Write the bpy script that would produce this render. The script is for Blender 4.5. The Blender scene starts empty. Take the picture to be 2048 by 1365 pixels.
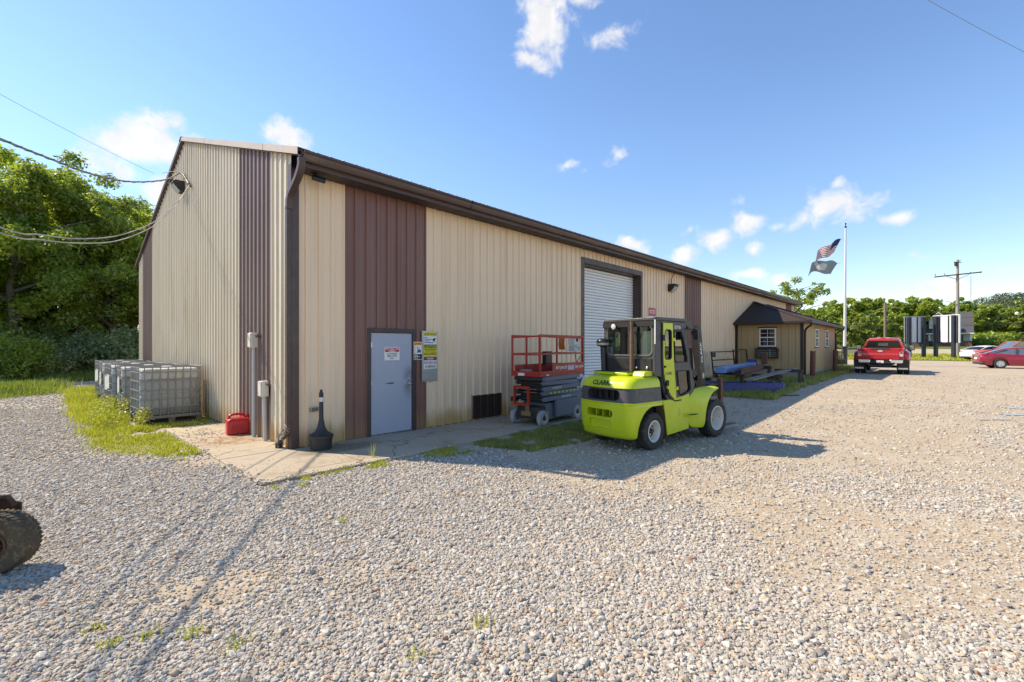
import bpy, bmesh, math, random
import numpy as np
from mathutils import Vector, Matrix
R = math.radians
random.seed(7); RNG = np.random.default_rng(11)
SC = bpy.context.scene
COL = SC.collection

# ---------------------------------------------------------------- camera
CAM_Z = 1.78
VIEW = R(43.35)                         # viewing direction, from +X towards +Y
cam = bpy.data.cameras.new('camera'); camo = bpy.data.objects.new('camera', cam); COL.objects.link(camo)
camo.location = (0, 0, CAM_Z); camo.rotation_euler = (R(90), 0, VIEW - R(90))
cam.sensor_width = 36; cam.lens = 16.163; cam.shift_y = 0.0051
cam.clip_start = 0.05; cam.clip_end = 4000
SC.camera = camo

# ---------------------------------------------------------------- light
SUN_EL = R(44.8); SUN_AZ = R(118)         # azimuth: angle from +X towards +Y
sun_dir = Vector((math.cos(SUN_EL)*math.cos(SUN_AZ), math.cos(SUN_EL)*math.sin(SUN_AZ), math.sin(SUN_EL)))
sl = bpy.data.lights.new('sun', 'SUN'); sl.energy = 3.2; sl.angle = R(0.55); sl.color = (1.0, 0.94, 0.84)
so = bpy.data.objects.new('sun', sl); COL.objects.link(so)
so.rotation_euler = sun_dir.to_track_quat('Z', 'Y').to_euler(); so.location = (-20, 30, 40)
SC.view_settings.view_transform = 'Standard'; SC.view_settings.look = 'None'
SC.view_settings.gamma = 1; SC.view_settings.use_curve_mapping = False
SC.view_settings.exposure = 1.08
SC.view_settings.use_white_balance = True; SC.view_settings.white_balance_temperature = 7800; SC.view_settings.white_balance_tint = 12
SC.cycles.max_bounces = 6; SC.cycles.transparent_max_bounces = 12
SC.cycles.caustics_reflective = False; SC.cycles.caustics_refractive = False

class NT:                                # small node-tree helper
    def __init__(s, tree): s.t = tree; s.n = tree.nodes; s.l = tree.links
    def add(s, typ, **kw):
        n = s.n.new(typ)
        for k, v in kw.items(): setattr(n, k, v)
        return n
    def link(s, a, b): s.l.new(a, b)
    def val(s, sock, v):
        if hasattr(v, 'is_linked') or isinstance(v, bpy.types.NodeSocket): s.l.new(v, sock)
        else: sock.default_value = v
    def math(s, op, a, b=0.0, c=None, clamp=False):
        n = s.n.new('ShaderNodeMath'); n.operation = op; n.use_clamp = clamp
        s.val(n.inputs[0], a); s.val(n.inputs[1], b)
        if c is not None: s.val(n.inputs[2], c)
        return n.outputs[0]
    def vmath(s, op, a, b=None):
        n = s.n.new('ShaderNodeVectorMath'); n.operation = op
        s.val(n.inputs[0], a)
        if b is not None: s.val(n.inputs[1], b)
        return n.outputs['Value'] if op in ('DOT_PRODUCT', 'LENGTH') else n.outputs[0]
    def mix(s, f, a, b, blend='MIX'):
        n = s.n.new('ShaderNodeMix'); n.data_type = 'RGBA'; n.blend_type = blend
        s.val(n.inputs[0], f); s.val(n.inputs[6], a if not isinstance(a, tuple) else (*a[:3], 1)); s.val(n.inputs[7], b if not isinstance(b, tuple) else (*b[:3], 1))
        return n.outputs[2]
    def noise(s, vec, scale, detail=4, rough=.55, dist=0.0):
        n = s.n.new('ShaderNodeTexNoise'); n.inputs['Scale'].default_value = scale
        n.inputs['Detail'].default_value = detail; n.inputs['Roughness'].default_value = rough
        n.inputs['Distortion'].default_value = dist
        if vec is not None: s.l.new(vec, n.inputs['Vector'])
        return n.outputs['Fac']
    def ramp(s, fac, lo, hi, a=0.0, b=1.0):
        n = s.n.new('ShaderNodeMapRange'); n.interpolation_type = 'SMOOTHSTEP'
        s.val(n.inputs[0], fac); n.inputs[1].default_value = lo; n.inputs[2].default_value = hi
        n.inputs[3].default_value = a; n.inputs[4].default_value = b
        return n.outputs[0]
    def scale(s, vec, sc):
        n = s.n.new('ShaderNodeVectorMath'); n.operation = 'MULTIPLY'; s.l.new(vec, n.inputs[0]); n.inputs[1].default_value = sc
        return n.outputs[0]

# ---------------------------------------------------------------- sky with fair-weather cumulus
def pix_dir(px, py):                     # direction of a place in the sky, from bearings measured in the photo
    t = (px - 1024) / 919.5; u = (693 - py) / 919.5
    c, s = math.cos(VIEW), math.sin(VIEW)
    return Vector((c + s*t, s - c*t, u)).normalized()
world = bpy.data.worlds.new('World'); SC.world = world; world.use_nodes = True
world.cycles.sampling_method = 'MANUAL'; world.cycles.sample_map_resolution = 256
w = NT(world.node_tree); w.n.clear()
sky = w.add('ShaderNodeTexSky', sky_type='NISHITA'); sky.sun_disc = False
sky.sun_elevation = SUN_EL; sky.sun_rotation = R(90) - SUN_AZ
sky.air_density = 1.0; sky.dust_density = 0.15; sky.ozone_density = 1.4; sky.altitude = 1200
tc = w.add('ShaderNodeTexCoord').outputs['Generated']
CLOUDS = [  # bearing, half sizes (radians), strength
    (1095, 45, .060, .085, 1.0), (1070, 118, .050, .022, .8), (1215, 82, .085, .030, .55), (1165, 5, .05, .02, .6), (1280, 62, .03, .03, .30),
    (305, 300, .085, .055, 1.05), (325, 252, .045, .030, .9), (250, 345, .07, .03, .85), (580, 275, .050, .042, 1.0), (330, 378, .05, .05, .9),
    (1140, 332, .034, .022, .55), (1228, 308, .03, .025, .55),
    (1680, 410, .085, .050, .85), (1672, 368, .03, .02, .8), (1800, 436, .045, .022, .6), (1615, 400, .03, .04, .5),
    (1490, 452, .040, .032, .95), (1425, 482, .055, .028, .8), (1505, 500, .03, .02, .6), (1378, 508, .035, .024, .85), (1550, 458, .03, .015, .5), (1490, 403, .025, .018, .5), (1375, 462, .025, .02, .5), (1270, 490, .05, .02, .8),
    (1500, 548, .045, .016, .72), (1572, 556, .026, .014, .68), (1862, 522, .035, .018, .45), (1880, 570, .045, .018, .72), (1920, 585, .035, .013, .62), (1830, 512, .016, .012, .5),
    (1968, 395, .02, .018, .35), (2020, 530, .05, .018, .5), (2010, 580, .06, .012, .45), (1955, 515, .025, .014, .35), (1640, 602, .04, .009, .4),
    # the same kind of clouds go on round the rest of the sky
    (-900, 250, .20, .07, .9), (-2500, 330, .25, .08, .9), (4200, 250, .20, .08, .9), (6500, 420, .25, .05, .9)]
def back(d): return Vector((-d.x, -d.y, d.z))
dirs = [(pix_dir(px, py), a, b, k) for px, py, a, b, k in CLOUDS]
dirs += [(back(pix_dir(px, py)), a, b, k) for px, py, a, b, k in ((300, 300, .2, .08, .9), (900, 420, .15, .05, .9), (1300, 250, .2, .09, .9), (1800, 380, .2, .06, .9))]
wob = w.add('ShaderNodeTexNoise'); wob.inputs['Scale'].default_value = 9; wob.inputs['Detail'].default_value = 3
w.link(tc, wob.inputs['Vector'])
warp = w.vmath('ADD', tc, w.scale(w.vmath('SUBTRACT', wob.outputs['Color'], (.5, .5, .5)), (.075, .075, .055)))
shape = None
for d, a, b, k in dirs:
    rt = Vector((d.y, -d.x, 0)).normalized(); up = rt.cross(d)
    mp = w.add('ShaderNodeMapping', vector_type='TEXTURE'); mp.inputs['Location'].default_value = d
    mp.inputs['Rotation'].default_value = Matrix((rt, d, up)).transposed().to_euler('XYZ'); mp.inputs['Scale'].default_value = (a*1.25, .5, b*1.25)
    w.link(warp, mp.inputs['Vector']); gr_ = w.add('ShaderNodeTexGradient', gradient_type='SPHERICAL'); w.link(mp.outputs[0], gr_.inputs[0])
    m = w.math('MULTIPLY', gr_.outputs['Fac'], k*1.25)
    shape = m if shape is None else w.math('MAXIMUM', shape, m)
fine = w.noise(tc, 26, 6, .62, .4); puff = w.noise(w.scale(tc, (1, 1, 1.5)), 11, 3, .6, .2)
dens = w.math('ADD', shape, w.math('MULTIPLY_ADD', fine, 1.3, w.math('MULTIPLY', puff, .75)))
dens = w.math('SUBTRACT', dens, 1.32)
dens = w.math('MULTIPLY', w.ramp(dens, 0.0, .62), w.ramp(shape, .0, .12))
shade = w.ramp(w.noise(w.vmath('ADD', tc, tuple(sun_dir * .03)), 20, 3, .6), .35, .7)
ccol = w.mix(shade, (2.75, 3.05, 3.5), (3.2, 3.45, 3.85))
hsv = w.add('ShaderNodeHueSaturation'); hsv.inputs['Saturation'].default_value = 1.19; hsv.inputs['Value'].default_value = 0.95
hsv.inputs['Hue'].default_value = .504; w.link(sky.outputs[0], hsv.inputs['Color'])
elev = w.add('ShaderNodeSeparateXYZ'); w.link(tc, elev.inputs[0])
clear = w.vmath('MULTIPLY', hsv.outputs[0], w.ramp(elev.outputs[2], -.02, .42, .74, 1.0))
bg = w.add('ShaderNodeBackground'); bg.inputs['Strength'].default_value = 0.15
w.link(w.mix(w.math('MULTIPLY', dens, .9), clear, ccol), bg.inputs['Color'])
w.link(bg.outputs[0], w.add('ShaderNodeOutputWorld').inputs[0])

# ---------------------------------------------------------------- materials
MATS = {}
def newmat(name):
    m = bpy.data.materials.new(name); m.use_nodes = True; m.node_tree.nodes.clear()
    n = NT(m.node_tree); b = n.add('ShaderNodeBsdfPrincipled'); o = n.add('ShaderNodeOutputMaterial')
    n.link(b.outputs[0], o.inputs[0]); MATS[name] = m
    return m, n, b
def bump(n, b, h, strength=.3, dist=.01):
    k = n.add('ShaderNodeBump'); k.inputs['Strength'].default_value = strength; k.inputs['Distance'].default_value = dist
    n.link(h, k.inputs['Height']); n.link(k.outputs[0], b.inputs['Normal'])
def wpos(n): return n.add('ShaderNodeNewGeometry').outputs['Position']
def opos(n): return n.add('ShaderNodeTexCoord').outputs['Object']
def M(name, col, rough=.55, metal=0.0, var=.12, vs=4.0, bmp=0.0, bs=60, spec=.5, coat=0, col2=None, thr=(.45, .7), world_co=False, stretch=(1, 1, 1)):
    """paint / metal / plastic: base colour with uneven tone, optional second colour in patches (rust, dirt), optional fine relief"""
    if name in MATS: return MATS[name]
    m, n, b = newmat(name)
    p = n.scale(wpos(n) if world_co else opos(n), stretch)
    f = n.noise(p, vs, 5, .6)
    c = n.mix(f, tuple(x*(1-var) for x in col), tuple(min(1, x*(1+var)) for x in col))
    if col2: c = n.mix(n.ramp(n.noise(p, vs*1.9, 7, .68), *thr), c, col2)
    n.link(c, b.inputs['Base Color'])
    b.inputs['Roughness'].default_value = rough; b.inputs['Metallic'].default_value = metal
    b.inputs['Specular IOR Level'].default_value = spec; b.inputs['Coat Weight'].default_value = coat
    if rough > .2:
        n.link(n.ramp(n.noise(p, vs*3, 3), .3, .7, max(.05, rough-.1), min(1, rough+.1)), b.inputs['Roughness'])
    if bmp: bump(n, b, n.noise(p, bs, 4), bmp, .006)
    return m
def glass(name, tint=(.5, .55, .55), rough=.02, alpha=.35):
    """window glass: mirror-like coat over a tinted see-through pane"""
    m = bpy.data.materials.new(name); m.use_nodes = True; m.node_tree.nodes.clear(); n = NT(m.node_tree); MATS[name] = m
    tr = n.add('ShaderNodeBsdfTransparent'); tr.inputs[0].default_value = (*tint, 1)
    gl = n.add('ShaderNodeBsdfGlossy'); gl.inputs['Roughness'].default_value = rough; gl.inputs[0].default_value = (.9, .95, .95, 1)
    fr = n.add('ShaderNodeFresnel'); fr.inputs[0].default_value = 1.5
    mx = n.add('ShaderNodeMixShader'); n.link(n.math('MULTIPLY_ADD', fr.outputs[0], 1.0, .06, clamp=True), mx.inputs[0])
    n.link(tr.outputs[0], mx.inputs[1]); n.link(gl.outputs[0], mx.inputs[2])
    n.link(mx.outputs[0], n.add('ShaderNodeOutputMaterial').inputs[0])
    return m
def leafmat(name, c1, c2, trans=.45, vs=.5, spread=.28):
    m = bpy.data.materials.new(name); m.use_nodes = True; m.node_tree.nodes.clear(); n = NT(m.node_tree); MATS[name] = m
    p = wpos(n); f = n.ramp(n.noise(p, vs, 4, .6), .3, .7)
    at = n.add('ShaderNodeAttribute'); at.attribute_name = 'tone'
    rnd = n.add('ShaderNodeObjectInfo').outputs['Random']
    f = n.math('ADD', n.math('MULTIPLY', f, .45), n.math('MULTIPLY_ADD', at.outputs['Fac'], .4, n.math('MULTIPLY', rnd, spread)), clamp=True)
    c = n.mix(f, c1, c2)
    d = n.add('ShaderNodeBsdfDiffuse'); t = n.add('ShaderNodeBsdfTranslucent'); g = n.add('ShaderNodeBsdfGlossy'); g.inputs['Roughness'].default_value = .45
    n.link(c, d.inputs[0]); n.link(n.mix(.35, c, (.42, .5, .04)), t.inputs[0])
    a = n.add('ShaderNodeMixShader'); a.inputs[0].default_value = trans; n.link(d.outputs[0], a.inputs[1]); n.link(t.outputs[0], a.inputs[2])
    e = n.add('ShaderNodeMixShader'); e.inputs[0].default_value = .05; n.link(a.outputs[0], e.inputs[1]); n.link(g.outputs[0], e.inputs[2])
    n.link(e.outputs[0], n.add('ShaderNodeOutputMaterial').inputs[0])
    return m

# ---------------------------------------------------------------- mesh building
class MB:
    def __init__(s): s.v = []; s.f = []; s.mi = []; s.cur = 0
    def add(s, vs, fs):
        o = len(s.v); s.v += [tuple(p) for p in vs]
        for f in fs: s.f.append(tuple(i+o for i in f)); s.mi.append(s.cur)
        return s
    def box(s, x0, x1, y0, y1, z0, z1):
        return s.add([(x0,y0,z0),(x1,y0,z0),(x1,y1,z0),(x0,y1,z0),(x0,y0,z1),(x1,y0,z1),(x1,y1,z1),(x0,y1,z1)],
                     [(0,3,2,1),(4,5,6,7),(0,1,5,4),(1,2,6,5),(2,3,7,6),(3,0,4,7)])
    def obox(s, c, ax, size):            # oriented box: centre, (ux,uy,uz), full sizes
        c = Vector(c); u = [Vector(a).normalized()*(k/2) for a, k in zip(ax, size)]
        vs = [c + sx*u[0] + sy*u[1] + sz*u[2] for sz in (-1, 1) for sx, sy in ((-1,-1),(1,-1),(1,1),(-1,1))]
        return s.add(vs, [(0,3,2,1),(4,5,6,7),(0,1,5,4),(1,2,6,5),(2,3,7,6),(3,0,4,7)])
    def beam(s, p0, p1, w, h, up=(0, 0, 1)):  # rectangular bar between two points
        p0 = Vector(p0); p1 = Vector(p1); d = (p1-p0); L = d.length; d.normalize(); up = Vector(up)
        if abs(d.dot(up)) > .98: up = Vector((1, 0, 0))
        sd = d.cross(up).normalized(); u2 = sd.cross(d)
        return s.obox((p0+p1)/2, (d, sd, u2), (L, w, h))
    def cyl(s, p0, p1, r0, r1=None, n=12, cap=True):
        r1 = r0 if r1 is None else r1
        p0 = Vector(p0); p1 = Vector(p1); d = (p1-p0).normalized(); a = d.orthogonal().normalized(); b = d.cross(a)
        vs = []
        for p, r in ((p0, r0), (p1, r1)):
            for i in range(n):
                t = 2*math.pi*i/n; vs.append(p + a*(r*math.cos(t)) + b*(r*math.sin(t)))
        fs = [(i, (i+1) % n, n+(i+1) % n, n+i) for i in range(n)]
        if cap: fs += [tuple(range(n-1, -1, -1)), tuple(range(n, 2*n))]
        return s.add(vs, fs)
    def tube(s, pts, r, n=8, cap=True):
        pts = [Vector(p) for p in pts]; vs = []; rs = r if isinstance(r, (list, tuple)) else [r]*len(pts)
        ref = None
        for i, p in enumerate(pts):
            d = (pts[min(i+1, len(pts)-1)] - pts[max(i-1, 0)]).normalized()
            a = d.orthogonal().normalized() if ref is None else (ref - d*ref.dot(d)).normalized()
            ref = a; b = d.cross(a)
            for k in range(n):
                t = 2*math.pi*k/n; vs.append(p + a*(rs[i]*math.cos(t)) + b*(rs[i]*math.sin(t)))
        fs = [(i*n+k, i*n+(k+1) % n, (i+1)*n+(k+1) % n, (i+1)*n+k) for i in range(len(pts)-1) for k in range(n)]
        if cap: fs += [tuple(range(n-1, -1, -1)), tuple(range((len(pts)-1)*n, len(pts)*n))]
        return s.add(vs, fs)
    def prism(s, poly, a, b, axis='y'):  # polygon in the two other axes, swept from a to b
        n = len(poly)
        def P(u, v, t): return {'x': (t, u, v), 'y': (u, t, v), 'z': (u, v, t)}[axis]
        vs = [P(u, v, a) for u, v in poly] + [P(u, v, b) for u, v in poly]
        return s.add(vs, [tuple(range(n)), tuple(range(2*n-1, n-1, -1))] + [(i, n+i, n+(i+1) % n, (i+1) % n) for i in range(n)])
    def lathe(s, prof, c=(0, 0, 0), axis=(0, 0, 1), n=24, cap=True):   # prof: (radius, height)
        ax = Vector(axis).normalized(); a = ax.orthogonal().normalized(); b = ax.cross(a); c = Vector(c); vs = []
        for r, h in prof:
            for k in range(n):
                t = 2*math.pi*k/n; vs.append(c + ax*h + a*(r*math.cos(t)) + b*(r*math.sin(t)))
        fs = [(i*n+k, i*n+(k+1) % n, (i+1)*n+(k+1) % n, (i+1)*n+k) for i in range(len(prof)-1) for k in range(n)]
        if cap and prof[0][0] > 1e-4: fs.append(tuple(range(n-1, -1, -1)))
        if cap and prof[-1][0] > 1e-4: fs.append(tuple(range((len(prof)-1)*n, len(prof)*n)))
        return s.add(vs, fs)
    def grid(s, rows):                   # rows of points -> quads
        n = len(rows[0]); vs = [p for r in rows for p in r]
        return s.add(vs, [(i*n+k, i*n+k+1, (i+1)*n+k+1, (i+1)*n+k) for i in range(len(rows)-1) for k in range(n-1)])
    def mesh(s, name, mats, smooth=None, fix=True):
        me = bpy.data.meshes.new(name); me.from_pydata(s.v, [], s.f); me.update()
        for m in (mats if isinstance(mats, (list, tuple)) else [mats]): me.materials.append(m)
        if any(s.mi): me.polygons.foreach_set('material_index', s.mi)
        if fix:
            bm = bmesh.new(); bm.from_mesh(me)
            bmesh.ops.remove_doubles(bm, verts=bm.verts, dist=1e-5); bmesh.ops.recalc_face_normals(bm, faces=bm.faces); bm.to_mesh(me); bm.free()
        if smooth is not None:
            me.polygons.foreach_set('use_smooth', [True]*len(me.polygons)); me.set_sharp_from_angle(angle=R(smooth))
        return me
    def build(s, name, mats, parent=None, smooth=None, bevel=0, seg=2, loc=None, fix=True):
        o = bpy.data.objects.new(name, s.mesh(name, mats, smooth, fix)); COL.objects.link(o)
        if loc: o.location = loc
        if parent is not None: o.parent = parent
        if bevel:
            b = o.modifiers.new('bevel', 'BEVEL'); b.width = bevel; b.segments = seg; b.limit_method = 'ANGLE'; b.angle_limit = R(40)
            b.harden_normals = False
            if smooth is None:
                o.data.polygons.foreach_set('use_smooth', [True]*len(o.data.polygons)); o.data.set_sharp_from_angle(angle=R(60))
        return o
def tag(o, label, cat, group=None):
    o['label'] = label; o['category'] = cat
    if group: o['group'] = group
    return o
def thing(name, label, cat, loc=(0, 0, 0), rz=0, group=None):
    o = bpy.data.objects.new(name, None); COL.objects.link(o); o.location = loc; o.rotation_euler = (0, 0, rz); o.empty_display_size = .3
    return tag(o, label, cat, group)
def struct(o, kind='structure'): o['kind'] = kind; return o
def inst(name, me, parent=None, loc=(0, 0, 0), rot=(0, 0, 0), scale=(1, 1, 1)):
    o = bpy.data.objects.new(name, me); COL.objects.link(o); o.location = loc; o.rotation_euler = rot; o.scale = scale
    if parent is not None: o.parent = parent
    return o
def copy_tree(o, parent=None):
    c = o.copy(); COL.objects.link(c); c.parent = parent
    for ch in list(o.children): copy_tree(ch, c)
    return c
def lettering(body, o, right, up, w, h, mat, parent, name='lettering', spacing=1.0, shear=0.0, lift=.003, bold=0.0, align='C'):
    """flat printed letters fitted into a w x h field centred on o (right/up unit vectors)"""
    cu = bpy.data.curves.new('t', 'FONT'); cu.body = body; cu.space_character = spacing; cu.shear = shear; cu.offset = bold
    cu.align_x = 'CENTER'; cu.resolution_u = 3; cu.space_line = .95
    ob = bpy.data.objects.new('t', cu); me = bpy.data.meshes.new_from_object(ob)
    bpy.data.objects.remove(ob); bpy.data.curves.remove(cu)
    co = np.empty(len(me.vertices)*3); me.vertices.foreach_get('co', co); co = co.reshape(-1, 3)
    lo, hi = co.min(0), co.max(0); c = (lo+hi)/2
    sx = w/(hi[0]-lo[0]); sy = h/(hi[1]-lo[1])
    rt = np.array(right, float); uv = np.array(up, float); nn = np.cross(rt, uv)
    out = np.array(o, float) + np.outer((co[:, 0]-c[0])*sx, rt) + np.outer((co[:, 1]-c[1])*sy, uv) + nn*lift
    me.vertices.foreach_set('co', out.ravel()); me.materials.clear(); me.materials.append(mat); me.name = name; me.update()
    ob = bpy.data.objects.new(name, me); COL.objects.link(ob); ob.parent = parent
    return ob
def smoothstep(a, b, x):
    t = np.clip((x-a)/(b-a), 0, 1); return t*t*(3-2*t)
def gz(x, y=0):                          # the lot rises gently towards the road
    x = np.asarray(x, float)
    return .25*smoothstep(9, 24, x) + .35*smoothstep(48, 84, x) + 1.1*smoothstep(84, 125, x)
def G(x, y=0): return float(gz(x, y))
# ================================================================ SETTING
def vnoise(x, y, sc, seed=0, oct=4):
    x = np.asarray(x, float); y = np.asarray(y, float); out = 0; amp = 1; tot = 0
    for o in range(oct):
        r = np.random.default_rng(seed+o).random((64, 64)); u = x*sc; v = y*sc
        i = np.floor(u).astype(int); j = np.floor(v).astype(int); a = u-i; b = v-j; a = a*a*(3-2*a); b = b*b*(3-2*b)
        g = lambda p, q: r[p % 64, q % 64]
        out = out + amp*((g(i, j)*(1-a)+g(i+1, j)*a)*(1-b) + (g(i, j+1)*(1-a)+g(i+1, j+1)*a)*b); tot += amp; amp *= .55; sc *= 2.07
    return out/tot
def fines(x, y):                         # where sand and stone dust show between the stones
    n = vnoise(x, y*.9+x*.25, .55, 3, 5)
    base = .62*smoothstep(2.6, 5.5, x - .15*y) + .25*smoothstep(9, 18, x)
    return np.clip(smoothstep(.56, .84, n + base*.60), 0, 1)
def slab_zone(x, y):
    return ((x > 2.02) & (x < 11.6) & (y > 6.28) & (y < 8.2)) | ((x > 2.02) & (x < 3.3) & (y > 8) & (y < 12.2)) | ((x > 3.05) & (y > 8.05))
def left_strip(x, y):                    # the weedy strip beside the totes
    lo = 1.95 - 1.1*smoothstep(8.2, 10.6, y) + .25*(vnoise(x*0, y, .8, 21, 3)-.5) + .25*smoothstep(14, 24, y)
    hi = 2.05 + 1.0*smoothstep(11.4, 12.6, y)
    return (y > 8.15) & (y < 25) & (x > lo) & (x < hi)
def mid_patch(x, y):                     # grass between the walk and the forklift
    e = .35*(vnoise(x, y, 1.1, 33, 3)-.5)
    a = (x > 5.4+e+.6*(6.2-y)*.5) & (x < 11.2) & (y < 6.3) & (y > 4.95 + e - .15*(x-6.5) - .9*smoothstep(9, 11, x)*0) & (y > 4.6)
    return a
def verge_patch(x, y):                   # thin grass along the walk's front edge
    e = .3*(vnoise(x, y, 1.6, 44, 3)-.5)
    return (x > 2.5) & (x < 5.2) & (y < 6.30) & (y > 6.1 - .12*(x-2.5) + e)
def office_patch(x, y):
    e = .8*(vnoise(x, y, .6, 55, 3)-.5)
    a = (x > 15.8) & (x < 24.8+e) & (y > 3.85+e*.5) & (y < 7.9)
    b = (x >= 24.0) & (x < 36) & (y > 4.0 + e*.5) & (y < 5.0)
    return a | b

def gravel_ground_material():
    m, n, b = newmat('gravel'); p = wpos(n)
    at = n.add('ShaderNodeAttribute'); at.attribute_name = 'fines'; fn = at.outputs['Fac']
    v = n.add('ShaderNodeTexVoronoi'); v.inputs['Scale'].default_value = 46; n.link(p, v.inputs['Vector'])
    v2 = n.add('ShaderNodeTexVoronoi'); v2.inputs['Scale'].default_value = 95; n.link(p, v2.inputs['Vector'])
    sep = n.add('ShaderNodeSeparateColor'); n.link(v.outputs['Color'], sep.inputs[0])
    stone = n.mix(sep.outputs[0], (.30, .275, .235), (.53, .50, .445))
    stone = n.mix(n.ramp(sep.outputs[1], .72, .95), stone, (.46, .35, .23))
    stone = n.mix(n.ramp(sep.outputs[2], .86, .99), stone, (.16, .15, .15))
    sand = n.mix(n.noise(p, 60, 5, .7), (.33, .25, .165), (.50, .405, .285))
    sand = n.mix(n.ramp(n.noise(p, 1.3, 5, .65), .45, .7, 0, .75), sand, (.50, .44, .35))
    sand = n.mix(n.ramp(n.noise(n.scale(p, (1, 1, 1)), 7, 6, .75), .52, .70, 0, .6), sand, (.27, .215, .15))
    sand = n.mix(n.math('MULTIPLY', n.ramp(sep.outputs[0], .78, .9), .8), sand, (.55, .52, .46))
    edge = n.math('ADD', fn, n.math('MULTIPLY', n.math('SUBTRACT', sep.outputs[1], .5), .55))
    f = n.ramp(edge, .38, .62)
    c = n.mix(f, stone, sand)
    c = n.mix(n.ramp(n.noise(p, .35, 4, .6), .35, .75, 0, .35), c, (.36, .315, .25))
    n.link(c, b.inputs['Base Color']); b.inputs['Roughness'].default_value = .93; b.inputs['Specular IOR Level'].default_value = .2
    h = n.math('MULTIPLY', n.math('SUBTRACT', 1.0, v.outputs['Distance']), n.math('MULTIPLY_ADD', f, -.75, 1.0))
    h = n.math('ADD', h, n.math('MULTIPLY', v2.outputs['Distance'], -.3))
    bump(n, b, n.math('ADD', h, n.math('MULTIPLY', n.noise(p, 9, 5, .7), .5)), .9, .012)
    return m
def axis_lines(lo, hi, step, far):
    a = list(np.arange(lo, hi+1e-6, step)); g = step; x = lo
    left = []
    while x > -far: g *= 1.45; x -= g; left.append(x)
    g = step; x = hi; right = []
    while x < far: g *= 1.45; x += g; right.append(x)
    return np.array(left[::-1]+a+right)
def sheet(name, xs, ys, zf, mat, attr=None):
    X, Y = np.meshgrid(xs, ys, indexing='ij'); Z = zf(X, Y)
    v = np.stack([X.ravel(), Y.ravel(), Z.ravel()], 1); nx, ny = len(xs), len(ys)
    i = np.arange(nx-1)[:, None]*ny + np.arange(ny-1)[None, :]
    f = np.stack([i, i+ny, i+ny+1, i+1], -1).reshape(-1, 4)
    me = bpy.data.meshes.new(name); me.from_pydata(v.tolist(), [], f.tolist()); me.materials.append(mat)
    if attr:
        a = me.attributes.new(attr[0], 'FLOAT', 'POINT'); a.data.foreach_set('value', attr[1](v[:, 0], v[:, 1]).astype(np.float32))
    me.polygons.foreach_set('use_smooth', [True]*len(me.polygons)); me.update()
    o = bpy.data.objects.new(name, me); COL.objects.link(o); return o
xs = axis_lines(-6, 36, .28, 1800); ys = axis_lines(-10, 27, .28, 1800)
ground = struct(sheet('ground', xs, ys, lambda X, Y: gz(X), gravel_ground_material(), ('fines', fines)))

def grass_ground(name, c1, c2, c3):
    m, n, b = newmat(name); p = wpos(n)
    c = n.mix(n.noise(p, 3, 6, .7), c1, c2); c = n.mix(n.ramp(n.noise(p, .4, 5, .65), .45, .7), c, c3)
    n.link(c, b.inputs['Base Color']); b.inputs['Roughness'].default_value = .95; b.inputs['Specular IOR Level'].default_value = .1
    bump(n, b, n.noise(p, 25, 5, .7), 1.0, .05); return m
LAWN = grass_ground('mown_grass', (.075, .12, .025), (.13, .17, .04), (.17, .165, .065))
FIELD = grass_ground('rough_grass', (.06, .10, .022), (.11, .15, .035), (.14, .14, .05))
gx = np.concatenate([np.linspace(61, 86.2, 26)]); gy = axis_lines(-60, 60, 6, 700)
struct(sheet('lawn', gx, gy, lambda X, Y: gz(X)+.012, LAWN))
gx = np.concatenate([np.linspace(92.5, 130, 20), np.linspace(140, 900, 12)])
struct(sheet('lawn', gx, gy, lambda X, Y: gz(X)+.012, LAWN))
ASPH = M('road_asphalt', (.34, .335, .325), .9, var=.1, vs=.6, world_co=True, bmp=.3, bs=30)
struct(sheet('road', np.linspace(86.0, 92.7, 8), gy, lambda X, Y: gz(X)+.02, ASPH))
LINEY = M('road_paint_yellow', (.6, .42, .06), .7)
struct(sheet('road_line', np.linspace(89.2, 89.35, 2), gy, lambda X, Y: gz(X)+.026, LINEY))
def field_edge(Y): return .1 + .55*np.sin(Y*.31) + .10*(Y-24)
fy = np.concatenate([np.linspace(23.6, 44, 60), np.linspace(46, 700, 26)]); 
X = np.concatenate([-np.geomspace(700, .4, 40), [0]])
def field_sheet():
    vs = []; fs = []
    for j, y in enumerate(fy):
        for i, x in enumerate(X): vs.append((x + float(field_edge(min(y, 40))), float(y), .006))
    n = len(X)
    fs = [(j*n+i, j*n+i+1, (j+1)*n+i+1, (j+1)*n+i) for j in range(len(fy)-1) for i in range(n-1)]
    me = bpy.data.meshes.new('field'); me.from_pydata(vs, [], fs); me.materials.append(FIELD)
    o = bpy.data.objects.new('field', me); COL.objects.link(o); return o
struct(field_sheet())
struct(sheet('field', np.linspace(3.4, 60, 20), np.linspace(25.2, 500, 30), lambda X, Y: gz(X)+.01, FIELD))

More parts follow.
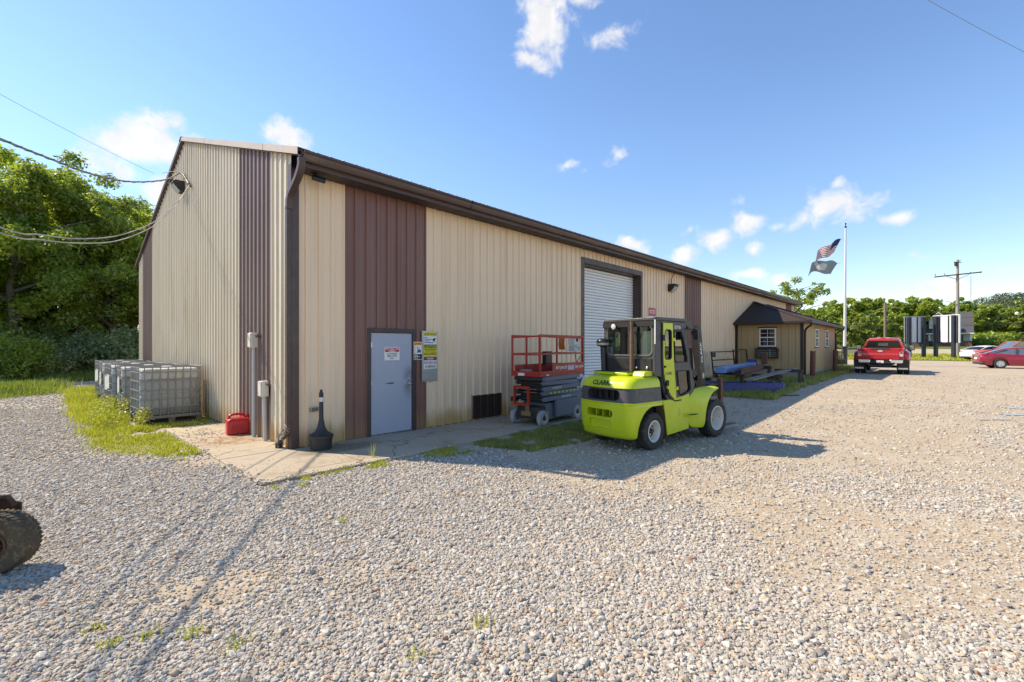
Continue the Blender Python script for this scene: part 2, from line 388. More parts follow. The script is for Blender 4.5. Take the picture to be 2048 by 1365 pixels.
# ---- sidewalk: poured slabs with open joints
def concrete_material():
    m, n, b = newmat('walk_concrete'); p = wpos(n)
    c = n.mix(n.noise(p, 2.2, 6, .65), (.37, .31, .23), (.50, .435, .335))
    c = n.mix(n.ramp(n.noise(p, 1.1, 6, .7), .50, .72, 0, .8), c, (.25, .19, .12))
    c = n.mix(n.ramp(n.noise(p, 2.9, 5, .7), .60, .74, 0, .55), c, (.30, .31, .10))
    at = n.vmath('LENGTH', n.vmath('SUBTRACT', p, (2.75, 9.75, .03)))
    c = n.mix(n.math('MULTIPLY', n.ramp(at, .25, .85, .85, 0), n.ramp(n.noise(p, 5, 5, .7), .38, .6)), c, (.30, .15, .055))
    vr = n.add('ShaderNodeTexVoronoi', feature='DISTANCE_TO_EDGE'); vr.inputs['Scale'].default_value = .55
    wv = n.add('ShaderNodeTexNoise'); wv.inputs['Scale'].default_value = 2.2; n.link(p, wv.inputs['Vector']); n.link(n.vmath('ADD', p, n.scale(n.vmath('SUBTRACT', wv.outputs['Color'], (.5, .5, .5)), (.9, .9, 0))), vr.inputs['Vector'])
    c = n.mix(n.ramp(vr.outputs['Distance'], .003, .009, .8, 0), c, (.10, .08, .06))
    wet = n.vmath('LENGTH', n.scale(n.vmath('SUBTRACT', p, (3.7, 7.55, .03)), (.75, 1.5, 1)))
    c = n.mix(n.math('MULTIPLY', n.ramp(n.math('ADD', wet, n.math('MULTIPLY', n.noise(p, 2.5, 4), .5)), .55, .95, .8, 0), .85), c, (.13, .115, .075))   # damp, mossy patch below the downspout
    c = n.mix(n.ramp(n.noise(p, .9, 5, .7, .6), .52, .66, 0, .5), c, (.33, .23, .14))
    n.link(c, b.inputs['Base Color']); b.inputs['Roughness'].default_value = .88; b.inputs['Specular IOR Level'].default_value = .25
    bump(n, b, n.noise(p, 120, 4, .7), .35, .004); return m
CONC = concrete_material()
walk = bpy.data.objects.new('sidewalk', None); COL.objects.link(walk); struct(walk)
xe = [2.05, 3.52, 5.05, 6.6, 8.15, 9.7, 11.5]
for i in range(6):
    mb = MB(); top = .035 + .006*math.sin(i*2.1)
    mb.box(xe[i]+.007, xe[i+1]-.007, 6.33 - .02*math.sin(i*1.7), 8.12, -.06, top); mb.build('slab', CONC, walk, bevel=.008)
yb = [8.133, 9.55, 10.9, 12.1]
for i in range(3):
    mb = MB(); mb.box(2.05, 3.18, yb[i]+.007, yb[i+1]-.007, -.06, .03+.006*math.cos(i*2)); mb.build('slab', CONC, walk, bevel=.008)

# ================================================================ WAREHOUSE
def siding_material(name, col, col2, streak, moss=.12, stain=.85):
    m, n, b = newmat(name); p = wpos(n)
    rnd = n.add('ShaderNodeObjectInfo').outputs['Random']
    c = n.mix(n.noise(p, .6, 4, .6), col, col2)
    c = n.mix(n.math('MULTIPLY', rnd, .25), c, col2)
    sv = n.scale(p, (5.5, 5.5, .22)); st = n.noise(sv, 1.0, 6, .65)
    c = n.mix(n.ramp(st, .48, .72, 0, .6), c, streak)                       # run-off streaks
    sz = n.add('ShaderNodeSeparateXYZ'); n.link(p, sz.inputs[0])
    low = n.math('ADD', n.ramp(sz.outputs[2], .0, .75, 1, 0), n.math('MULTIPLY_ADD', n.noise(n.scale(p, (3, 3, .6)), 1.5, 5, .65), 1.1, -.62))
    c = n.mix(n.ramp(low, .18, .95, 0, stain), c, (.47, .285, .095))             # splash-back stain along the foot of the sheets
    grn = n.noise(n.scale(p, (.9, .9, .12)), 1.7, 5, .6)
    c = n.mix(n.ramp(grn, .56, .72, 0, moss), c, (.36, .32, .14))
    n.link(c, b.inputs['Base Color']); b.inputs['Metallic'].default_value = 0; b.inputs['Specular IOR Level'].default_value = .4
    n.link(n.ramp(st, .3, .8, .38, .6), b.inputs['Roughness'])
    bump(n, b, n.noise(n.scale(p, (1.5, 1.5, .5)), 1.2, 2), .25, .03)
    return m
TAN = siding_material('siding_tan', (.80, .595, .405), (.84, .65, .47), (.69, .50, .335))  # shaded long wall's copy: tan brightened and warmed to lift its shade
TANG = siding_material('siding_tan_weathered_sunlit', (.58, .50, .375), (.68, .61, .495), (.40, .335, .235), .5, .75)  # sunlit gable's copy of the tan: greyer to suit the sun, plus weathering
BRN = siding_material('siding_brown', (.19, .088, .070), (.23, .118, .098), (.165, .08, .064), 0, .25)  # shaded long wall's copy: brown raised and reddened to lift its shade
BRNG = siding_material('siding_brown_weathered_sunlit', (.17, .11, .098), (.24, .175, .16), (.13, .085, .075), .12, .3)  # sunlit gable's copy of the brown, greyer to suit the sun, plus weathering
BTRIM = M('brown_trim', (.075, .043, .037), .45, var=.2, vs=2, world_co=True, col2=(.20, .16, .14), thr=(.66, .8))
BGUT = M('brown_gutter', (.085, .05, .042), .4, var=.25, vs=1.5, world_co=True, stretch=(.25, 2, 2), col2=(.16, .12, .09), thr=(.55, .75))
RAKE = M('rake_trim', (.46, .385, .315), .5, var=.12, vs=2, world_co=True, col2=(.30, .25, .18), thr=(.6, .8))
SOFF = M('soffit_brown', (.06, .045, .038), .7, var=.25, vs=3, world_co=True, col2=(.2, .17, .13), thr=(.58, .75))
ROOFM = M('roof_brown', (.085, .05, .042), .45, var=.2, vs=1, world_co=True)
PITCH = .2286; RIBH = .031
def rib_profile(u0, u1):
    """ribbed sheet: big rib every 9 in, two small stiffening ribs between"""
    pts = {}
    def put(u, d):
        if u0-1e-6 <= u <= u1+1e-6: pts[round(u, 4)] = d
    k0 = int(math.floor(u0/PITCH))-1; k1 = int(math.ceil(u1/PITCH))+1
    for k in range(k0, k1+1):
        c = k*PITCH
        for du, d in ((-.036, 0), (-.023, RIBH), (.023, RIBH), (.036, 0)): put(c+du, d)
        for q in (.076, .152):
            for du, d in ((-.012, 0), (-.005, .003), (.005, .003), (.012, 0)): put(c+q+du, d)
    def at(u):
        t = (u/PITCH - math.floor(u/PITCH))*PITCH; t = min(t, PITCH-t)
        return RIBH if t <= .023 else (0 if t >= .036 else RIBH*(.036-t)/.013)
    pts.setdefault(round(u0, 4), at(u0)); pts.setdefault(round(u1, 4), at(u1))
    return sorted(pts.items())
WX, WY, WL, WW = 3.13, 8.085, 35.5, 15.24
wh = thing('warehouse', 'long tan and brown ribbed metal warehouse with gable end and brown eave', 'building', (WX, WY, 0))
def roof_z(y): return 4.98 + (min(y, WW-y)+.45)/3.0
SCREW = M('screw_heads', (.16, .12, .09), .5)
def wall_sheet(u0, u1, z0, z1, mat, side):
    """one ribbed sheet on the long wall (front) or the gable; z1 may be a function of u"""
    pr = rib_profile(u0, u1); mb = MB(); lo = []; hi = []
    for u, d in pr:
        zt = z1(u) if callable(z1) else z1
        if side == 'front': lo.append((u, -d-.004, z0)); hi.append((u, -d-.004, zt))
        else: lo.append((-d-.004, u, z0)); hi.append((-d-.004, u, zt))
    mb.grid([lo, hi])
    o = mb.build('siding_panel', mat, wh)
    return o
def fill(segs, side, ztop):
    for u0, u1, mat, zb, zt in segs:
        u = u0
        while u < u1-.02:
            e = min(u+PITCH*4, u1)
            if u1-e < .1: e = u1
            wall_sheet(u, e, zb, zt if zt is not None else ztop, mat, side); u = e
DX0, DX1, DZ = 1.415, 2.415, 2.075      # walk-through door opening (local x)
RX0, RX1, RZ = 8.62, 12.20, 4.33        # roll-up door opening
EZ = 4.76
fill([(0.05, .914, TAN, .03, None), (.914, DX0, BRN, .03, None), (DX0, DX1, BRN, DZ, None), (DX1, 2.743, BRN, .03, None),
      (2.743, RX0, TAN, .03, None), (RX0, RX1, TAN, RZ, None), (RX1, 16.06, TAN, .03, None), (16.06, 17.89, BRN, .1, None),
      (17.89, 33.1, TAN, .2, None), (33.1, 34.6, BRN, .2, None), (34.6, WL, TAN, .2, None)], 'front', EZ)
gt = lambda u: roof_z(u) - .09
fill([(.03, .914, TANG, .02, None), (.914, 2.743, BRNG, .02, None), (2.743, WW/2, TANG, .02, None), (WW/2, 12.5, TANG, .02, None), (12.5, 14.33, BRNG, .02, None), (14.33, WW, TANG, .02, None)], 'gable', gt)
# backing walls (girts side), so light does not leak through the sheets
DARKIN = M('wall_liner', (.05, .045, .04), .9)
mb = MB()
mb.box(.02, DX0, .02, .12, -.02, EZ); mb.box(DX0, DX1, .02, .12, DZ, EZ); mb.box(DX1, RX0, .02, .12, -.02, EZ); mb.box(RX0, RX1, .02, .12, RZ, EZ); mb.box(RX1, WL, .02, .12, -.02, EZ)
mb.build('wall_liner', DARKIN, wh)
mb = MB(); P = [(.13, -.02), (WW, -.02), (WW, roof_z(WW)-.1), (WW/2, roof_z(WW/2)-.1), (.13, roof_z(.13)-.1)]
mb.prism(P, .02, .11, 'x'); mb.build('wall_liner', DARKIN, wh)
mb = MB(); mb.prism([(.0, -.02), (WW, -.02), (WW, roof_z(WW)-.1), (WW/2, roof_z(WW/2)-.1), (0, roof_z(0)-.1)], WL, WL+.06, 'x'); mb.build('end_wall', TAN, wh)
mb = MB(); mb.box(0, WL, WW, WW+.06, -.02, EZ); mb.build('rear_wall', TAN, wh)
# base flashing / foundation lip, its dark tone standing in for shade under the sheets
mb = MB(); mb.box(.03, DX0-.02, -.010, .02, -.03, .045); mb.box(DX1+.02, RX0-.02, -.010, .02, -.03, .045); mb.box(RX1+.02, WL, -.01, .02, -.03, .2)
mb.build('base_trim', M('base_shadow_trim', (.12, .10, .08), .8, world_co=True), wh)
# corner trim, brown
mb = MB(); mb.box(-.040, .085, -.046, -.037, .0, EZ+.05); mb.box(-.048, -.041, -.046, .085, .0, EZ+.12); mb.build('corner_trim', BTRIM, wh)
mb = MB(); mb.box(WL-.08, WL+.02, -.046, -.036, .2, EZ); mb.build('corner_trim', BTRIM, wh)
# roof: ribbed sheets, two slopes
def roof_sheet(u0, u1, front):
    pr = rib_profile(u0, u1); a = []; b = []; c = []
    for u, d in pr:
        y0 = -.47
        for lst, y, dz in ((a, y0, 0), (b, WW/2, 0), (c, y0, -.02)):
            z = roof_z(y) + d + dz; lst.append((u, y if front else WW-y, z))
    mb = MB(); mb.grid([c, a, b]); return mb.build('roof_panel', ROOFM, wh)
u = -.10
while u < WL+.05:
    e = min(u+PITCH*4, WL+.1)
    for fr in (True, False): roof_sheet(u, e, fr)
    u = e
mb = MB(); rz = roof_z(WW/2)
mb.prism([(WW/2-.22, rz-.045), (WW/2, rz+.035), (WW/2+.22, rz-.045), (WW/2, rz+.02)], -.12, WL+.12, 'x'); mb.build('ridge_cap', ROOFM, wh)
# rake trim on the gable in overlapping lengths
for sgn in (0, 1):
    ts = [(-.45, 1.15), (1.13, 2.95), (2.93, 5.2), (5.18, WW/2)] if sgn == 0 else [(-.45, 2.6), (2.58, 5.3), (5.28, WW/2)]
    for k, (a, b) in enumerate(ts):
        mb = MB(); ya, yb_ = (a, b) if sgn == 0 else (WW-a, WW-b); off = .004*(k % 2)
        za, zb_ = roof_z(ya)+.03, roof_z(yb_)+.03
        for x0, x1, d0, d1 in ((-.105-off, -.095-off, 0, -.13), (-.105-off, .10, .006, 0)):
            pl = [(ya, za+d0), (yb_, zb_+d0), (yb_, zb_+d1), (ya, za+d1)]
            mb.prism(pl, x0, x1, 'x')
        mb.prism([(ya, za-.118), (yb_, zb_-.118), (yb_, zb_-.13), (ya, za-.13)], -.105-off, -.03, 'x')
        mb.build('rake_trim', RAKE if sgn == 0 else BTRIM, wh)
# eave: soffit boards, fascia, gutter with hangers
mb = MB()
for k in range(3): mb.box(.0, WL+.05, -.42+.135*k, -.42+.135*k+.127, EZ-.012, EZ+.006)
mb.build('soffit', SOFF, wh)
mb = MB(); mb.box(-.05, WL+.1, -.435, -.420, EZ-.03, 4.97); mb.build('fascia', BTRIM, wh)
gp = [(-.437, 4.965), (-.437, 4.80), (-.51, 4.80), (-.545, 4.85), (-.55, 4.90), (-.575, 4.925), (-.575, 4.955), (-.56, 4.955), (-.56, 4.93), (-.535, 4.905), (-.53, 4.855), (-.505, 4.815), (-.45, 4.815), (-.45, 4.965)]
gl = [0.0, 3.6, 9.2, 14.9, 20.3, 26.0, 31.2, WL+.12]
for a, b in zip(gl[:-1], gl[1:]):
    mb = MB(); mb.prism(gp, a-.04, b-.001, 'x'); mb.build('gutter', BGUT, wh, smooth=30)
mb = MB()
for a in gl[1:-1]: mb.prism([(p[0]*1.006-.002*0, p[1]-.001 if i < 5 else p[1]) for i, p in enumerate(gp)], a-.05, a+.02, 'x')
# downspout at the near corner: elbow in from the gutter, down the corner, crushed elbow at the foot
DS = M('downspout_brown', (.07, .042, .037), .42, var=.2, vs=4, world_co=True, col2=(.36, .31, .24), thr=(.66, .74))
def rect_tube(mb, pts, w_, d_, wdir):
    rows = []
    for i, p in enumerate(pts):
        p = Vector(p); d = (Vector(pts[min(i+1, len(pts)-1)])-Vector(pts[max(i-1, 0)])).normalized()
        wv = Vector(wdir); wv = (wv-d*wv.dot(d)).normalized(); n_ = d.cross(wv)
        rows.append([p+wv*(sx*w_/2)+n_*(sy*d_/2) for sx, sy in ((-1,-1),(1,-1),(1,1),(-1,1),(-1,-1))])
    mb.grid(rows)
mb = MB(); rect_tube(mb, [(-.06, -.50, 4.83), (-.06, -.50, 4.72), (-.065, -.46, 4.63), (-.07, -.36, 4.52), (-.075, -.22, 4.42), (-.075, -.10, 4.34), (-.075, -.045, 4.24), (-.075, -.035, 4.1)], .105, .075, (1, 0, 0))
mb.build('downspout_elbow', DS, wh, smooth=40)
mb = MB(); rect_tube(mb, [(-.078, .0, 4.15), (-.078, .0, .42)], .075, .105, (1, 0, 0))
mb.build('downspout', DS, wh, bevel=.008)
mb = MB(); rect_tube(mb, [(-.078, .0, .46), (-.085, .03, .36), (-.10, .12, .27), (-.12, .22, .21), (-.125, .24, .20), (-.13, .255, .12), (-.13, .255, .05)], .085, .11, (1, 0, 0)); mb.build('downspout_elbow', M('crushed_elbow', (.10, .07, .06), .45, var=.3, vs=9, world_co=True, col2=(.42, .40, .36), thr=(.5, .62)), wh, smooth=35)
mb = MB(); mb.lathe([(.055, 0), (.06, .0), (.06, .09), (.055, .09)], (-.13, .255, .03), n=16); mb.build('drain_adapter', M('black_rubber', (.02, .02, .02), .7), wh, smooth=40)
# far downspout
mb = MB(); rect_tube(mb, [(WL+.05, -.50, 4.82), (WL+.05, -.48, 4.66), (WL+.0, -.3, 4.45), (WL-.02, -.1, 4.25), (WL-.02, -.06, 4.0), (WL-.02, -.06, .3)], .1, .08, (1, 0, 0)); mb.build('downspout', DS, wh, smooth=40)

# ---- walk-through door
DOORM = M('door_grey_blue', (.235, .265, .335), .5, var=.07, vs=3, world_co=True, col2=(.19, .21, .26), thr=(.62, .8))
FRM = M('door_frame_brown', (.06, .038, .034), .5, var=.2, vs=5, world_co=True)
mb = MB(); mb.box(DX0-.055, DX0+.03, -.042, .10, .02, DZ+.055); mb.box(DX1-.03, DX1+.055, -.042, .10, .02, DZ+.055); mb.box(DX0+.03, DX1-.03, -.042, .10, DZ-.03, DZ+.055)
mb.build('door_frame', FRM, wh, bevel=.005)
def door_material():
    m, n, b = newmat('door_paint'); p = opos(n)
    c = n.mix(n.noise(p, 2.5, 5, .6), (.33, .365, .45), (.39, .425, .51))
    d = n.vmath('LENGTH', n.scale(n.vmath('SUBTRACT', p, (.90, -.02, 1.0)), (1.6, .2, .9)))
    c = n.mix(n.math('MULTIPLY', n.ramp(d, .03, .42, .85, 0), n.ramp(n.noise(p, 7, 6, .7), .3, .6)), c, (.07, .075, .085))   # hand grime round the knob
    c = n.mix(n.ramp(n.noise(n.scale(p, (2, 2, .5)), 5, 6, .7), .62, .72, 0, .5), c, (.25, .26, .30))
    n.link(c, b.inputs['Base Color']); b.inputs['Roughness'].default_value = .45; bump(n, b, n.noise(p, 3, 3), .2, .01); return m
dr = MB(); dr.box(0, .925, -.022, .022, 0, 1.985)
door = dr.build('door', door_material(), wh, bevel=.004, loc=(DX0+.0375, .0, .055))
STEEL = M('bare_steel', (.55, .55, .54), .3, metal=1, var=.1)
mb = MB(); mb.lathe([(.036, 0), (.036, .008), (.016, .012), (.013, .035), (.027, .045), (.032, .058), (.026, .07), (0.0, .074)], (.865, -.022, .95), (0, -1, 0), 20); mb.build('door_handle', STEEL, door, smooth=40)
for z in (.25, 1.0, 1.75):
    mb = MB(); mb.cyl((-.012, -.03, z-.05), (-.012, -.03, z+.05), .010, n=8); mb.box(-.012, .02, -.026, -.0225, z-.05, z+.05); mb.build('hinge', STEEL, door, smooth=40)
mb = MB(); mb.box(DX0+.03, DX1-.03, -.05, .1, .036, .05); mb.build('door_threshold', STEEL, wh)
mb = MB(); mb.box(DX0+.1, DX1-.1, -.03, -.0325, DZ-.04, DZ-.025); 
mb = MB(); mb.box(.30, .50, -.0225, -.0245, .985, .992); mb.box(.37, .50, -.0225, -.025, .975, 1.0); mb.build('scuff_mark', M('scuff', (.05, .05, .055), .7), door)
# ---- roll-up door: recessed slats
SLAT = M('rollup_slat', (.78, .78, .77), .5, var=.06, vs=2, world_co=True, col2=(.45, .43, .38), thr=(.62, .85))
mb = MB()
mb.box(RX0-.17, RX0, -.046, .02, .0, RZ+.17); mb.box(RX1, RX1+.13, -.046, .02, .05, RZ+.17); mb.box(RX0, RX1, -.046, .02, RZ, RZ+.17)
mb.build('door_trim', BTRIM, wh, bevel=.006)
mb = MB(); mb.box(RX0-.0, RX0+.012, .02, .34, .05, RZ-.01); mb.box(RX1-.012, RX1, .02, .34, .05, RZ-.01); mb.box(RX0+.012, RX1-.012, .02, .34, RZ-.02, RZ-.008)
mb.build('door_jamb', BTRIM, wh)
rd = bpy.data.objects.new('rollup_door', None); COL.objects.link(rd); rd.parent = wh; rd.location = (0, .30, 0)
SH = .0955; sp = [(.004, 0), (-.016, .008), (-.030, .03), (-.030, .058), (-.016, .082), (.004, SH-.006), (.014, SH-.006), (.014, 0)]
mb = MB(); mb.prism(sp, RX0+.013, RX1-.013, 'x'); slat_me = mb.mesh('slat', SLAT, 35)
z = .10
while z < RZ-.05:
    inst('slat', slat_me, rd, (0, 0, z)); z += SH
mb = MB(); mb.box(RX0+.013, RX1-.013, -.02, .014, .05, .098); mb.build('bottom_bar', M('alu_bar', (.5, .5, .5), .4, metal=.8), rd)
mb = MB(); mb.box(RX0, RX1, .34, .40, 0, RZ+.1); mb.build('door_backing', DARKIN, wh)
# ---- brown patch sheet at the foot of the long wall
mb = MB(); pr = rib_profile(4.08, 5.02); mb.grid([[(u, -d-.011, .06) for u, d in pr], [(u, -d-.011, .62) for u, d in pr]]); mb.build('patch_panel', M('patch_brown', (.035, .018, .016), .5, var=.2, world_co=True), wh)
mb = MB(); mb.box(3.80+.25, 4.06, -.02, -.010, .05, .64); mb.build('patch_edge', BTRIM, wh)
# white narrow service door beyond the roll-up door, in the brown band
mb = MB(); mb.box(16.93, 17.62, -.06, -.036, .32, 2.26); mb.build('service_door', M('white_door', (.62, .66, .72), .5, var=.05), wh, bevel=.004)
# ================================================================ OFFICE ANNEX
OX, OY, OL, OW, OB = 25.7, 5.01, 8.8, 3.07, .20
of = thing('office_annex', 'low tan board-sided office annex with dark hip roof built against the warehouse', 'building', (OX, OY, OB))
BOARD = M('office_board', (.43, .30, .155), .7, var=.12, vs=1.2, world_co=True, stretch=(1, 1, .3), col2=(.36, .25, .13), thr=(.55, .8))
BLOCK = M('foundation_block', (.30, .28, .25), .9, var=.15, vs=6, world_co=True, bmp=.3)
SHNG = M('asphalt_shingle', (.040, .026, .022), .9, var=.3, vs=20, world_co=True, bmp=.6, bs=35)
DBRN = M('dark_brown_trim', (.030, .019, .016), .5, var=.2, vs=3, world_co=True)
WHITE = M('white_paint', (.75, .75, .73), .45, var=.05)
PANE = glass('window_pane', (.32, .36, .38))
z0, z1 = .38, 2.78
mb = MB(); mb.box(0, OL, .0, OW-.01, 0, z0); mb.build('foundation', BLOCK, of)
mb = MB(); mb.box(.03, OL-.03, .03, OW-.01, z0, z1); mb.build('wall_core', DARKIN, of)
bw = OW/10
mb = MB(); mb.box(-.004, .03, .006, bw-.006, z0-.03, z1); bme = mb.mesh('siding_board', BOARD)
for k in range(10): inst('siding_board', bme, of, (0, k*bw, 0))
bl = OL/29
mb = MB(); mb.box(.006, bl-.006, -.004, .03, z0-.03, z1); bme = mb.mesh('siding_board', BOARD)
for k in range(29): inst('siding_board', bme, of, (k*bl, 0, 0))
mb = MB(); mb.box(OL-.03, OL+.004, .006, OW-.01, z0-.03, z1); mb.build('siding_end', BOARD, of)
for x, y in ((0, 0), (0, OW-.1), (OL, 0)):
    mb = MB(); mb.box(x-.03, x+.1 if x == 0 else x+.03, y-.03, y+.1, .10, z1); mb.build('corner_post', DBRN, of)
# hip roof against the warehouse wall
ov = .36; ez = 2.80; rz = 4.14; run = OW+ov
def rp(x, y, z): return (x, y, z)
A = (-ov, -ov, ez); B = (OL+ov, -ov, ez); C = (OL+ov, OW-.03, ez); D = (-ov, OW-.03, ez); E1 = (-ov+run, OW-.03, rz); F1 = (OL+ov-run, OW-.03, rz)
for nm, pts in (('roof_plane', (A, B, F1, E1)), ('roof_plane', (D, A, E1)), ('roof_plane', (B, C, F1))):
    mb = MB(); n = len(pts); mb.add([*pts, *[(p[0], p[1], p[2]-.05) for p in pts]], [tuple(range(n)), tuple(range(2*n-1, n-1, -1))] + [(i, n+i, n+(i+1) % n, (i+1) % n) for i in range(n)]); mb.build(nm, SHNG, of)
mb = MB()
for p, q in ((A, E1), (B, F1)): mb.beam((p[0], p[1], p[2]+.01), (q[0], q[1], q[2]+.01), .22, .02)
mb.build('hip_cap', SHNG, of)
mb = MB(); mb.box(-ov+.02, OL+ov-.02, -ov+.02, OW-.04, ez-.07, ez-.052); mb.build('soffit', DBRN, of)
mb = MB(); mb.box(-ov-.10, -ov, -ov-.10, OW-.04, ez-.13, ez+.0); mb.build('gutter', DBRN, of, bevel=.02)
mb = MB(); mb.box(-ov+.002, OL+ov+.1, -ov-.10, -ov, ez-.132, ez-.002); mb.build('gutter', DBRN, of, bevel=.02)
for x in (0.25, OL-.02):
    mb = MB(); mb.tube([(x+(-.55 if x < 1 else .33), -ov-.04, ez-.13), (x+(-.5 if x < 1 else .33), -ov-.02, ez-.22), (x+(-.25 if x < 1 else .15), -.15, ez-.36), (x-.0, -.05, ez-.48), (x, -.05, ez-.7), (x, -.05, .15)], .045, 8); mb.build('downspout', DBRN, of, smooth=50)
def sash_window(par, name, u0, u1, za, zb, face):
    """double-hung window with muntins; face 'x' looks to -x, 'y' looks to -y"""
    def bx(mb, ua, ub, d0, d1, z0_, z1_):
        if face == 'x': mb.box(d0, d1, ua, ub, z0_, z1_)
        else: mb.box(ua, ub, d0, d1, z0_, z1_)
    wdw = bpy.data.objects.new(name, None); COL.objects.link(wdw); wdw.parent = par
    mb = MB(); t = .055
    bx(mb, u0, u0+t, -.04, -.006, za, zb); bx(mb, u1-t, u1, -.04, -.006, za, zb); bx(mb, u0+t, u1-t, -.04, -.006, zb-t, zb); bx(mb, u0+t, u1-t, -.042, -.006, za, za+t)
    mb.build('frame', WHITE, wdw, bevel=.004)
    zm = (za+zb)/2; mb = MB(); bx(mb, u0+t, u1-t, -.036, -.008, zm-.025, zm+.025)
    um = (u0+u1)/2; bx(mb, um-.009, um+.009, -.026, -.012, za+t, zm-.025); bx(mb, um-.009, um+.009, -.026, -.012, zm+.025, zb-t)
    for zz in ((za+t+zm)/2, (zb-t+zm)/2): bx(mb, u0+t, um-.009, -.025, -.013, zz-.008, zz+.008); bx(mb, um+.009, u1-t, -.025, -.013, zz-.008, zz+.008)
    mb.build('sash', WHITE, wdw)
    mb = MB(); bx(mb, u0+t, u1-t, -.012, -.0075, za+t, zb-t); mb.build('pane', PANE, wdw)
    mb = MB(); bx(mb, u0+.12, u1-.12, .0, .004, za+.1, zb-.1)
    mb = MB(); bx(mb, u0-.05, u1+.05, -.07, -.006, za-.05, za-.002); mb.build('sill', DBRN, wdw)
    mb = MB(); bx(mb, u0-.05, u1+.05, -.03, -.006, zb+.002, zb+.06); mb.build('head_trim', DBRN, wdw)
sash_window(of, 'window', 6.16-OY, 6.92-OY, 1.56, 2.49, 'x')
sash_window(of, 'window', 28.45-OX, 29.3-OX, 1.54, 2.50, 'y')
sash_window(of, 'window', 31.2-OX, 32.1-OX, 1.54, 2.50, 'y')
# air conditioner through the wall
ac = thing('air_conditioner', 'box air conditioner set through the office wall under the window', 'air conditioner', (OX, 6.54, 1.18))
ACM = M('ac_grey', (.26, .25, .22), .55, var=.12); 
mb = MB()
for a in ((-.50, -.46, 0, .5), (.46, .50, 0, .5)): mb.box(-.28, -.006, a[0], a[1], a[2], a[3])
mb.box(-.28, -.006, -.46, .46, .46, .5); mb.box(-.28, -.006, -.46, .46, 0, .04); mb.build('case', DBRN, ac, bevel=.008)
mb = MB(); mb.box(-.20, -.02, -.46, .46, .04, .46); mb.build('coil', M('coil_dark', (.035, .04, .04), .6), ac)
for k in range(4):
    mb = MB(); mb.box(-.262, -.235, -.455, .455, .085+k*.1, .105+k*.1); mb.build('louver', ACM, ac)
mb = MB(); mb.box(-.268, -.24, -.18, -.15, .042, .458); mb.build('grille_bar', ACM, ac)

# ================================================================ THINGS ON THE WAREHOUSE WALLS
FW = WY - .038            # face of the ribs on the long wall
RT, UP = (1, 0, 0), (0, 0, 1)
SW = M('sign_white', (.78, .78, .76), .45, var=.03); SRED = M('sign_red', (.55, .03, .03), .45, var=.05); SYEL = M('sign_yellow', (.72, .62, .02), .45, var=.04)
SBLK = M('sign_black', (.015, .015, .015), .5, var=.05); SORG = M('sign_orange', (.85, .38, .01), .45, var=.03); SBLU = M('sign_blue', (.05, .09, .35), .5); GALV = M('galvanised', (.42, .44, .45), .42, metal=.7, var=.2, vs=8, col2=(.3, .3, .29), thr=(.5, .7))
def plate(par, name, x0, x1, za, zb, y, mat, t=.003): mb = MB(); mb.box(x0, x1, y-t, y, za, zb); return mb.build(name, mat, par)
def lines(par, rows, y, mat):
    """small print too fine to read in the photograph: rows of short bars (x0, x1, z, h)"""
    rr = random.Random(5)
    for x0, x1, zz, h in rows:
        mb = MB(); x = x0
        while x < x1-.006:
            wd = rr.uniform(.02, .045); mb.box(x, min(x+wd, x1), y-.0015, y, zz-h/2, zz+h/2); x += wd+.008
        mb.build('small_print', mat, par)
# sign on the door
dy = WY - .0235
s = thing('door_sign', 'white sign with red RESTRICTED AREA header on the grey door', 'sign', (4.87, dy, 1.50))
plate(s, 'panel', 0, .345, 0, .265, 0, SW); plate(s, 'header', .012, .333, .165, .255, -.0032, SRED, .001)
lettering('RESTRICTED', (.172, -.0042, .230), RT, UP, .30, .040, SW, s, lift=.001, bold=.02); lettering('AREA', (.172, -.0042, .186), RT, UP, .15, .038, SW, s, lift=.001, bold=.02)
for k, tx in enumerate(('AUTHORIZED', 'EMPLOYEES', 'ONLY')): lettering(tx, (.172, -.0032, .130-.045*k), RT, UP, (.24, .22, .10)[k], .033, SBLK, s, lift=.001, bold=.012)
# forklift warning sign
s = thing('warning_sign', 'white sign with orange WARNING header and forklift pictogram right of the door', 'sign', (5.545, FW-.001, 1.50))
plate(s, 'panel', 0, .215, 0, .37, 0, SW); plate(s, 'header', .008, .207, .30, .362, -.0032, SORG, .001)
lettering('WARNING', (.118, -.0042, .331), RT, UP, .125, .032, SBLK, s, lift=.001, bold=.01)
mb = MB(); mb.add([(.018, -.0055, .314), (.050, -.0055, .314), (.034, -.0055, .35)], [(0, 1, 2)]); mb.build('triangle', SBLK, s, fix=False)
mb = MB(); y0 = -.0045
mb.box(.105, .175, y0, -.0035, .165, .20); mb.box(.118, .165, y0, -.0035, .20, .206); mb.box(.118, .124, y0, -.0035, .206, .245); mb.box(.112, .150, y0, -.0035, .245, .252); mb.box(.146, .151, y0, -.0035, .20, .245)
mb.box(.085, .095, y0, -.0035, .150, .275); mb.box(.045, .085, y0, -.0035, .150, .157)
for xx in (.115, .162): mb.cyl((xx, y0, .158), (xx, -.0035, .158), .016, n=14)
mb.build('pictogram', SBLK, s)
plate(s, 'text_block', .008, .207, .010, .115, -.0032, SBLK, .001)
lines(s, [(.02, .10, .09, .014), (.02, .15, .063, .014), (.02, .11, .035, .014)], -.0045, SW)
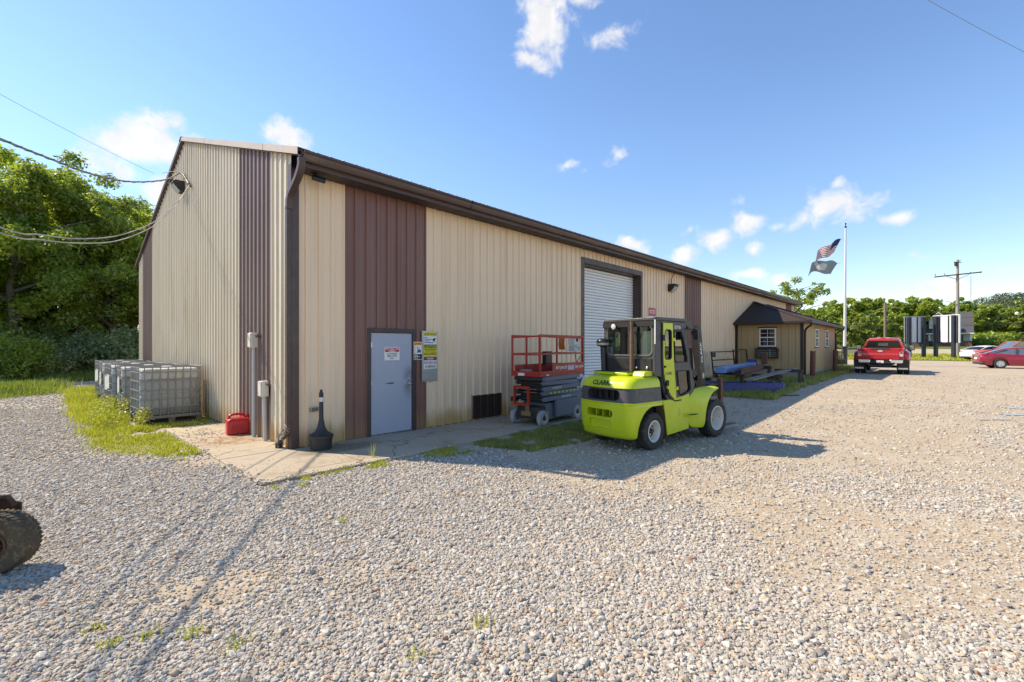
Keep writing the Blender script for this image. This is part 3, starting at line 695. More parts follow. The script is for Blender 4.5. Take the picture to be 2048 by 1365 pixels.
# tall galvanised board with three notices
s = thing('notice_board', 'tall galvanised panel carrying yellow and white safety notices beside the door', 'sign', (5.745, FW-.006, 1.03))
plate(s, 'panel', 0, .41, 0, 1.075, 0, GALV, .004)
mb = MB()
for xx, zz in ((.03, .03), (.38, .03), (.03, 1.045), (.38, 1.045)): mb.cyl((xx, -.009, zz), (xx, -.004, zz), .008, n=8)
mb.build('screw_heads', SCREW, s)
plate(s, 'security_notice', .045, .385, .795, 1.055, -.0045, SW, .002); plate(s, 'header', .05, .38, .965, 1.05, -.0067, SYEL, .001)
lettering('SECURITY NOTICE', (.215, -.0078, 1.008), RT, UP, .315, .055, SBLK, s, lift=.001, bold=.015)
lines(s, [(.06, .13, .935, .018), (.06, .25, .90, .018), (.06, .20, .865, .018), (.06, .29, .828, .020)], -.0078, SBLU)
mb = MB(); a = .0090; mb.obox((.315, -.0075, .895), ((.85, 0, .5), (0, 1, 0), (-.5, 0, .85)), (.085, .002, .045)); mb.box(.318, .33, -.0085, -.0068, .84, .87); mb.box(.33, .36, -.0085, -.0068, .84, .85); mb.build('camera_pictogram', SBLK, s)
plate(s, 'caution_notice', .045, .385, .535, .785, -.0045, SYEL, .002); plate(s, 'header', .05, .38, .705, .78, -.0067, SBLK, .001)
lettering('CAUTION', (.215, -.0078, .742), RT, UP, .315, .062, SYEL, s, lift=.001, bold=.02)
lines(s, [(.06, .37, .680, .014), (.08, .35, .648, .014)], -.0078, SBLK)
lettering('REQUIRED', (.215, -.0067, .585), RT, UP, .32, .062, SBLK, s, lift=.001, bold=.02)
plate(s, 'danger_notice', .045, .385, .27, .525, -.0045, SW, .002); plate(s, 'header', .05, .38, .45, .52, -.0067, SBLK, .001)
mb = MB(); mb.lathe([(1, 0), (1, .002)], (0, 0, 0), (0, -1, 0), 24); ov_ = mb.build('red_oval', SRED, s, loc=(.215, -.0070, .485)); ov_.scale = (.145, 1, .028)
lettering('DANGER', (.215, -.0095, .485), RT, UP, .16, .034, SW, s, lift=.001, bold=.012)
lettering('EXPLOSIVE GAS', (.215, -.0067, .398), RT, UP, .325, .058, SBLK, s, lift=.001, bold=.018); lettering('NO SMOKING', (.215, -.0067, .318), RT, UP, .28, .058, SBLK, s, lift=.001, bold=.018)
# notice by the roll-up door
s = thing('notice_sign', 'small red and white NOTICE sign on the wall right of the roll-up door', 'sign', (15.93, FW-.004, 2.52))
plate(s, 'panel', 0, .56, .40, .70, 0, SRED, .004); plate(s, 'lower_panel', 0, .56, -.02, .39, 0, SW, .004)
lettering('NOTICE', (.28, -.005, .55), RT, UP, .42, .15, SW, s, lift=.001, bold=.01)
lines(s, [(.08, .48, .30, .05), (.08, .5, .2, .05), (.08, .4, .1, .05)], -.0055, SBLK)
# outlet box
o = thing('outlet_box', 'small grey weatherproof outlet box low on the tan panel beside the corner', 'outlet', (3.475, WY-.006, .675))
mb = MB(); mb.box(-.06, .06, -.05, 0, -.04, .04); mb.build('box', GALV, o, bevel=.006)
mb = MB(); mb.box(-.05, .05, -.062, -.0505, -.03, .03); mb.build('cover', M('outlet_cover', (.12, .12, .12), .5), o, bevel=.005)
# floodlights
LBRN = M('lamp_bronze', (.022, .018, .017), .45, var=.2); LENS = M('lamp_lens', (.62, .66, .64), .12, var=.1, vs=20, coat=.5)
def wallpack(o):
    mb = MB(); mb.prism([(0, -.14), (-.12, -.14), (-.26, .02), (-.26, .12), (-.22, .15), (0, .15)], -.20, .20, 'x'); mb.build('housing', LBRN, o, bevel=.02)
    mb = MB(); mb.prism([(-.105, -.152), (-.135, -.135), (-.268, .015), (-.275, .02), (-.262, .035)], -.165, .165, 'x'); mb.build('lens', LENS, o, bevel=.006)
    mb = MB(); mb.prism([(-.26, .135), (-.33, .10), (-.33, .115), (-.26, .155)], -.21, .21, 'x'); mb.build('visor', LBRN, o)
l1 = thing('flood_lamp', 'bronze flood lamp high on the gable beside the cable anchor', 'lamp', (WX-.036, 15.78, 6.28), R(-90), group='wall flood lamps'); wallpack(l1)
l2 = thing('flood_lamp', 'bronze flood lamp with a drop conduit on the wall right of the roll-up door', 'lamp', (17.75, FW, 4.10), 0, group='wall flood lamps'); wallpack(l2)
mb = MB(); mb.tube([(-.05, -.06, .14), (-.03, -.07, .35), (.05, -.10, .5), (.10, -.14, .62), (.12, -.2, .665)], .014, 6); mb.build('conduit', LBRN, l2, smooth=60)
mb = MB(); mb.box(-.03, .25, -.30, -.12, .655, .69); mb.build('eave_bracket', M('bracket_white', (.55, .5, .42), .5), l2)
# security camera under the eave near the corner
c = thing('security_camera', 'dark bullet security camera hanging under the eave at the corner', 'camera', (3.40, 7.85, 4.745))
BLKP = M('black_plastic', (.018, .018, .02), .4, var=.1)
mb = MB(); mb.lathe([(.055, 0), (.055, -.025), (.03, -.035)], (0, 0, 0)); mb.cyl((0, 0, -.02), (.04, -.02, -.085), .014, n=8); mb.build('mount', BLKP, c, smooth=40)
mb = MB(); mb.cyl((-.04, .01, -.085), (.14, -.10, -.135), .042, n=16); mb.build('body', BLKP, c, smooth=40, bevel=.008)
mb = MB(); mb.cyl((.14, -.10, -.135), (.146, -.103, -.137), .033, n=16); mb.build('lens', M('camera_lens', (.01, .01, .012), .06, coat=1), c, smooth=40)
mb = MB(); mb.obox((.055, -.046, -.062), ((.18, -.11, -.05), (.11, .18, 0), (.05, .0, 1)), (.25, .10, .006)); mb.build('sun_shield', BLKP, c)
# two grey conduits with meter-style boxes on the gable
PVC = M('conduit_grey', (.46, .47, .46), .5, var=.08); PBOX = M('box_offwhite', (.62, .60, .54), .5, var=.08, vs=5)
for lab, y, h, tilt in (('taller grey conduit riser with off-white box on the brown gable panel', 9.74, 1.72, 0.0), ('shorter grey conduit riser with off-white box on the tan gable panel', 9.17, .82, .05)):
    o = thing('conduit_riser', lab, 'conduit', (WX-.09, y, .03), group='conduit risers on the gable')
    mb = MB(); mb.cyl((0, -tilt, -.02), (0, 0, h+.02), .036, n=14); mb.build('pipe', PVC, o, smooth=50)
    mb = MB(); mb.box(-.075, .055, -.085, .085, h, h+.29); mb.build('box', PBOX, o, bevel=.014)
    mb = MB(); mb.box(-.090, -.0755, -.078, .078, h+.01, h+.28); mb.build('box_lid', PBOX, o, bevel=.008)
    mb = MB(); mb.cyl((.02, -.08, h+.23), (.02, -.15, h+.23), .026, n=12); mb.cyl((.02, -.14, h+.23), (.09, -.14, h+.23), .022, n=10); mb.build('wall_elbow', M('elbow_dark', (.10, .085, .07), .6), o, smooth=50)
# service cable anchor, mast and cables
DCAB = M('cable_dark', (.035, .032, .03), .6); GCAB = M('cable_grey', (.24, .235, .22), .55); WCAB = M('cable_pale', (.42, .41, .39), .6)
AT = Vector((WX-.12, 15.80, 6.70)); AT2 = Vector((WX-.10, 14.78, 6.12))
def in_plane(px, py, A, dirn):           # point of the photo's ray in the vertical plane A + s*dirn
    d = pix_dir(px, py); n_ = Vector((dirn.y, -dirn.x, 0)); t = (A.x*n_.x + A.y*n_.y)/(d.x*n_.x + d.y*n_.y)
    return Vector((0, 0, CAM_Z)) + d*t
def spline(pts, k=10):
    out = []; P = [pts[0]]+list(pts)+[pts[-1]]
    for i in range(1, len(P)-2):
        for j in range(k):
            t = j/k; a, b, c_, d = P[i-1], P[i], P[i+1], P[i+2]
            out.append(.5*((2*b)+(c_-a)*t+(2*a-5*b+4*c_-d)*t*t+(3*b-a-3*c_+d)*t**3))
    return out+[P[-2]]
cd = Vector((-3.44, -6.42, 0)).normalized()
pts = [AT] + [in_plane(px, py, AT, cd) for px, py in ((330, 360), (262, 364), (185, 349), (90, 314), (0, 278))]
last = pts[-1]; pts += [last + cd*1.4 + Vector((0, 0, -.16)), last + cd*2.8 + Vector((0, 0, -.30)), last + cd*7 + Vector((0, 0, -.45)), last + cd*14 + Vector((0, 0, .2)), last + cd*24 + Vector((0, 0, 3.4))]
o = thing('service_cable', 'thick twisted power cable sagging from the gable anchor to the left', 'cable', AT)
loc = [p-AT for p in spline(pts)]
mb = MB(); mb.tube(loc, .017, 8); mb.build('cable', GCAB, o, smooth=60)
hel = []
for i, p in enumerate(spline(pts, 60)):
    a = i*.42; sd = cd.cross(Vector((0, 0, 1))); hel.append(p-AT + sd*(.016*math.cos(a)) + Vector((0, 0, .016*math.sin(a))))
mb = MB(); mb.tube(hel, .009, 5); mb.build('twisted_conductor', DCAB, o, smooth=60)
o = thing('cable_anchor', 'dark cable anchor and drip loop fixed to the gable peak', 'cable', AT)
mb = MB(); mb.cyl((.11, 0, 0), (-.06, 0, 0), .012, n=8); mb.box(.085, .10, -.06, .06, -.06, .06); mb.build('eye_bolt', GALV, o)
mb = MB(); mb.tube(spline([Vector((0, 0, 0)), Vector((.05, -.2, -.10)), Vector((.06, -.55, -.34)), AT2-AT+Vector((0, .05, .03)), AT2-AT+Vector((.05, 0, -.05))], 6), [.02]*6+[.028]*6+[.034]*7+[.02]*6, 8); mb.build('drip_loop', DCAB, o, smooth=60)
mb = MB(); mb.tube(spline([Vector((0, 0, 0)), Vector((-.10, .15, .04)), Vector((-.2, .35, .06)), Vector((-.3, .55, .05))], 5), .008, 5)
mb.build('stub_wire', DCAB, o, smooth=60)
for k, (ys_, lab) in enumerate((((395, 423, 449, 472, 478, 470, 455), 'upper of two thin grey communication cables below the power cable'), ((398, 428, 457, 482, 487, 480, 466), 'lower of two thin grey communication cables below the power cable'))):
    dk = Vector((-3.3, -6.6, 0)).normalized() if k == 0 else Vector((-3.5, -6.4, 0)).normalized()
    pts = [AT2] + [in_plane(px, py, AT2, dk) for px, py in zip((362, 335, 300, 235, 160, 80, 0), ys_)]
    last = pts[-1]; pts += [last+dk*3 + Vector((0, 0, .05)), last+dk*9+Vector((0, 0, .9)), last+dk*20+Vector((0, 0, 3.4))]
    o = thing('communication_cable', lab, 'cable', AT2, group='thin cables to the gable')
    mb = MB(); mb.tube([p-AT2 for p in spline(pts)], .009, 6); mb.build('cable', WCAB, o, smooth=60)

# ================================================================ SMALL THINGS ON THE WALK
# red fuel can
REDP = M('red_plastic', (.52, .012, .02), .35, var=.06, vs=6)
can = thing('fuel_can', 'red plastic fuel can standing on the walk by the gable', 'fuel can', (2.94, 10.34, .034), R(-6)); can.scale = (1.2, 1.2, 1.22)
mb = MB(); sec = []
for z, sx, sy in ((0, .165, .115), (.012, .178, .128), (.20, .178, .128), (.235, .170, .118), (.262, .12, .085)):
    rw = []
    for i in range(33):
        a = 2*math.pi*i/32; ca, sa = math.cos(a), math.sin(a); e = .28
        rw.append((sx*math.copysign(abs(ca)**e, ca), sy*math.copysign(abs(sa)**e, sa), z))
    sec.append(rw)
mb.grid(sec); mb.add([p for p in sec[-1][:-1]], [tuple(range(32))]); mb.add([p for p in sec[0][:-1]], [tuple(range(31, -1, -1))])
mb.build('tank', REDP, can, smooth=45)
mb = MB(); mb.tube(spline([Vector((-.135, 0, .22)), Vector((-.13, 0, .285)), Vector((-.07, 0, .315)), Vector((.04, 0, .315)), Vector((.09, 0, .28)), Vector((.10, 0, .245))], 5), .020, 10); mb.build('handle', REDP, can, smooth=60)
mb = MB(); mb.lathe([(.042, .22), (.042, .285), (.034, .292), (.034, .31), (0, .312)], (.135, .02, 0), n=18); mb.build('cap', REDP, can, smooth=40)
mb = MB(); mb.box(-.12, .12, -.1295, -.1275, .05, .16); mb.build('moulded_panel', M('red_plastic_dull', (.46, .012, .02), .45), can)
mb = MB(); mb.box(-.1795, -.1775, -.05, .05, .03, .19); mb.build('label', M('label_pink', (.62, .32, .30), .6, col2=(.6, .05, .05), thr=(.45, .55), vs=30), can)
# smokers' receptacle
UR = M('charcoal_plastic', (.028, .028, .030), .55, var=.2, vs=6, bmp=.2, bs=150)
u_ = thing('ash_receptacle', 'black smokers receptacle with tall neck on a round tub by the corner', 'ash receptacle', (3.46, 7.73, .038))
mb = MB(); mb.lathe([(.150, 0), (.165, .006), (.178, .16), (.186, .20), (.196, .205), (.196, .235), (.18, .242)], n=36); mb.build('tub', UR, u_, smooth=35)
mb = MB(); mb.lathe([(.188, .2425), (.150, .262), (.105, .295), (.075, .34), (.060, .39), (.05, .44), (.046, .47), (.038, .49), (.035, .60), (.033, .86), (.036, .88), (.036, .95), (.03, .957)], n=28); mb.build('neck', UR, u_, smooth=35)
mb = MB(); mb.box(-.020, .020, -.012, .012, .958, 1.005); mb.build('top_tab', UR, u_, bevel=.006)
mb = MB(); mb.lathe([(.0345, .80), (.0352, .80), (.0352, .875), (.0345, .875)], n=28); mb.build('label', M('label_white', (.66, .66, .64), .6, col2=(.35, .35, .36), thr=(.5, .6), vs=40), u_, smooth=35)
mb = MB(); mb.lathe([(.009, 0), (.009, .004)], (.0, -.0365, .925), (0, -1, 0), 10); mb.build('cigarette_hole', SBLK, u_)
# ================================================================ MACHINES
LIME = M('lime_paint', (.48, .57, .015), .38, var=.14, vs=2.5, coat=.15, col2=(.30, .33, .05), thr=(.56, .82)); CHAR = M('charcoal_paint', (.058, .058, .062), .5, var=.2, vs=4, col2=(.09, .085, .08), thr=(.6, .8))
RUB = M('tyre_rubber', (.030, .029, .028), .8, var=.25, vs=7, bmp=.3, bs=80, col2=(.10, .09, .075), thr=(.52, .72)); RIMW = M('rim_white', (.68, .67, .62), .45, var=.08, vs=8, col2=(.36, .24, .14), thr=(.60, .75))
RIMT = M('rim_tan', (.42, .33, .24), .6, var=.2, vs=8)
RUST = M('rusty_steel', (.13, .055, .032), .8, var=.4, vs=9, bmp=.4, bs=60, col2=(.05, .035, .03), thr=(.5, .65)); DKST = M('dark_steel', (.03, .028, .027), .55, var=.3, vs=6, col2=(.08, .05, .035), thr=(.55, .7))
CGLASS = glass('cab_glass', (.74, .86, .82), .015); CHROME = M('chrome', (.75, .75, .75), .18, metal=1, var=.05); LAMPW = M('lamp_clear', (.8, .8, .78), .1, coat=1); BLK = M('matte_black', (.012, .012, .013), .7)
YEL = M('latch_yellow', (.65, .58, .03), .5)
def realise(o):                          # apply modifiers, keep the object
    dg = bpy.context.evaluated_depsgraph_get(); me = bpy.data.meshes.new_from_object(o.evaluated_get(dg)); o.modifiers.clear(); o.data = me
def cut(objs, mb):
    """cut openings through objects with a closed cutter, then drop the cutter"""
    c = mb.build('cutter', BLK)
    for o in objs: m = o.modifiers.new('cut', 'BOOLEAN'); m.object = c; m.operation = 'DIFFERENCE'; m.solver = 'EXACT'
    c.parent = objs[0].parent; bpy.context.view_layer.update()
    for o in objs: realise(o)
    bpy.data.objects.remove(c)
def rrect(a0, a1, b0, b1, r, n=5):       # rounded rectangle outline
    pts = []
    for cx, cy, t0 in ((a1-r, b1-r, 0), (a0+r, b1-r, 90), (a0+r, b0+r, 180), (a1-r, b0+r, 270)):
        for i in range(n+1): t = R(t0+90*i/n); pts.append((cx+r*math.cos(t), cy+r*math.sin(t)))
    return pts
def ring(mb, outer, inner, a, b, axis):  # frame between two outlines of equal length
    n = len(outer)
    def P(u, v, t): return {'x': (t, u, v), 'y': (u, t, v)}[axis]
    vs = [P(*p, a) for p in outer]+[P(*p, a) for p in inner]+[P(*p, b) for p in outer]+[P(*p, b) for p in inner]
    fs = []
    for i in range(n):
        j = (i+1) % n
        fs += [(i, j, n+j, n+i), (2*n+i, 3*n+i, 3*n+j, 2*n+j), (i, 2*n+i, 2*n+j, j), (n+i, n+j, 3*n+j, 3*n+i)]
    mb.add(vs, fs)
def tyre_mesh(r, wd, rim, lugs, mat, lug_h=.012, lw=.80):
    mb = MB(); h = wd/2; c = min(.05, wd*.2)
    mb.lathe([(rim, -h*.86), (rim+.02, -h*.96), (r-c*1.3, -h), (r-c*.45, -h*.93), (r-.004, -h*.72), (r, -h*.3), (r, h*.3), (r-.004, h*.72), (r-c*.45, h*.93), (r-c*1.3, h), (rim+.02, h*.96), (rim, h*.86)], (0, 0, 0), (0, 1, 0), 40, cap=False)
    for i in range(lugs):
        for sd in (-1, 1):
            a = 2*math.pi*(i+(.5 if sd > 0 else 0))/lugs; u = Vector((math.cos(a), 0, math.sin(a))); t = Vector((-math.sin(a), 0, math.cos(a)))
            sk = (Vector((0, 1, 0))*sd + t*.35).normalized()
            mb.obox(u*(r-lug_h*.45)+Vector((0, sd*h*.40, 0)), (sk, t, u), (h*lw, 2*math.pi*r/lugs*.52, lug_h*2))
    return mb.mesh('tyre', mat, 40)
def wheel(par, loc, r, wd, rim, tyme, outward, rimmat, hubmat, dish=.05, bolts=6, rz=0, holes=0):
    w_ = bpy.data.objects.new('wheel', None); COL.objects.link(w_); w_.parent = par; w_.location = loc; w_.rotation_euler = (0, 0, rz)
    inst('tyre', tyme, w_)
    s = outward; h = wd/2
    mb = MB(); prof = [(rim+.004, h*.93*s), (rim-.012, h*.97*s), (rim-.022, h*.80*s), (rim-.03, (h*.8-dish)*s), (rim*.55, (h*.8-dish)*s), (rim*.50, (h*.8-dish*.7)*s), (rim*.3, (h*.8-dish*.6)*s), (0, (h*.8-dish*.6)*s)]
    mb.lathe(prof, (0, 0, 0), (0, 1, 0), 32, cap=False); mb.build('rim', rimmat, w_, smooth=35)
    mb = MB(); y = (h*.8-dish*.6)*s; mb.lathe([(rim*.28, y), (rim*.26, y+.03*s), (rim*.16, y+.05*s), (0, y+.052*s)], (0, 0, 0), (0, 1, 0), 16)
    for i in range(bolts):
        a = 2*math.pi*i/bolts; mb.cyl((rim*.42*math.cos(a), y-.005*s, rim*.42*math.sin(a)), (rim*.42*math.cos(a), y+.02*s, rim*.42*math.sin(a)), .012, n=6)
    mb.build('hub', hubmat, w_, smooth=35)
    if holes:
        mb = MB(); yy = (h*.8-dish)*s
        for i in range(holes):
            a = 2*math.pi*(i+.3)/holes; u = Vector((math.cos(a), 0, math.sin(a))); t = Vector((-u.z, 0, u.x)); mb.obox(u*rim*.68+Vector((0, yy, 0)), (u, t, (0, 1, 0)), (rim*.20, rim*.36, .008))
        mb.build('hand_hole', BLK, w_, bevel=.004)
    return w_
# ---------------------------------------------------------------- forklift
fl = thing('forklift', 'lime green enclosed-cab forklift with charcoal band and white wheel rims', 'forklift', (7.50, 4.21, 0), R(-9))
def outline(xf, w_, xr, rc, bul=.05, ns=6, nc=7, nr=9):
    """plan outline from right front end round the tail to the left front end"""
    pts = [(xf + (xr+rc-xf)*i/ns, -w_) for i in range(ns)]
    pts += [(xr+rc-rc*math.sin(R(90*i/nc)), -w_+rc-rc*math.cos(R(90*i/nc))) for i in range(nc+1)]
    ys = np.linspace(-w_+rc, w_-rc, nr)[1:-1]; m = w_-rc
    mid = [(xr - bul*(1-(y/m)**2), y) for y in ys]
    return pts + mid + [(x, -y) for x, y in pts[::-1]]
def loft(rows, name, mat, par, smooth=35):
    mb = MB(); mb.grid(rows); mb.add(rows[-1], [tuple(range(len(rows[-1])))]); mb.add(rows[0], [tuple(range(len(rows[0])-1, -1, -1))])
    mb.grid([[r[0], r[-1]] for r in rows])
    return mb.build(name, mat, par, smooth=smooth)
AR = .44
def xf(z): return -math.sqrt(max(AR*AR-(z-.32)**2, 0)) if z < .755 else .22
rows = []
for z, w_, xr, rc in ((.22, .50, -.56, .12), (.245, .545, -.60, .14), (.28, .56, -.625, .15), (.40, .575, -.65, .16), (.52, .585, -.665, .16), (.62, .59, -.67, .16), (.68, .592, -.67, .16), (.72, .594, -.672, .16), (.742, .595, -.673, .16), (.754, .595, -.673, .16), (.756, .595, -.673, .16), (.785, .595, -.673, .16), (.795, .588, -.666, .16), (.805, .588, -.666, .16), (.815, .600, -.678, .17), (.835, .60, -.678, .17)):
    rows.append([(x, y, z) for x, y in outline(xf(z), w_, xr, rc)])
cw = loft(rows, 'counterweight', LIME, fl)
rows = [[(x, y, z) for x, y in outline(.20, w_, xr, rc)] for z, w_, xr, rc in ((.836, .590, -.668, .17), (.96, .578, -.652, .17), (1.075, .566, -.636, .17))]
band = loft(rows, 'charcoal_band', CHAR, fl)
rows = [[(x, y, z) for x, y in outline(.17, w_, xr, rc, .05+.02*(z-1.08))] for z, w_, xr, rc in ((1.076, .580, -.652, .17), (1.13, .575, -.635, .18), (1.18, .562, -.605, .18), (1.215, .545, -.57, .18), (1.24, .52, -.53, .18), (1.255, .48, -.48, .18), (1.26, .42, -.40, .16))]
hood = loft(rows, 'rear_hood', LIME, fl)
mb = MB(); mb.prism(rrect(-.37, .33, .865, 1.045, .075), -.80, -.50, 'x'); cut([band], mb)
mb = MB(); mb.prism(rrect(-.25, .33, .575, .705, .06), -.80, -.45, 'x'); mb.prism(rrect(-.22, .28, .37, .53, .03), -.80, -.645, 'x'); mb.prism(rrect(-.08, .16, .385, .505, .055), -.644, -.52, 'x'); cut([cw], mb)
for o_ in (cw, band): o_.data.polygons.foreach_set('use_smooth', [True]*len(o_.data.polygons)); o_.data.set_sharp_from_angle(angle=R(35))
mb = MB(); mb.prism(rrect(-.36, .32, .868, 1.04, .07), -.502, -.496, 'x'); mb.build('radiator', BLK, fl)
for k in range(5):
    y = -.30+.14*k; mb = MB(); mb.box(-.56, -.50, y-.006, y+.006, .875, 1.03); mb.build('grille_bar', DKST, fl)
mb = MB(); mb.prism(rrect(-.245, .325, .578, .70, .055), -.455, -.449, 'x'); mb.build('vent_back', BLK, fl)
for k in range(3):
    y = -.12+.15*k; mb = MB(); mb.box(-.62, -.46, y-.008, y+.008, .578, .703); mb.build('vent_rib', LIME, fl)
mb = MB(); mb.cyl((-.60, .04, .375), (-.60, .04, .525), .016, n=10); mb.build('tow_pin', LIME, fl, smooth=50)
mb = MB(); mb.prism(rrect(-.36, .32, .86, 1.05, .075), -.01, .0, 'x')
lettering('CLARK', (-.690, -.01, 1.155), (0, -1, 0), (.30, 0, .95), .385, .088, SBLK, fl, shear=.12, bold=.03, lift=.010)
mb = MB(); mb.box(-.40, -.385, -.5745, -.5725, .90, 1.03); mb.box(-.372, -.352, -.5745, -.5720, .92, 1.0); mb.build('scrape', RUST, fl)
mb = MB(); mb.box(-.30, .04, -.25, .54, 1.262, 1.325); mb.build('engine_cover', LIME, fl, bevel=.02)
mb = MB(); mb.prism([(-.22, 1.262), (.04, 1.262), (.04, 1.345), (-.17, 1.345)], -.52, -.28, 'y'); mb.build('rear_step', LIME, fl, bevel=.012)
mb = MB(); mb.box(-.30, .06, -.245, .53, 1.326, 1.332); mb.build('cover_seal', BLK, fl)
# chassis and sills
mb = MB(); mb.box(-.45, 2.0, -.36, .36, .20, .62); mb.box(-.2, 1.5, -.34, .34, .62, .83); mb.build('chassis', DKST, fl)
for s in (-1, 1):
    mb = MB(); y0, y1 = (-.572, -.40) if s < 0 else (.40, .572)
    mb.prism([(.27, .80), (.33, .60), (.40, .20), (1.08, .25), (1.10, .90), (.62, .84), (.22, .82)], y0, y1, 'y'); mb.build('sill_panel', LIME, fl, bevel=.018)
    mb = MB(); mb.grid([[(.255, s*.40, .79), (.315, s*.40, .60), (.385, s*.40, .205)], [(.255, s*.57, .79), (.315, s*.57, .60), (.385, s*.57, .205)]]); mb.build('inner_fender', M('muddy_steel', (.12, .085, .055), .85, var=.3, vs=8), fl)
    # step plate
    mb = MB(); mb.prism([(.88, s*.57), (1.30, s*.60), (1.26, s*.70), (1.12, s*.725), (.98, s*.68)], .49, .515, 'z'); mb.build('step', LIME, fl, bevel=.006)
    mb = MB()
    for k in range(3): mb.box(.99+.09*k, 1.05+.09*k, min(s*.60, s*.68), max(s*.60, s*.68), .5155, .5185)
    mb.build('step_grip', BLK, fl)
    # flared front fender
    inn = [(1.05, .56, .25), (1.05, .56, .55), (1.06, .56, .84), (1.22, .54, .965), (1.5, .50, 1.0), (2.0, .48, .985)]
    out = [(1.47, .675, .215), (1.475, .68, .48), (1.53, .685, .66), (1.63, .685, .81), (1.77, .685, .925), (2.02, .685, .955)]
    mid = [tuple((a+b)/2 + (0, .012, .02)[i] for i, (a, b) in enumerate(zip(p, q))) for p, q in zip(inn, out)]
    flip = lambda L: [(p[0], s*p[1], p[2]) for p in L]
    mb = MB(); mb.grid([flip(inn), flip(mid), flip(out)]); fo = mb.build('front_fender', LIME, fl, smooth=60)
    so_ = fo.modifiers.new('th', 'SOLIDIFY'); so_.thickness = .022; so_.offset = 0
    ss_ = fo.modifiers.new('sub', 'SUBSURF'); ss_.levels = 2; ss_.render_levels = 2
# wheels
rt = tyre_mesh(.32, .225, .185, 22, RUB, .007); ft = tyre_mesh(.375, .26, .235, 24, RUB, .008)
for s in (-1, 1):
    wheel(fl, (0, s*.475, .318), .32, .225, .185, rt, s, RIMW, DKST, .11, 6, R(3), holes=5)
    wheel(fl, (1.95, s*.53, .373), .375, .26, .235, ft, s, RIMW, RIMT, .20, 8)
mb = MB(); mb.cyl((0, -.38, .32), (0, .38, .32), .06, n=10); mb.cyl((1.95, -.42, .37), (1.95, .42, .37), .09, n=10); mb.build('axles', DKST, fl)
# cab
cabs = [(.085, 2.225), (.93, 2.215), (1.06, 1.51), (1.265, 1.03), (1.235, .90), (1.03, .80), (.80, .745), (.62, .735), (.52, .765), (.42, .83), (.33, .94), (.27, 1.07), (.235, 1.24), (.085, 1.27)]
dstrip = [(.262, 2.19), (.545, 2.19), (.585, 1.5), (.665, .835), (.60, .835), (.50, .90), (.405, 1.01), (.34, 1.15), (.29, 1.32), (.265, 1.6)]
door_win = rrect(.305, .515, 1.545, 2.075, .06)
fwin = [(.605, 2.06), (.815, 2.05), (.90, 1.90), (1.02, 1.55), (1.01, 1.49), (.66, 1.49), (.625, 1.53), (.60, 2.0)]
lwin = [(.71, 1.33), (1.07, 1.335), (1.085, 1.31), (1.13, .99), (1.10, .95), (.86, .875), (.80, .89), (.75, .97), (.70, 1.28)]
for s in (-1, 1):
    mb = MB(); mb.prism(cabs, s*.525, s*.565, 'y'); cs = mb.build('cab_side', CHAR, fl)
    mb = MB(); mb.prism(dstrip, s*.566, s*.580, 'y'); ds = mb.build('door_strip', LIME, fl)
    mb = MB()
    for wpoly in (door_win, fwin, lwin): mb.prism(wpoly, s*.40, s*.70, 'y')
    cut([cs, ds], mb)
    for wpoly, nm in ((door_win, 'door_window'), (fwin, 'side_window'), (lwin, 'lower_window')):
        mb = MB(); mb.prism(wpoly, s*.545, s*.551, 'y'); mb.build(nm, CGLASS, fl)
        c0 = np.mean(wpoly, axis=0); inner = [tuple(c0+(np.array(p)-c0)*(.93, .965)) for p in wpoly]; outer = [tuple(c0+(np.array(p)-c0)*(1.05, 1.02)) for p in wpoly]
        mb = MB(); ring(mb, outer, inner, s*.5815, s*.540, 'y'); mb.build('window_seal', BLK, fl)
    mb = MB(); dv = .012; oc = [(.23, 2.2), (.235, 1.5), (.255, 1.25), (.31, 1.08), (.40, .93), (.51, .84), (.64, .795), (.82, .80)]
    mb.tube([(x, s*.571, z) for x, z in oc], .013, 6); mb.build('door_gasket', BLK, fl, smooth=60)
    for z in (1.93, .97, 1.13):
        mb = MB(); mb.box(.22+(.12 if z < 1.2 else 0), .29+(.12 if z < 1.2 else 0), min(s*.56, s*.60), max(s*.56, s*.60), z-.05, z+.05); mb.build('door_hinge', BLK, fl, bevel=.006)
    for x, z in ((.575, 1.90), (.675, 1.02)):
        mb = MB(); mb.box(x-.03, x+.04, min(s*.577, s*.592), max(s*.577, s*.592), z-.03, z+.03); mb.build('latch', YEL, fl, bevel=.005)
    mb = MB(); mb.cyl((.30, s*.578, 1.42), (.30, s*.60, 1.42), .02, n=10); mb.build('door_handle', BLK, fl, smooth=50)
lettering('CLARK', (.42, -.5805, 1.30), (1, 0, 0), UP, .20, .055, CHAR, fl, shear=.12, bold=.012)
lettering('CDP 50s', (.715, -.5655, 2.125), (1, 0, 0), UP, .20, .055, SW, fl, bold=.012)
mb = MB(); mb.prism(rrect(.02, .99, -.595, .595, .05), 2.226, 2.285, 'z'); mb.build('cab_roof', CHAR, fl, bevel=.012)
mb = MB(); mb.box(.01, .05, -.58, .58, 2.13, 2.224); mb.build('roof_header', BLK, fl)
mb = MB(); mb.prism(rrect(-.52, .52, 1.275, 2.225, .03), .05, .084, 'x'); rp_ = mb.build('cab_rear', CHAR, fl)
rw = rrect(-.50, .50, 1.62, 2.15, .09)
mb = MB(); mb.prism(rw, -.1, .3, 'x'); cut([rp_], mb)
mb = MB(); mb.prism(rw, .066, .071, 'x'); mb.build('rear_window', CGLASS, fl)
mb = MB(); ring(mb, rrect(-.515, .515, 1.605, 2.165, .10), rrect(-.49, .49, 1.63, 2.14, .085), .036, .062, 'x'); mb.build('window_trim', M('dull_trim', (.22, .22, .21), .35, metal=.6), fl)
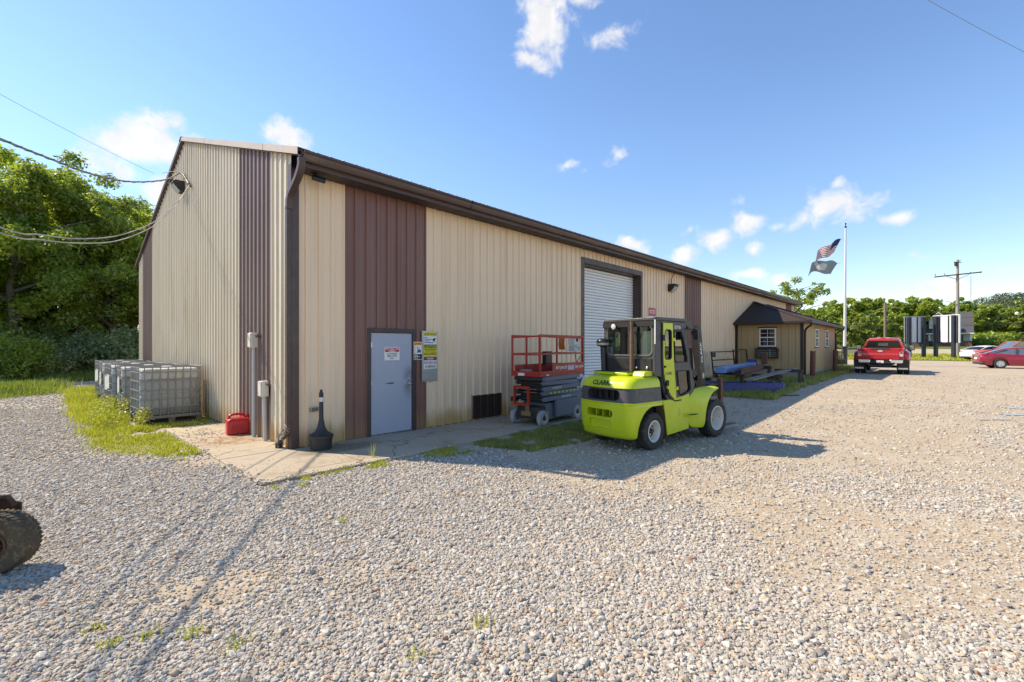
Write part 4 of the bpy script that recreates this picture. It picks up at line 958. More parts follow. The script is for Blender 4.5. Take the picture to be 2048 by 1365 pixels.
mb = MB(); mb.box(.03, .049, -.50, .50, 1.36, 1.56); mb.build('rear_lower_panel', M('mesh_black', (.018, .017, .016), .5, col2=(.06, .07, .02), thr=(.55, .75)), fl)
for s in (-1, 1):
    mb = MB(); mb.beam((.95, s*.535, 2.215), (1.075, s*.535, 1.51), .06, .05); mb.beam((1.075, s*.535, 1.51), (1.27, s*.535, 1.03), .06, .05); mb.build('front_pillar', CHAR, fl)
    mb = MB(); mb.box(.03, .09, min(s*.52, s*.572), max(s*.52, s*.572), 1.26, 2.226); mb.build('rear_pillar', CHAR, fl, bevel=.008)
mb = MB(); mb.add([(.95, -.51, 2.20), (.95, .51, 2.20), (1.08, .51, 1.51), (1.08, -.51, 1.51)], [(0, 1, 2, 3)]); mb.add([(1.08, -.51, 1.51), (1.08, .51, 1.51), (1.27, .51, 1.05), (1.27, -.51, 1.05)], [(0, 1, 2, 3)]); mb.build('windscreen', CGLASS, fl)
mb = MB(); mb.beam((.965, -.52, 2.13), (.965, .52, 2.13), .05, .10); mb.beam((1.09, -.52, 1.48), (1.09, .52, 1.48), .05, .05); mb.beam((1.27, -.52, 1.03), (1.27, .52, 1.03), .05, .06); mb.build('windscreen_frame', CHAR, fl)
# cab interior
mb = MB(); mb.box(.28, .76, -.26, .26, .98, 1.12); mb.build('seat_base', BLK, fl, bevel=.04)
mb = MB(); mb.prism([(.26, 1.12), (.40, 1.12), (.34, 1.58), (.22, 1.56)], -.22, .22, 'y'); mb.build('seat_back', BLK, fl, bevel=.04)
mb = MB(); mb.box(.30, 1.15, -.52, .52, .80, .84); mb.box(1.0, 1.18, -.5, .5, .84, 1.25); mb.build('dash', CHAR, fl)
mb = MB(); tor = []
for i in range(25):
    a = 2*math.pi*i/24; tor.append(Vector((.93+.07*math.sin(a), .17*math.cos(a), 1.42+.155*math.sin(a)*.8)))
mb.tube(tor, .013, 6, cap=False); mb.cyl((1.08, 0, 1.22), (.93, 0, 1.42), .02, n=8); mb.build('steering_wheel', BLK, fl, smooth=60)
mb = MB(); mb.cyl((1.02, -.30, 1.68), (.99, -.05, 2.10), .009, n=6); mb.cyl((1.03, -.3, 1.55), (.985, .12, 2.12), .008, n=6); mb.build('wiper', BLK, fl)
mb = MB(); mb.tube([(.07, -.25, 1.66), (.052, -.2, 1.9), (.052, -.12, 2.04)], .007, 5); mb.tube([(.052, -.2, 1.9), (.052, -.31, 2.03)], .007, 5); mb.build('rear_wiper', BLK, fl)
# exhaust stack, air pre-cleaner, lamps
mb = MB(); mb.cyl((-.03, -.13, 1.25), (-.03, -.13, 2.03), .036, n=14); mb.cyl((-.03, -.13, 2.03), (-.03, -.12, 2.235), .026, n=14); mb.build('exhaust_pipe', M('exhaust_rust', (.16, .09, .06), .75, var=.35, vs=8, col2=(.28, .23, .18), thr=(.55, .7)), fl, smooth=40)
mb = MB(); mb.cyl((.0, .535, 1.30), (.0, .56, 1.76), .055, n=14); mb.build('intake_stack', BLKP, fl, smooth=40)
mb = MB(); mb.lathe([(.04, 1.74), (.055, 1.775), (.115, 1.785), (.12, 1.80)], (0, .57, 0), n=24); mb.lathe([(.122, 1.845), (.125, 1.86), (.105, 1.905), (.06, 1.93), (0, 1.935)], (0, .57, 0), n=24); mb.build('precleaner', BLKP, fl, smooth=40)
mb = MB(); mb.lathe([(.118, 1.80), (.120, 1.805), (.120, 1.842), (.118, 1.846)], (0, .57, 0), n=24); mb.build('dust_bowl', M('dusty_clear', (.40, .36, .28), .3), fl, smooth=40)
mb = MB(); mb.lathe([(.015, -.05), (.05, -.02), (.058, 0), (.0585, .008)], (-.01, .30, 2.145), (-1, 0, -.15), 18); mb.cyl((.02, .30, 2.16), (.03, .30, 2.24), .012, n=8); mb.build('work_lamp', DKST, fl, smooth=40)
mb = MB(); mb.lathe([(.052, .009), (.035, .016), (0, .018)], (-.01, .30, 2.145), (-1, 0, -.15), 18); mb.build('work_lamp_lens', LAMPW, fl, smooth=40)
mb = MB(); mb.cyl((.02, -.575, 1.82), (.02, -.575, 2.24), .012, n=8); mb.build('grab_bar', CHROME, fl, smooth=40)
for y in (-.2, -.42):
    mb = MB(); mb.lathe([(.02, 0), (.022, .02), (.0, .03)], (.02, y, 1.40), (-1, 0, .2), 12); mb.build('knob', CHROME, fl, smooth=50)
mb = MB(); mb.beam((.96, -.56, 2.1), (1.05, -.70, 2.09), .02, .02); mb.box(1.03, 1.06, -.78, -.68, 1.90, 2.10); mb.build('side_mirror', BLKP, fl, bevel=.008)
mb = MB(); mb.prism([(.98, 2.28), (1.30, 2.24), (1.34, 2.10), (1.20, 2.10), (1.0, 2.24)], -.50, -.30, 'y'); mb.build('front_lamp_bracket', BLKP, fl, bevel=.01)
# mast, carriage, backrest, forks
for s in (-1, 1):
    mb = MB(); mb.beam((2.09, s*.33, .16), (1.76, s*.33, 2.20), .08, .15, (1, 0, 0)); mb.build('mast_rail', DKST, fl)
    mb = MB(); mb.beam((2.12, s*.24, .20), (1.80, s*.24, 2.12), .06, .11, (1, 0, 0)); mb.build('inner_mast', DKST, fl)
    mb = MB(); mb.cyl((2.02, s*.14, .3), (1.83, s*.14, 1.75), .035, n=10); mb.build('lift_cylinder', DKST, fl, smooth=50)
for z, x in ((2.15, 1.77), (1.25, 1.91), (.35, 2.06)):
    mb = MB(); mb.box(x-.06, x-.02, -.36, .36, z-.06, z+.06); mb.build('mast_crossbar', DKST, fl)
axu = (Vector((1.76, 0, 2.20))-Vector((2.09, 0, .16))).normalized()
lettering('CLARK', (1.845, -.3725, 1.66), tuple(axu), (-axu.z, 0, axu.x), .42, .06, SW, fl, bold=.014)
mb = MB(); mb.lathe([(1, 0), (1, .002)], (0, 0, 0), (0, -1, 0), 20); ovl = mb.build('oval_badge', M('badge_pale', (.4, .45, .36), .5), fl, loc=(1.93, -.372, 1.19)); ovl.scale = (.035, 1, .06)
for s in (-1, 1):
    mb = MB(); mb.box(2.18, 2.26, min(s*.53, s*.60), max(s*.53, s*.60), .62, 1.14); mb.build('backrest_post', RUST, fl)
    mb = MB(); mb.box(2.16, 2.24, min(s*.50, s*.585), max(s*.50, s*.585), .20, .66); mb.build('carriage_side', RUST, fl)
for z0_, z1_ in ((1.07, 1.135), (.93, 1.00), (.56, .70), (.24, .36)):
    mb = MB(); mb.box(2.19, 2.25, -.53, .53, z0_, z1_); mb.build('carriage_bar', DKST, fl)
for y in (-.40, .22):
    mb = MB(); mb.prism([(2.255, .12), (2.255, .72), (2.30, .72), (2.31, .17), (2.70, .15), (3.10, .135), (3.12, .12)], y-.06, y+.06, 'y'); mb.build('fork', DKST, fl)
# ---------------------------------------------------------------- scissor lift
SRD = M('lift_red', (.45, .030, .016), .45, var=.12, vs=4, col2=(.30, .06, .04), thr=(.58, .8)); SBL = M('lift_slate', (.13, .16, .21), .5, var=.12, vs=4, col2=(.09, .10, .12), thr=(.6, .8)); GTY = M('nonmarking_tyre', (.36, .38, .42), .75, var=.12, vs=6, col2=(.22, .22, .22), thr=(.55, .75))
CRM = M('cream_rim', (.60, .54, .40), .5, var=.1)
sj = thing('scissor_lift', 'red and slate grey scissor lift platform parked by the roll-up door', 'scissor lift', (7.76, 6.80, .035), R(5))
stt = tyre_mesh(.165, .12, .10, 2, GTY, .001)
for s in (-1, 1):
    for x in (0, 1.42): wheel(sj, (x, s*.37, .165), .165, .12, .10, stt, s, CRM, DKST, .03, 5)
mb = MB(); mb.box(.22, 1.70, -.33, .33, .10, .47); mb.build('chassis', SBL, sj, bevel=.012)
mb = MB(); mb.box(-.06, .22, -.29, .29, .13, .40); mb.box(-.02, .06, -.31, .31, .12, .20); mb.build('axle_box', DKST, sj, bevel=.012)
mb = MB(); mb.box(-.115, -.07, -.12, .14, .20, .30); mb.box(-.09, -.06, -.06, .04, .30, .42); mb.build('steer_valve', M('brass_dull', (.25, .18, .08), .6, var=.3), sj)
mb = MB(); mb.box(.50, 1.68, -.415, -.345, .14, .52); mb.build('side_tray', SBL, sj, bevel=.012)
mb = MB(); mb.box(.50, 1.68, .345, .415, .14, .52); mb.build('side_tray', SBL, sj, bevel=.012)
mb = MB(); ring(mb, rrect(-.14, .30, .43, .86, .02), rrect(-.09, .25, .48, .81, .015), -.20, -.15, 'x'); mb.build('ladder_frame', SRD, sj)
mb = MB(); mb.cyl((-.06, -.25, .79), (-.06, .34, .79), .012, n=8); mb.cyl((-.06, -.25, .72), (-.06, .1, .72), .012, n=8); mb.build('hydraulic_line', CHROME, sj, smooth=50)
mb = MB(); mb.box(-.14, .0, .30, .42, .50, .60); mb.build('connector_box', BLKP, sj)
for k in range(5):                       # folded scissor arms, both sides
    z = .575+.113*k; dz = .012*(-1 if k % 2 else 1)
    for s in (-1, 1):
        mb = MB(); y = s*(.345 if k % 2 else .375)
        mb.prism([(.02, z-.050-dz), (1.66, z-.050+dz), (1.73, z+dz), (1.66, z+.050+dz), (.02, z+.050-dz), (-.05, z-dz)], y-.018, y+.018, 'y'); mb.build('scissor_arm', SBL, sj, bevel=.006)
    for xx, q in ((.04, -1), (1.62, 1), (.84, 0)): mb = MB(); mb.cyl((xx, -.32, z+q*dz), (xx, .32, z+q*dz), .03, n=10); mb.build('pivot_tube', DKST, sj, smooth=50)
mb = MB(); mb.box(.10, 1.6, -.30, .30, .50, 1.0); mb.build('cylinder_stack', DKST, sj)
mb = MB(); mb.box(-.08, .34, -.36, .36, .985, 1.073); mb.build('deck_support', DKST, sj, bevel=.01)
mb = MB()
for k in range(8): mb.box(.30+.17*k, .38+.17*k, -.3655, -.3632, .672, .71)
mb.build('hazard_blocks', YEL, sj)
lettering('SKYJACK', (.55, -.3945, .80), (1, 0, 0), UP, .40, .05, SW, sj, shear=.15, bold=.03, lift=.002); lettering('SKYJACK', (.95, -.3945, .575), (1, 0, 0), UP, .42, .05, SW, sj, shear=.15, bold=.03, lift=.002)
mb = MB(); mb.box(1.56, 1.70, -.405, -.375, .98, 1.06); mb.prism([(1.55, .80), (1.75, 1.05), (1.75, .85), (1.62, .70)], -.42, -.40, 'y'); mb.build('hook_plate', M('pale_plate', (.55, .55, .52), .5), sj)
# platform
mb = MB(); mb.box(-.14, 1.76, -.40, .40, 1.075, 1.125); mb.build('deck', SRD, sj, bevel=.006)
mb = MB(); mb.box(-.12, 1.74, -.375, .375, 1.126, 1.134); mb.build('deck_plate', DKST, sj)
mb = MB(); mb.box(.35, 1.76, -.405, -.385, 1.126, 1.36); mb.build('side_board', SRD, sj, bevel=.004)
mb = MB(); mb.box(.0, 1.76, .385, .405, 1.126, 1.32); mb.build('side_board', SRD, sj, bevel=.004)
mb = MB(); mb.box(-.14, .35, -.402, -.388, 1.126, 1.19); mb.box(-.145, -.13, -.38, .38, 1.126, 1.19); mb.build('toe_board', SRD, sj)
mb = MB(); mb.box(1.745, 1.76, -.384, .384, 1.126, 1.32); mb.build('end_board', SRD, sj)
lettering('SKYJACK', (.72, -.4055, 1.245), (1, 0, 0), UP, .50, .085, SW, sj, shear=.15, bold=.03, lift=.002); lettering('SJIII 3219', (1.52, -.4055, 1.245), (1, 0, 0), UP, .40, .07, SW, sj, bold=.03, lift=.002)
mb = MB(); mb.box(1.0, 1.28, -.408, -.4055, 1.19, 1.30); mb.build('blue_sticker', M('sticker_blue', (.30, .36, .55), .5, col2=(.6, .6, .62), thr=(.45, .55), vs=12), sj)
mb = MB(); mb.box(-.147, -.1452, .02, .2, 1.088, 1.15); mb.box(.10, .2, -.4045, -.4025, 1.085, 1.12); mb.build('sticker', SW, sj)
posts = [(-.12, -.38), (-.12, .38), (1.74, -.38), (1.74, .38), (.42, .38), (.95, .38)]
for x, y in posts:
    mb = MB(); mb.box(x-.02, x+.02, y-.02, y+.02, 1.13, 2.0); mb.build('rail_post', SRD, sj, bevel=.005)
def rail(a, b, w_=.036): mb = MB(); mb.beam(a, b, w_, w_); mb.build('guard_rail', SRD, sj)
for z in (1.985, 1.575):
    rail((-.12, -.38, z), (1.74, -.38, z)); rail((-.12, .38, z), (1.74, .38, z)); rail((1.74, -.38, z), (1.74, .38, z))
rail((-.12, -.38, 1.965), (-.12, .38, 1.945)); rail((.3, -.355, 1.95), (1.74, -.355, 1.95), .03); rail((-.12, -.38, 1.555), (-.12, .38, 1.555), .028)
mb = MB(); mb.box(1.40, 1.66, -.34, -.16, 1.78, 1.97); mb.build('control_box', M('control_white', (.62, .62, .60), .5), sj, bevel=.015)
mb = MB(); mb.cyl((1.53, -.345, 1.90), (1.53, -.335, 1.90), .05, n=16); mb.build('emergency_dial', BLK, sj, smooth=40)
mb = MB(); mb.box(1.40, 1.66, -.345, -.18, 1.62, 1.765); mb.prism([(1.36, 1.80), (1.72, 1.68), (1.72, 1.66), (1.36, 1.78)], -.365, -.35, 'y'); mb.build('control_bracket', M('bracket_pale', (.5, .5, .48), .5, col2=(.25, .1, .05), thr=(.5, .7)), sj)
mb = MB(); mb.box(1.05, 1.32, .25, .37, 1.30, 1.62); mb.build('manual_box', BLKP, sj, bevel=.01)
mb = MB()
for k in range(6): mb.tube([(1.70, .28-.03*k, 1.96), (1.66, .27-.03*k, 1.8), (1.69, .265-.03*k, 1.66)], .014, 6)
mb.build('orange_cord', M('cord_orange', (.55, .16, .03), .6), sj, smooth=60)
mb = MB(); mb.tube(spline([Vector((1.50, -.30, 1.62)), Vector((1.47, -.33, 1.5)), Vector((1.52, -.34, 1.36)), Vector((1.6, -.34, 1.42)), Vector((1.66, -.35, 1.50))], 6), .009, 6); mb.build('control_cable', BLK, sj, smooth=60)
mb = MB(); mb.box(.0, .18, .02, .28, 1.135, 1.22); mb.build('junk_box', M('grey_bag', (.25, .24, .22), .8, var=.2), sj, bevel=.03)
# ---------------------------------------------------------------- liquid totes
def tote_material():
    m, n, b = newmat('tote_plastic'); p = wpos(n)
    sz = n.add('ShaderNodeSeparateXYZ'); n.link(opos(n), sz.inputs[0])
    c = n.mix(n.noise(p, 2.2, 5, .6), (.42, .44, .44), (.64, .64, .60))
    c = n.mix(n.ramp(n.math('ADD', sz.outputs[2], n.math('MULTIPLY', n.noise(p, 1.5, 3), .04)), 1.02, 1.06, .75, 0), c, (.22, .265, .31))   # fill line of the liquid inside
    c = n.mix(n.ramp(n.noise(n.scale(p, (5, 5, .5)), 2, 5, .65), .42, .62, 0, .55), c, (.36, .37, .33))
    c = n.mix(n.ramp(n.noise(n.scale(p, (3, 3, .8)), 2, 6, .7), .5, .72, 0, .75), c, (.16, .155, .105))
    c = n.mix(n.ramp(sz.outputs[2], .16, .42, .7, 0), c, (.11, .105, .07))
    n.link(c, b.inputs['Base Color']); b.inputs['Roughness'].default_value = .42; b.inputs['Specular IOR Level'].default_value = .4
    b.inputs['Subsurface Weight'].default_value = .0
    return m
TOTE = tote_material(); CAGE = M('cage_galv', (.25, .255, .25), .45, metal=.5, var=.15, vs=5, col2=(.22, .19, .15), thr=(.55, .75)); PAL = M('pallet_wood', (.16, .12, .085), .85, var=.3, vs=6, stretch=(1, 5, 5))
tx, ty, th = .60, .50, 1.30
def superbox(mb, levels, e=.22, n=40):
    rows = []
    for z, sx, sy in levels:
        rows.append([(sx*math.copysign(abs(math.cos(2*math.pi*i/n))**e, math.cos(2*math.pi*i/n)), sy*math.copysign(abs(math.sin(2*math.pi*i/n))**e, math.sin(2*math.pi*i/n)), z) for i in range(n+1)])
    mb.grid(rows); mb.add(rows[-1][:-1], [tuple(range(n))]); mb.add(rows[0][:-1], [tuple(range(n-1, -1, -1))])
mb = MB(); superbox(mb, [(.17, .52, .42), (.19, .56, .46), (.30, .572, .472), (.31, .560, .462), (.34, .560, .462), (.35, .572, .472), (.62, .574, .474), (.63, .562, .464), (.67, .562, .464), (.68, .574, .474), (.96, .574, .474), (.97, .562, .464), (1.0, .562, .464), (1.01, .572, .472), (1.18, .57, .47), (1.235, .54, .44), (1.255, .46, .37)]); bottle_me = mb.mesh('bottle', TOTE, 40)
mb = MB(); mb.lathe([(.10, 1.255), (.10, 1.285), (.085, 1.29), (0, 1.29)], n=20); cap_me = mb.mesh('cap', WHITE, 40)
rr = rrect(-tx, tx, -ty, ty, .07, 3)
mb = MB(); mb.tube([(x, y, 0) for x, y in rr+[rr[0]]], .0125, 6, cap=False); ring_me = mb.mesh('cage_ring', CAGE, 60)
mb = MB(); mb.cyl((0, 0, .15), (0, 0, th-.02), .0115, n=6); post_me = mb.mesh('cage_post', CAGE, 60)
mb = MB(); mb.tube([(-tx, 0, 0), (tx, 0, 0)], .010, 6); top_me = mb.mesh('top_bar', CAGE, 60)
mb = MB(); mb.box(-tx, tx, -.05, .05, .0, .018); plank_me = mb.mesh('pallet_board', PAL)
mb = MB(); mb.box(-.06, .06, -.05, .05, .019, .118); blk_me = mb.mesh('pallet_block', PAL)
mb = MB(); mb.box(-tx+.005, tx-.005, -ty+.005, ty-.005, .12, .150); tray_me = mb.mesh('base_tray', CAGE)
mb = MB(); mb.cyl((-.57, 0, .24), (-.66, 0, .22), .045, n=14); mb.cyl((-.66, 0, .22), (-.66, 0, .16), .03, n=12); mb.box(-.68, -.62, -.03, .03, .26, .29); valve_me = mb.mesh('valve', M('valve_blue', (.08, .12, .2), .5), 40)
mb = MB(); mb.box(-tx-.016, -tx-.011, -.30, .05, .62, 1.0); lab_me = mb.mesh('label_plate', M('plate_white', (.6, .6, .58), .5, col2=(.4, .38, .3), thr=(.5, .7)))
def tote(loc, rz, label, plates):
    t = thing('liquid_tote', label, 'liquid tote', loc, rz, group='caged liquid totes beside the gable')
    inst('bottle', bottle_me, t); inst('cap', cap_me, t); inst('base_tray', tray_me, t); inst('valve', valve_me, t)
    for z in (.165, .36, .56, .76, .97, 1.17, th-.02): inst('cage_ring', ring_me, t, (0, 0, z))
    for s in (-1, 1):
        for k in range(8): inst('cage_post', post_me, t, (-tx+.09+(2*tx-.18)*k/7, s*(ty-.0), 0))
        for k in range(6): inst('cage_post', post_me, t, (s*tx, -ty+.10+(2*ty-.2)*k/5, 0))
        inst('top_bar', top_me, t, (0, s*.2, th-.022))
        for k in range(3): inst('pallet_block', blk_me, t, (-tx+.06+(tx-.06)*k, s*(ty-.05), 0))
        inst('pallet_board', plank_me, t, (0, s*(ty-.05), 0))
    inst('pallet_board', plank_me, t)
    if plates: inst('label_plate', lab_me, t); inst('label_plate', lab_me, t, (0, .28, -.05))
    return t
tote((2.32, 13.52, .02), R(2), 'dirty caged liquid tote nearest the camera, largest in the row', False)
tote((2.26, 15.45, .0), R(-3), 'caged liquid tote second in the row, right behind the nearest one', True)
tote((2.18, 17.0, 0), R(3), 'caged liquid tote third in the row along the gable', True)
tote((2.22, 19.1, 0), R(-2), 'caged liquid tote fourth in the row along the gable', True)
tote((2.30, 21.2, 0), R(2), 'caged liquid tote farthest back in the row along the gable', True)
# ---------------------------------------------------------------- rusty towed implement at the left edge
im = thing('towed_implement', 'rusty towed implement with one muddy tyre at the left edge of the gravel', 'implement', (-.14, 5.44, 0), R(-33))
MUD = M('muddy_rubber', (.085, .065, .042), .9, var=.35, vs=10, bmp=.5, bs=60, col2=(.19, .145, .085), thr=(.5, .66)); RUSTD = M('rust_deep', (.10, .048, .028), .85, var=.4, vs=14, bmp=.4, col2=(.035, .028, .025), thr=(.5, .65))
mt = tyre_mesh(.235, .21, .105, 40, MUD, .004, .7)
wheel(im, (0, 0, .232), .235, .21, .105, mt, -1, RUSTD, RUSTD, .06, 5)
for s in (-1, 1):
    mb = MB(); mb.prism([(-.05, .21), (.04, .20), (.06, .50), (-.10, .56), (-.16, .50)], s*.125, s*.140, 'y'); mb.build('fork_plate', RUSTD, im)
mb = MB(); mb.tube([(.06, -.10, .48), (.02, -.10, .55), (-.08, -.10, .575), (-.30, -.10, .55), (-.6, -.1, .45)], .026, 10); mb.tube([(.06, .06, .50), (.02, .06, .57), (-.10, .06, .575), (-.4, .06, .5)], .02, 8); mb.build('guard_bar', RUSTD, im, smooth=60)
mb = MB(); mb.cyl((0, -.17, .232), (0, .17, .232), .018, n=10); mb.build('axle', RUSTD, im)
mb = MB(); mb.beam((-.12, 0, .54), (-1.5, 0, .50), .09, .07); mb.build('frame_bar', RUSTD, im)
mb = MB(); mb.box(-1.9, -.75, -.55, .6, .20, .42); mb.build('deck', M('grey_paint_worn', (.20, .21, .21), .6, var=.25, col2=(.12, .07, .04), thr=(.5, .7)), im, bevel=.03)
mb = MB(); mb.lathe([(.0, 0), (.12, 0), (.13, .04), (.13, .16), (.10, .20), (0, .205)], (-.42, .02, .56), n=22); mb.build('motor', M('motor_grey', (.16, .165, .17), .5, var=.2), im, smooth=40)
mb = MB(); wheel(im, (-1.7, .75, .232), .235, .21, .105, mt, 1, RUSTD, RUSTD, .06, 5)
mb = MB(); mb.beam((-1.7, .6, .232), (-1.7, .86, .232), .05, .05); mb.build('axle', RUSTD, im)
# ================================================================ STEEL STOCK BY THE OFFICE
BLUP = M('blue_paint', (.028, .055, .27), .5, var=.15, vs=3, col2=(.05, .08, .2), thr=(.58, .8)); LBLU = M('light_blue_paint', (.13, .25, .50), .5, var=.12, vs=3, col2=(.2, .25, .3), thr=(.6, .8)); OLDW = M('weathered_wood', (.19, .165, .135), .9, var=.3, vs=5, stretch=(1, 6, 6), bmp=.3); DWOOD = M('dark_timber', (.065, .05, .04), .9, var=.3, vs=5)
def at_z(x, y, dz=0): return (x, y, G(x)+dz)
# blue trough lying on the ground
p0 = Vector((16.55, 5.75, 0)); p1 = Vector((18.35, 4.15, 0)); d = (p1-p0).normalized(); ang = math.atan2(d.y, d.x)
tr = thing('steel_trough', 'dark blue open steel trough lying on the grass behind the forklift', 'steel trough', (p1.x, p1.y, G(p1.x)+.02), ang)
mb = MB(); L_ = -3.3
mb.box(L_, 0, .0, .02, 0, .30); mb.box(L_, 0, .62, .64, 0, .30); mb.box(L_, 0, .02, .62, 0, .02); mb.build('side', BLUP, tr)
mb = MB(); mb.box(.0005, .02, .0, .64, 0, .26); mb.build('end_plate', LBLU, tr)
mb = MB(); mb.box(L_, .0, -.05, -.0005, .28, .305); mb.build('flange', BLUP, tr)
mb = MB(); superbox(mb, [(.02, .18, .14), (.18, .17, .13), (.26, .1, .08)], .5); mb.build('scrap_lump', DKST, tr, loc=(-.45, .32, .0), smooth=50)
rb = tag(MB().beam((0, 0, .04), (2.2, 0, .04), .08, .06).build('steel_bar', RUST, loc=at_z(15.9, 5.0)), 'rusty steel bar on the grass in front of the blue trough', 'steel bar'); rb.rotation_euler = (0, 0, ang)
def stand(x, y, h, w_, rz, label):
    t = thing('trestle', label, 'trestle', at_z(x, y), rz, group='trestles under the steel stock')
    mb = MB(); mb.box(-w_/2, w_/2, -.06, .06, h-.12, h); mb.build('top_beam', DWOOD, t)
    for sx in (-1, 1):
        for sy in (-1, 1):
            mb = MB(); mb.beam((sx*(w_/2-.1), sy*.03, h-.12), (sx*(w_/2-.02), sy*.24, 0), .09, .09, (0, 1, 0)); mb.build('leg', DWOOD, t)
    for sx in (-1, 1): mb = MB(); mb.beam((sx*(w_/2-.06), -.17, .3), (sx*(w_/2-.06), .17, .3), .03, .09); mb.build('brace', DWOOD, t)
stand(17.6, 5.75, .70, 1.2, R(80), 'dark trestle under the near end of the light blue beam'); stand(21.9, 6.1, .70, 1.4, R(85), 'dark trestle under the far ends of the blue and rusty beams')
stand(18.6, 4.75, .58, 1.0, R(95), 'dark trestle under the near part of the grey plank'); stand(21.3, 4.65, .62, 1.0, R(85), 'dark trestle under the far part of the grey plank')
o = thing('steel_beam', 'light blue box beam lying across two trestles by the annex', 'steel beam', at_z(16.6, 5.72, .72), math.atan2(.72, 6.2))
mb = MB(); mb.box(0, 6.2, -.16, .16, 0, .20); mb.build('web', LBLU, o, bevel=.01); mb = MB(); mb.box(6.2, 6.22, -.2, .2, .0, .34); mb.build('end_plate', BLUP, o)
o = thing('steel_beam', 'rusty I-beam with an upright stub at its far end', 'steel beam', at_z(16.9, 5.12, .66), math.atan2(.62, 5.2))
mb = MB(); mb.box(0, 5.3, -.10, .10, 0, .02); mb.box(0, 5.3, -.10, .10, .20, .22); mb.box(0, 5.3, -.012, .012, .02, .20); mb.build('beam', RUST, o)
mb = MB(); mb.box(5.05, 5.28, -.10, .10, .221, .72); mb.build('upright_stub', RUST, o)
o = thing('plank', 'long grey weathered plank resting across two low trestles', 'plank', at_z(15.75, 4.55, .585), math.atan2(.15, 6.9)); o.rotation_euler = (0, R(-1.1), math.atan2(.15, 6.9))
mb = MB(); mb.box(0, 6.8, -.14, .14, 0.0, .045); mb.build('board', OLDW, o)
def frame_panel(label, x0, x1, y, za, zb, mids, extra):
    t = thing('gate_panel', label, 'gate panel', (x0, y, G(x0)), 0, group='black steel frames leaning by the annex'); t.rotation_euler = (R(-6), 0, 0)
    w_ = x1-x0
    for x in [0, w_]+extra: mb = MB(); mb.box(x-.025, x+.025, -.025, .025, za, zb); mb.build('upright', BLKP, t)
    for z in [za+.02, zb]+mids: mb = MB(); mb.box(-.025, w_+.025, -.02, .02, z-.022, z+.022); mb.build('rail', BLKP, t)
    return t
fp = frame_panel('black steel frame with a dark corner plate leaning on the tan wall', 21.2, 24.6, 7.55, .02, 1.30, [.62, .92], [])
mb = MB(); mb.box(.03, .45, -.03, -.022, 1.06, 1.27); mb.build('corner_plate', BLKP, fp); mb = MB(); mb.box(1.9, 2.05, -.03, -.0225, .86, 1.24); mb.build('red_tag', M('tag_red', (.45, .08, .06), .6, col2=(.6, .6, .6), thr=(.5, .55)), fp)
frame_panel('black steel frame standing against the corner of the annex', 23.5, 25.5, 7.35, .02, 1.36, [.30, .60], [])
# bollards
for k, (x, y, lab) in enumerate(((25.05, 4.50, 'rusty pipe bollard at the near corner of the annex'), (31.3, 4.55, 'rusty pipe bollard by the far end of the annex'))):
    b_ = thing('bollard', lab, 'bollard', at_z(x, y), 0, group='rusty bollards'); b_.rotation_euler = (R(1.2), R(-.8), 0)
    mb = MB(); mb.cyl((0, 0, -.1), (0, 0, 1.30), .11, n=18); mb.build('pipe', M('bollard_rust', (.13, .045, .028), .75, var=.35, vs=5, bmp=.3, col2=(.07, .035, .028), thr=(.5, .7)), b_, smooth=40)
    mb = MB(); mb.lathe([(.112, 1.29), (.112, 1.305), (.09, 1.325), (0, 1.33)], n=18); mb.build('cap', RUST, b_, smooth=40)
# ================================================================ FLAGPOLE
FX, FY = 45.0, 5.9
POLE = M('pole_white_metal', (.62, .63, .64), .35, var=.08, stretch=(1, 1, .2))
fp = thing('flagpole', 'tall pale metal flagpole set in a black sleeve beyond the annex', 'flagpole', at_z(FX, FY)); fp.rotation_euler = (R(.3), R(.45), 0)
mb = MB(); mb.cyl((0, 0, 1.2), (0, 0, 11.0), .11, .06, n=14); mb.build('pole', POLE, fp, smooth=40)
mb = MB(); mb.cyl((0, 0, -.1), (0, 0, 1.5), .19, n=16); mb.cyl((0, 0, 1.45), (0, 0, 1.52), .26, n=16); mb.build('sleeve', BLKP, fp, smooth=40)
mb = MB(); mb.lathe([(.06, 11.0), (.08, 11.03), (.08, 11.12), (.03, 11.15), (.02, 11.25), (.055, 11.30), (.06, 11.36), (.03, 11.41), (0, 11.42)], n=14); mb.build('finial', DKST, fp, smooth=40)
FRED = M('flag_red', (.38, .03, .045), .8, var=.05); FWHT = M('flag_white', (.70, .70, .68), .8, var=.03); FBLU = M('flag_blue', (.03, .035, .10), .8, var=.05); FGRY = M('flag_grey', (.22, .27, .26), .8, var=.15, vs=2); FEMB = M('flag_emblem', (.58, .57, .54), .8, col2=(.25, .2, .18), thr=(.52, .6), vs=5)
right = Vector((math.sin(VIEW), -math.cos(VIEW), 0))
def flag_pt(u, v, hoist, fly, drop, sag):
    """u along the fly, v down the hoist"""
    z = -v*hoist - u*drop + sag*math.sin(u*3.0)*.25 + .10*math.sin(u*9+v*2)
    off = .22*u*math.sin(u*8.5+v*2.2) ; lat = -u*fly + v*-.55
    return (right.x*lat - right.y*off*-1*.0 + math.cos(VIEW)*off, right.y*lat + math.sin(VIEW)*off, z)
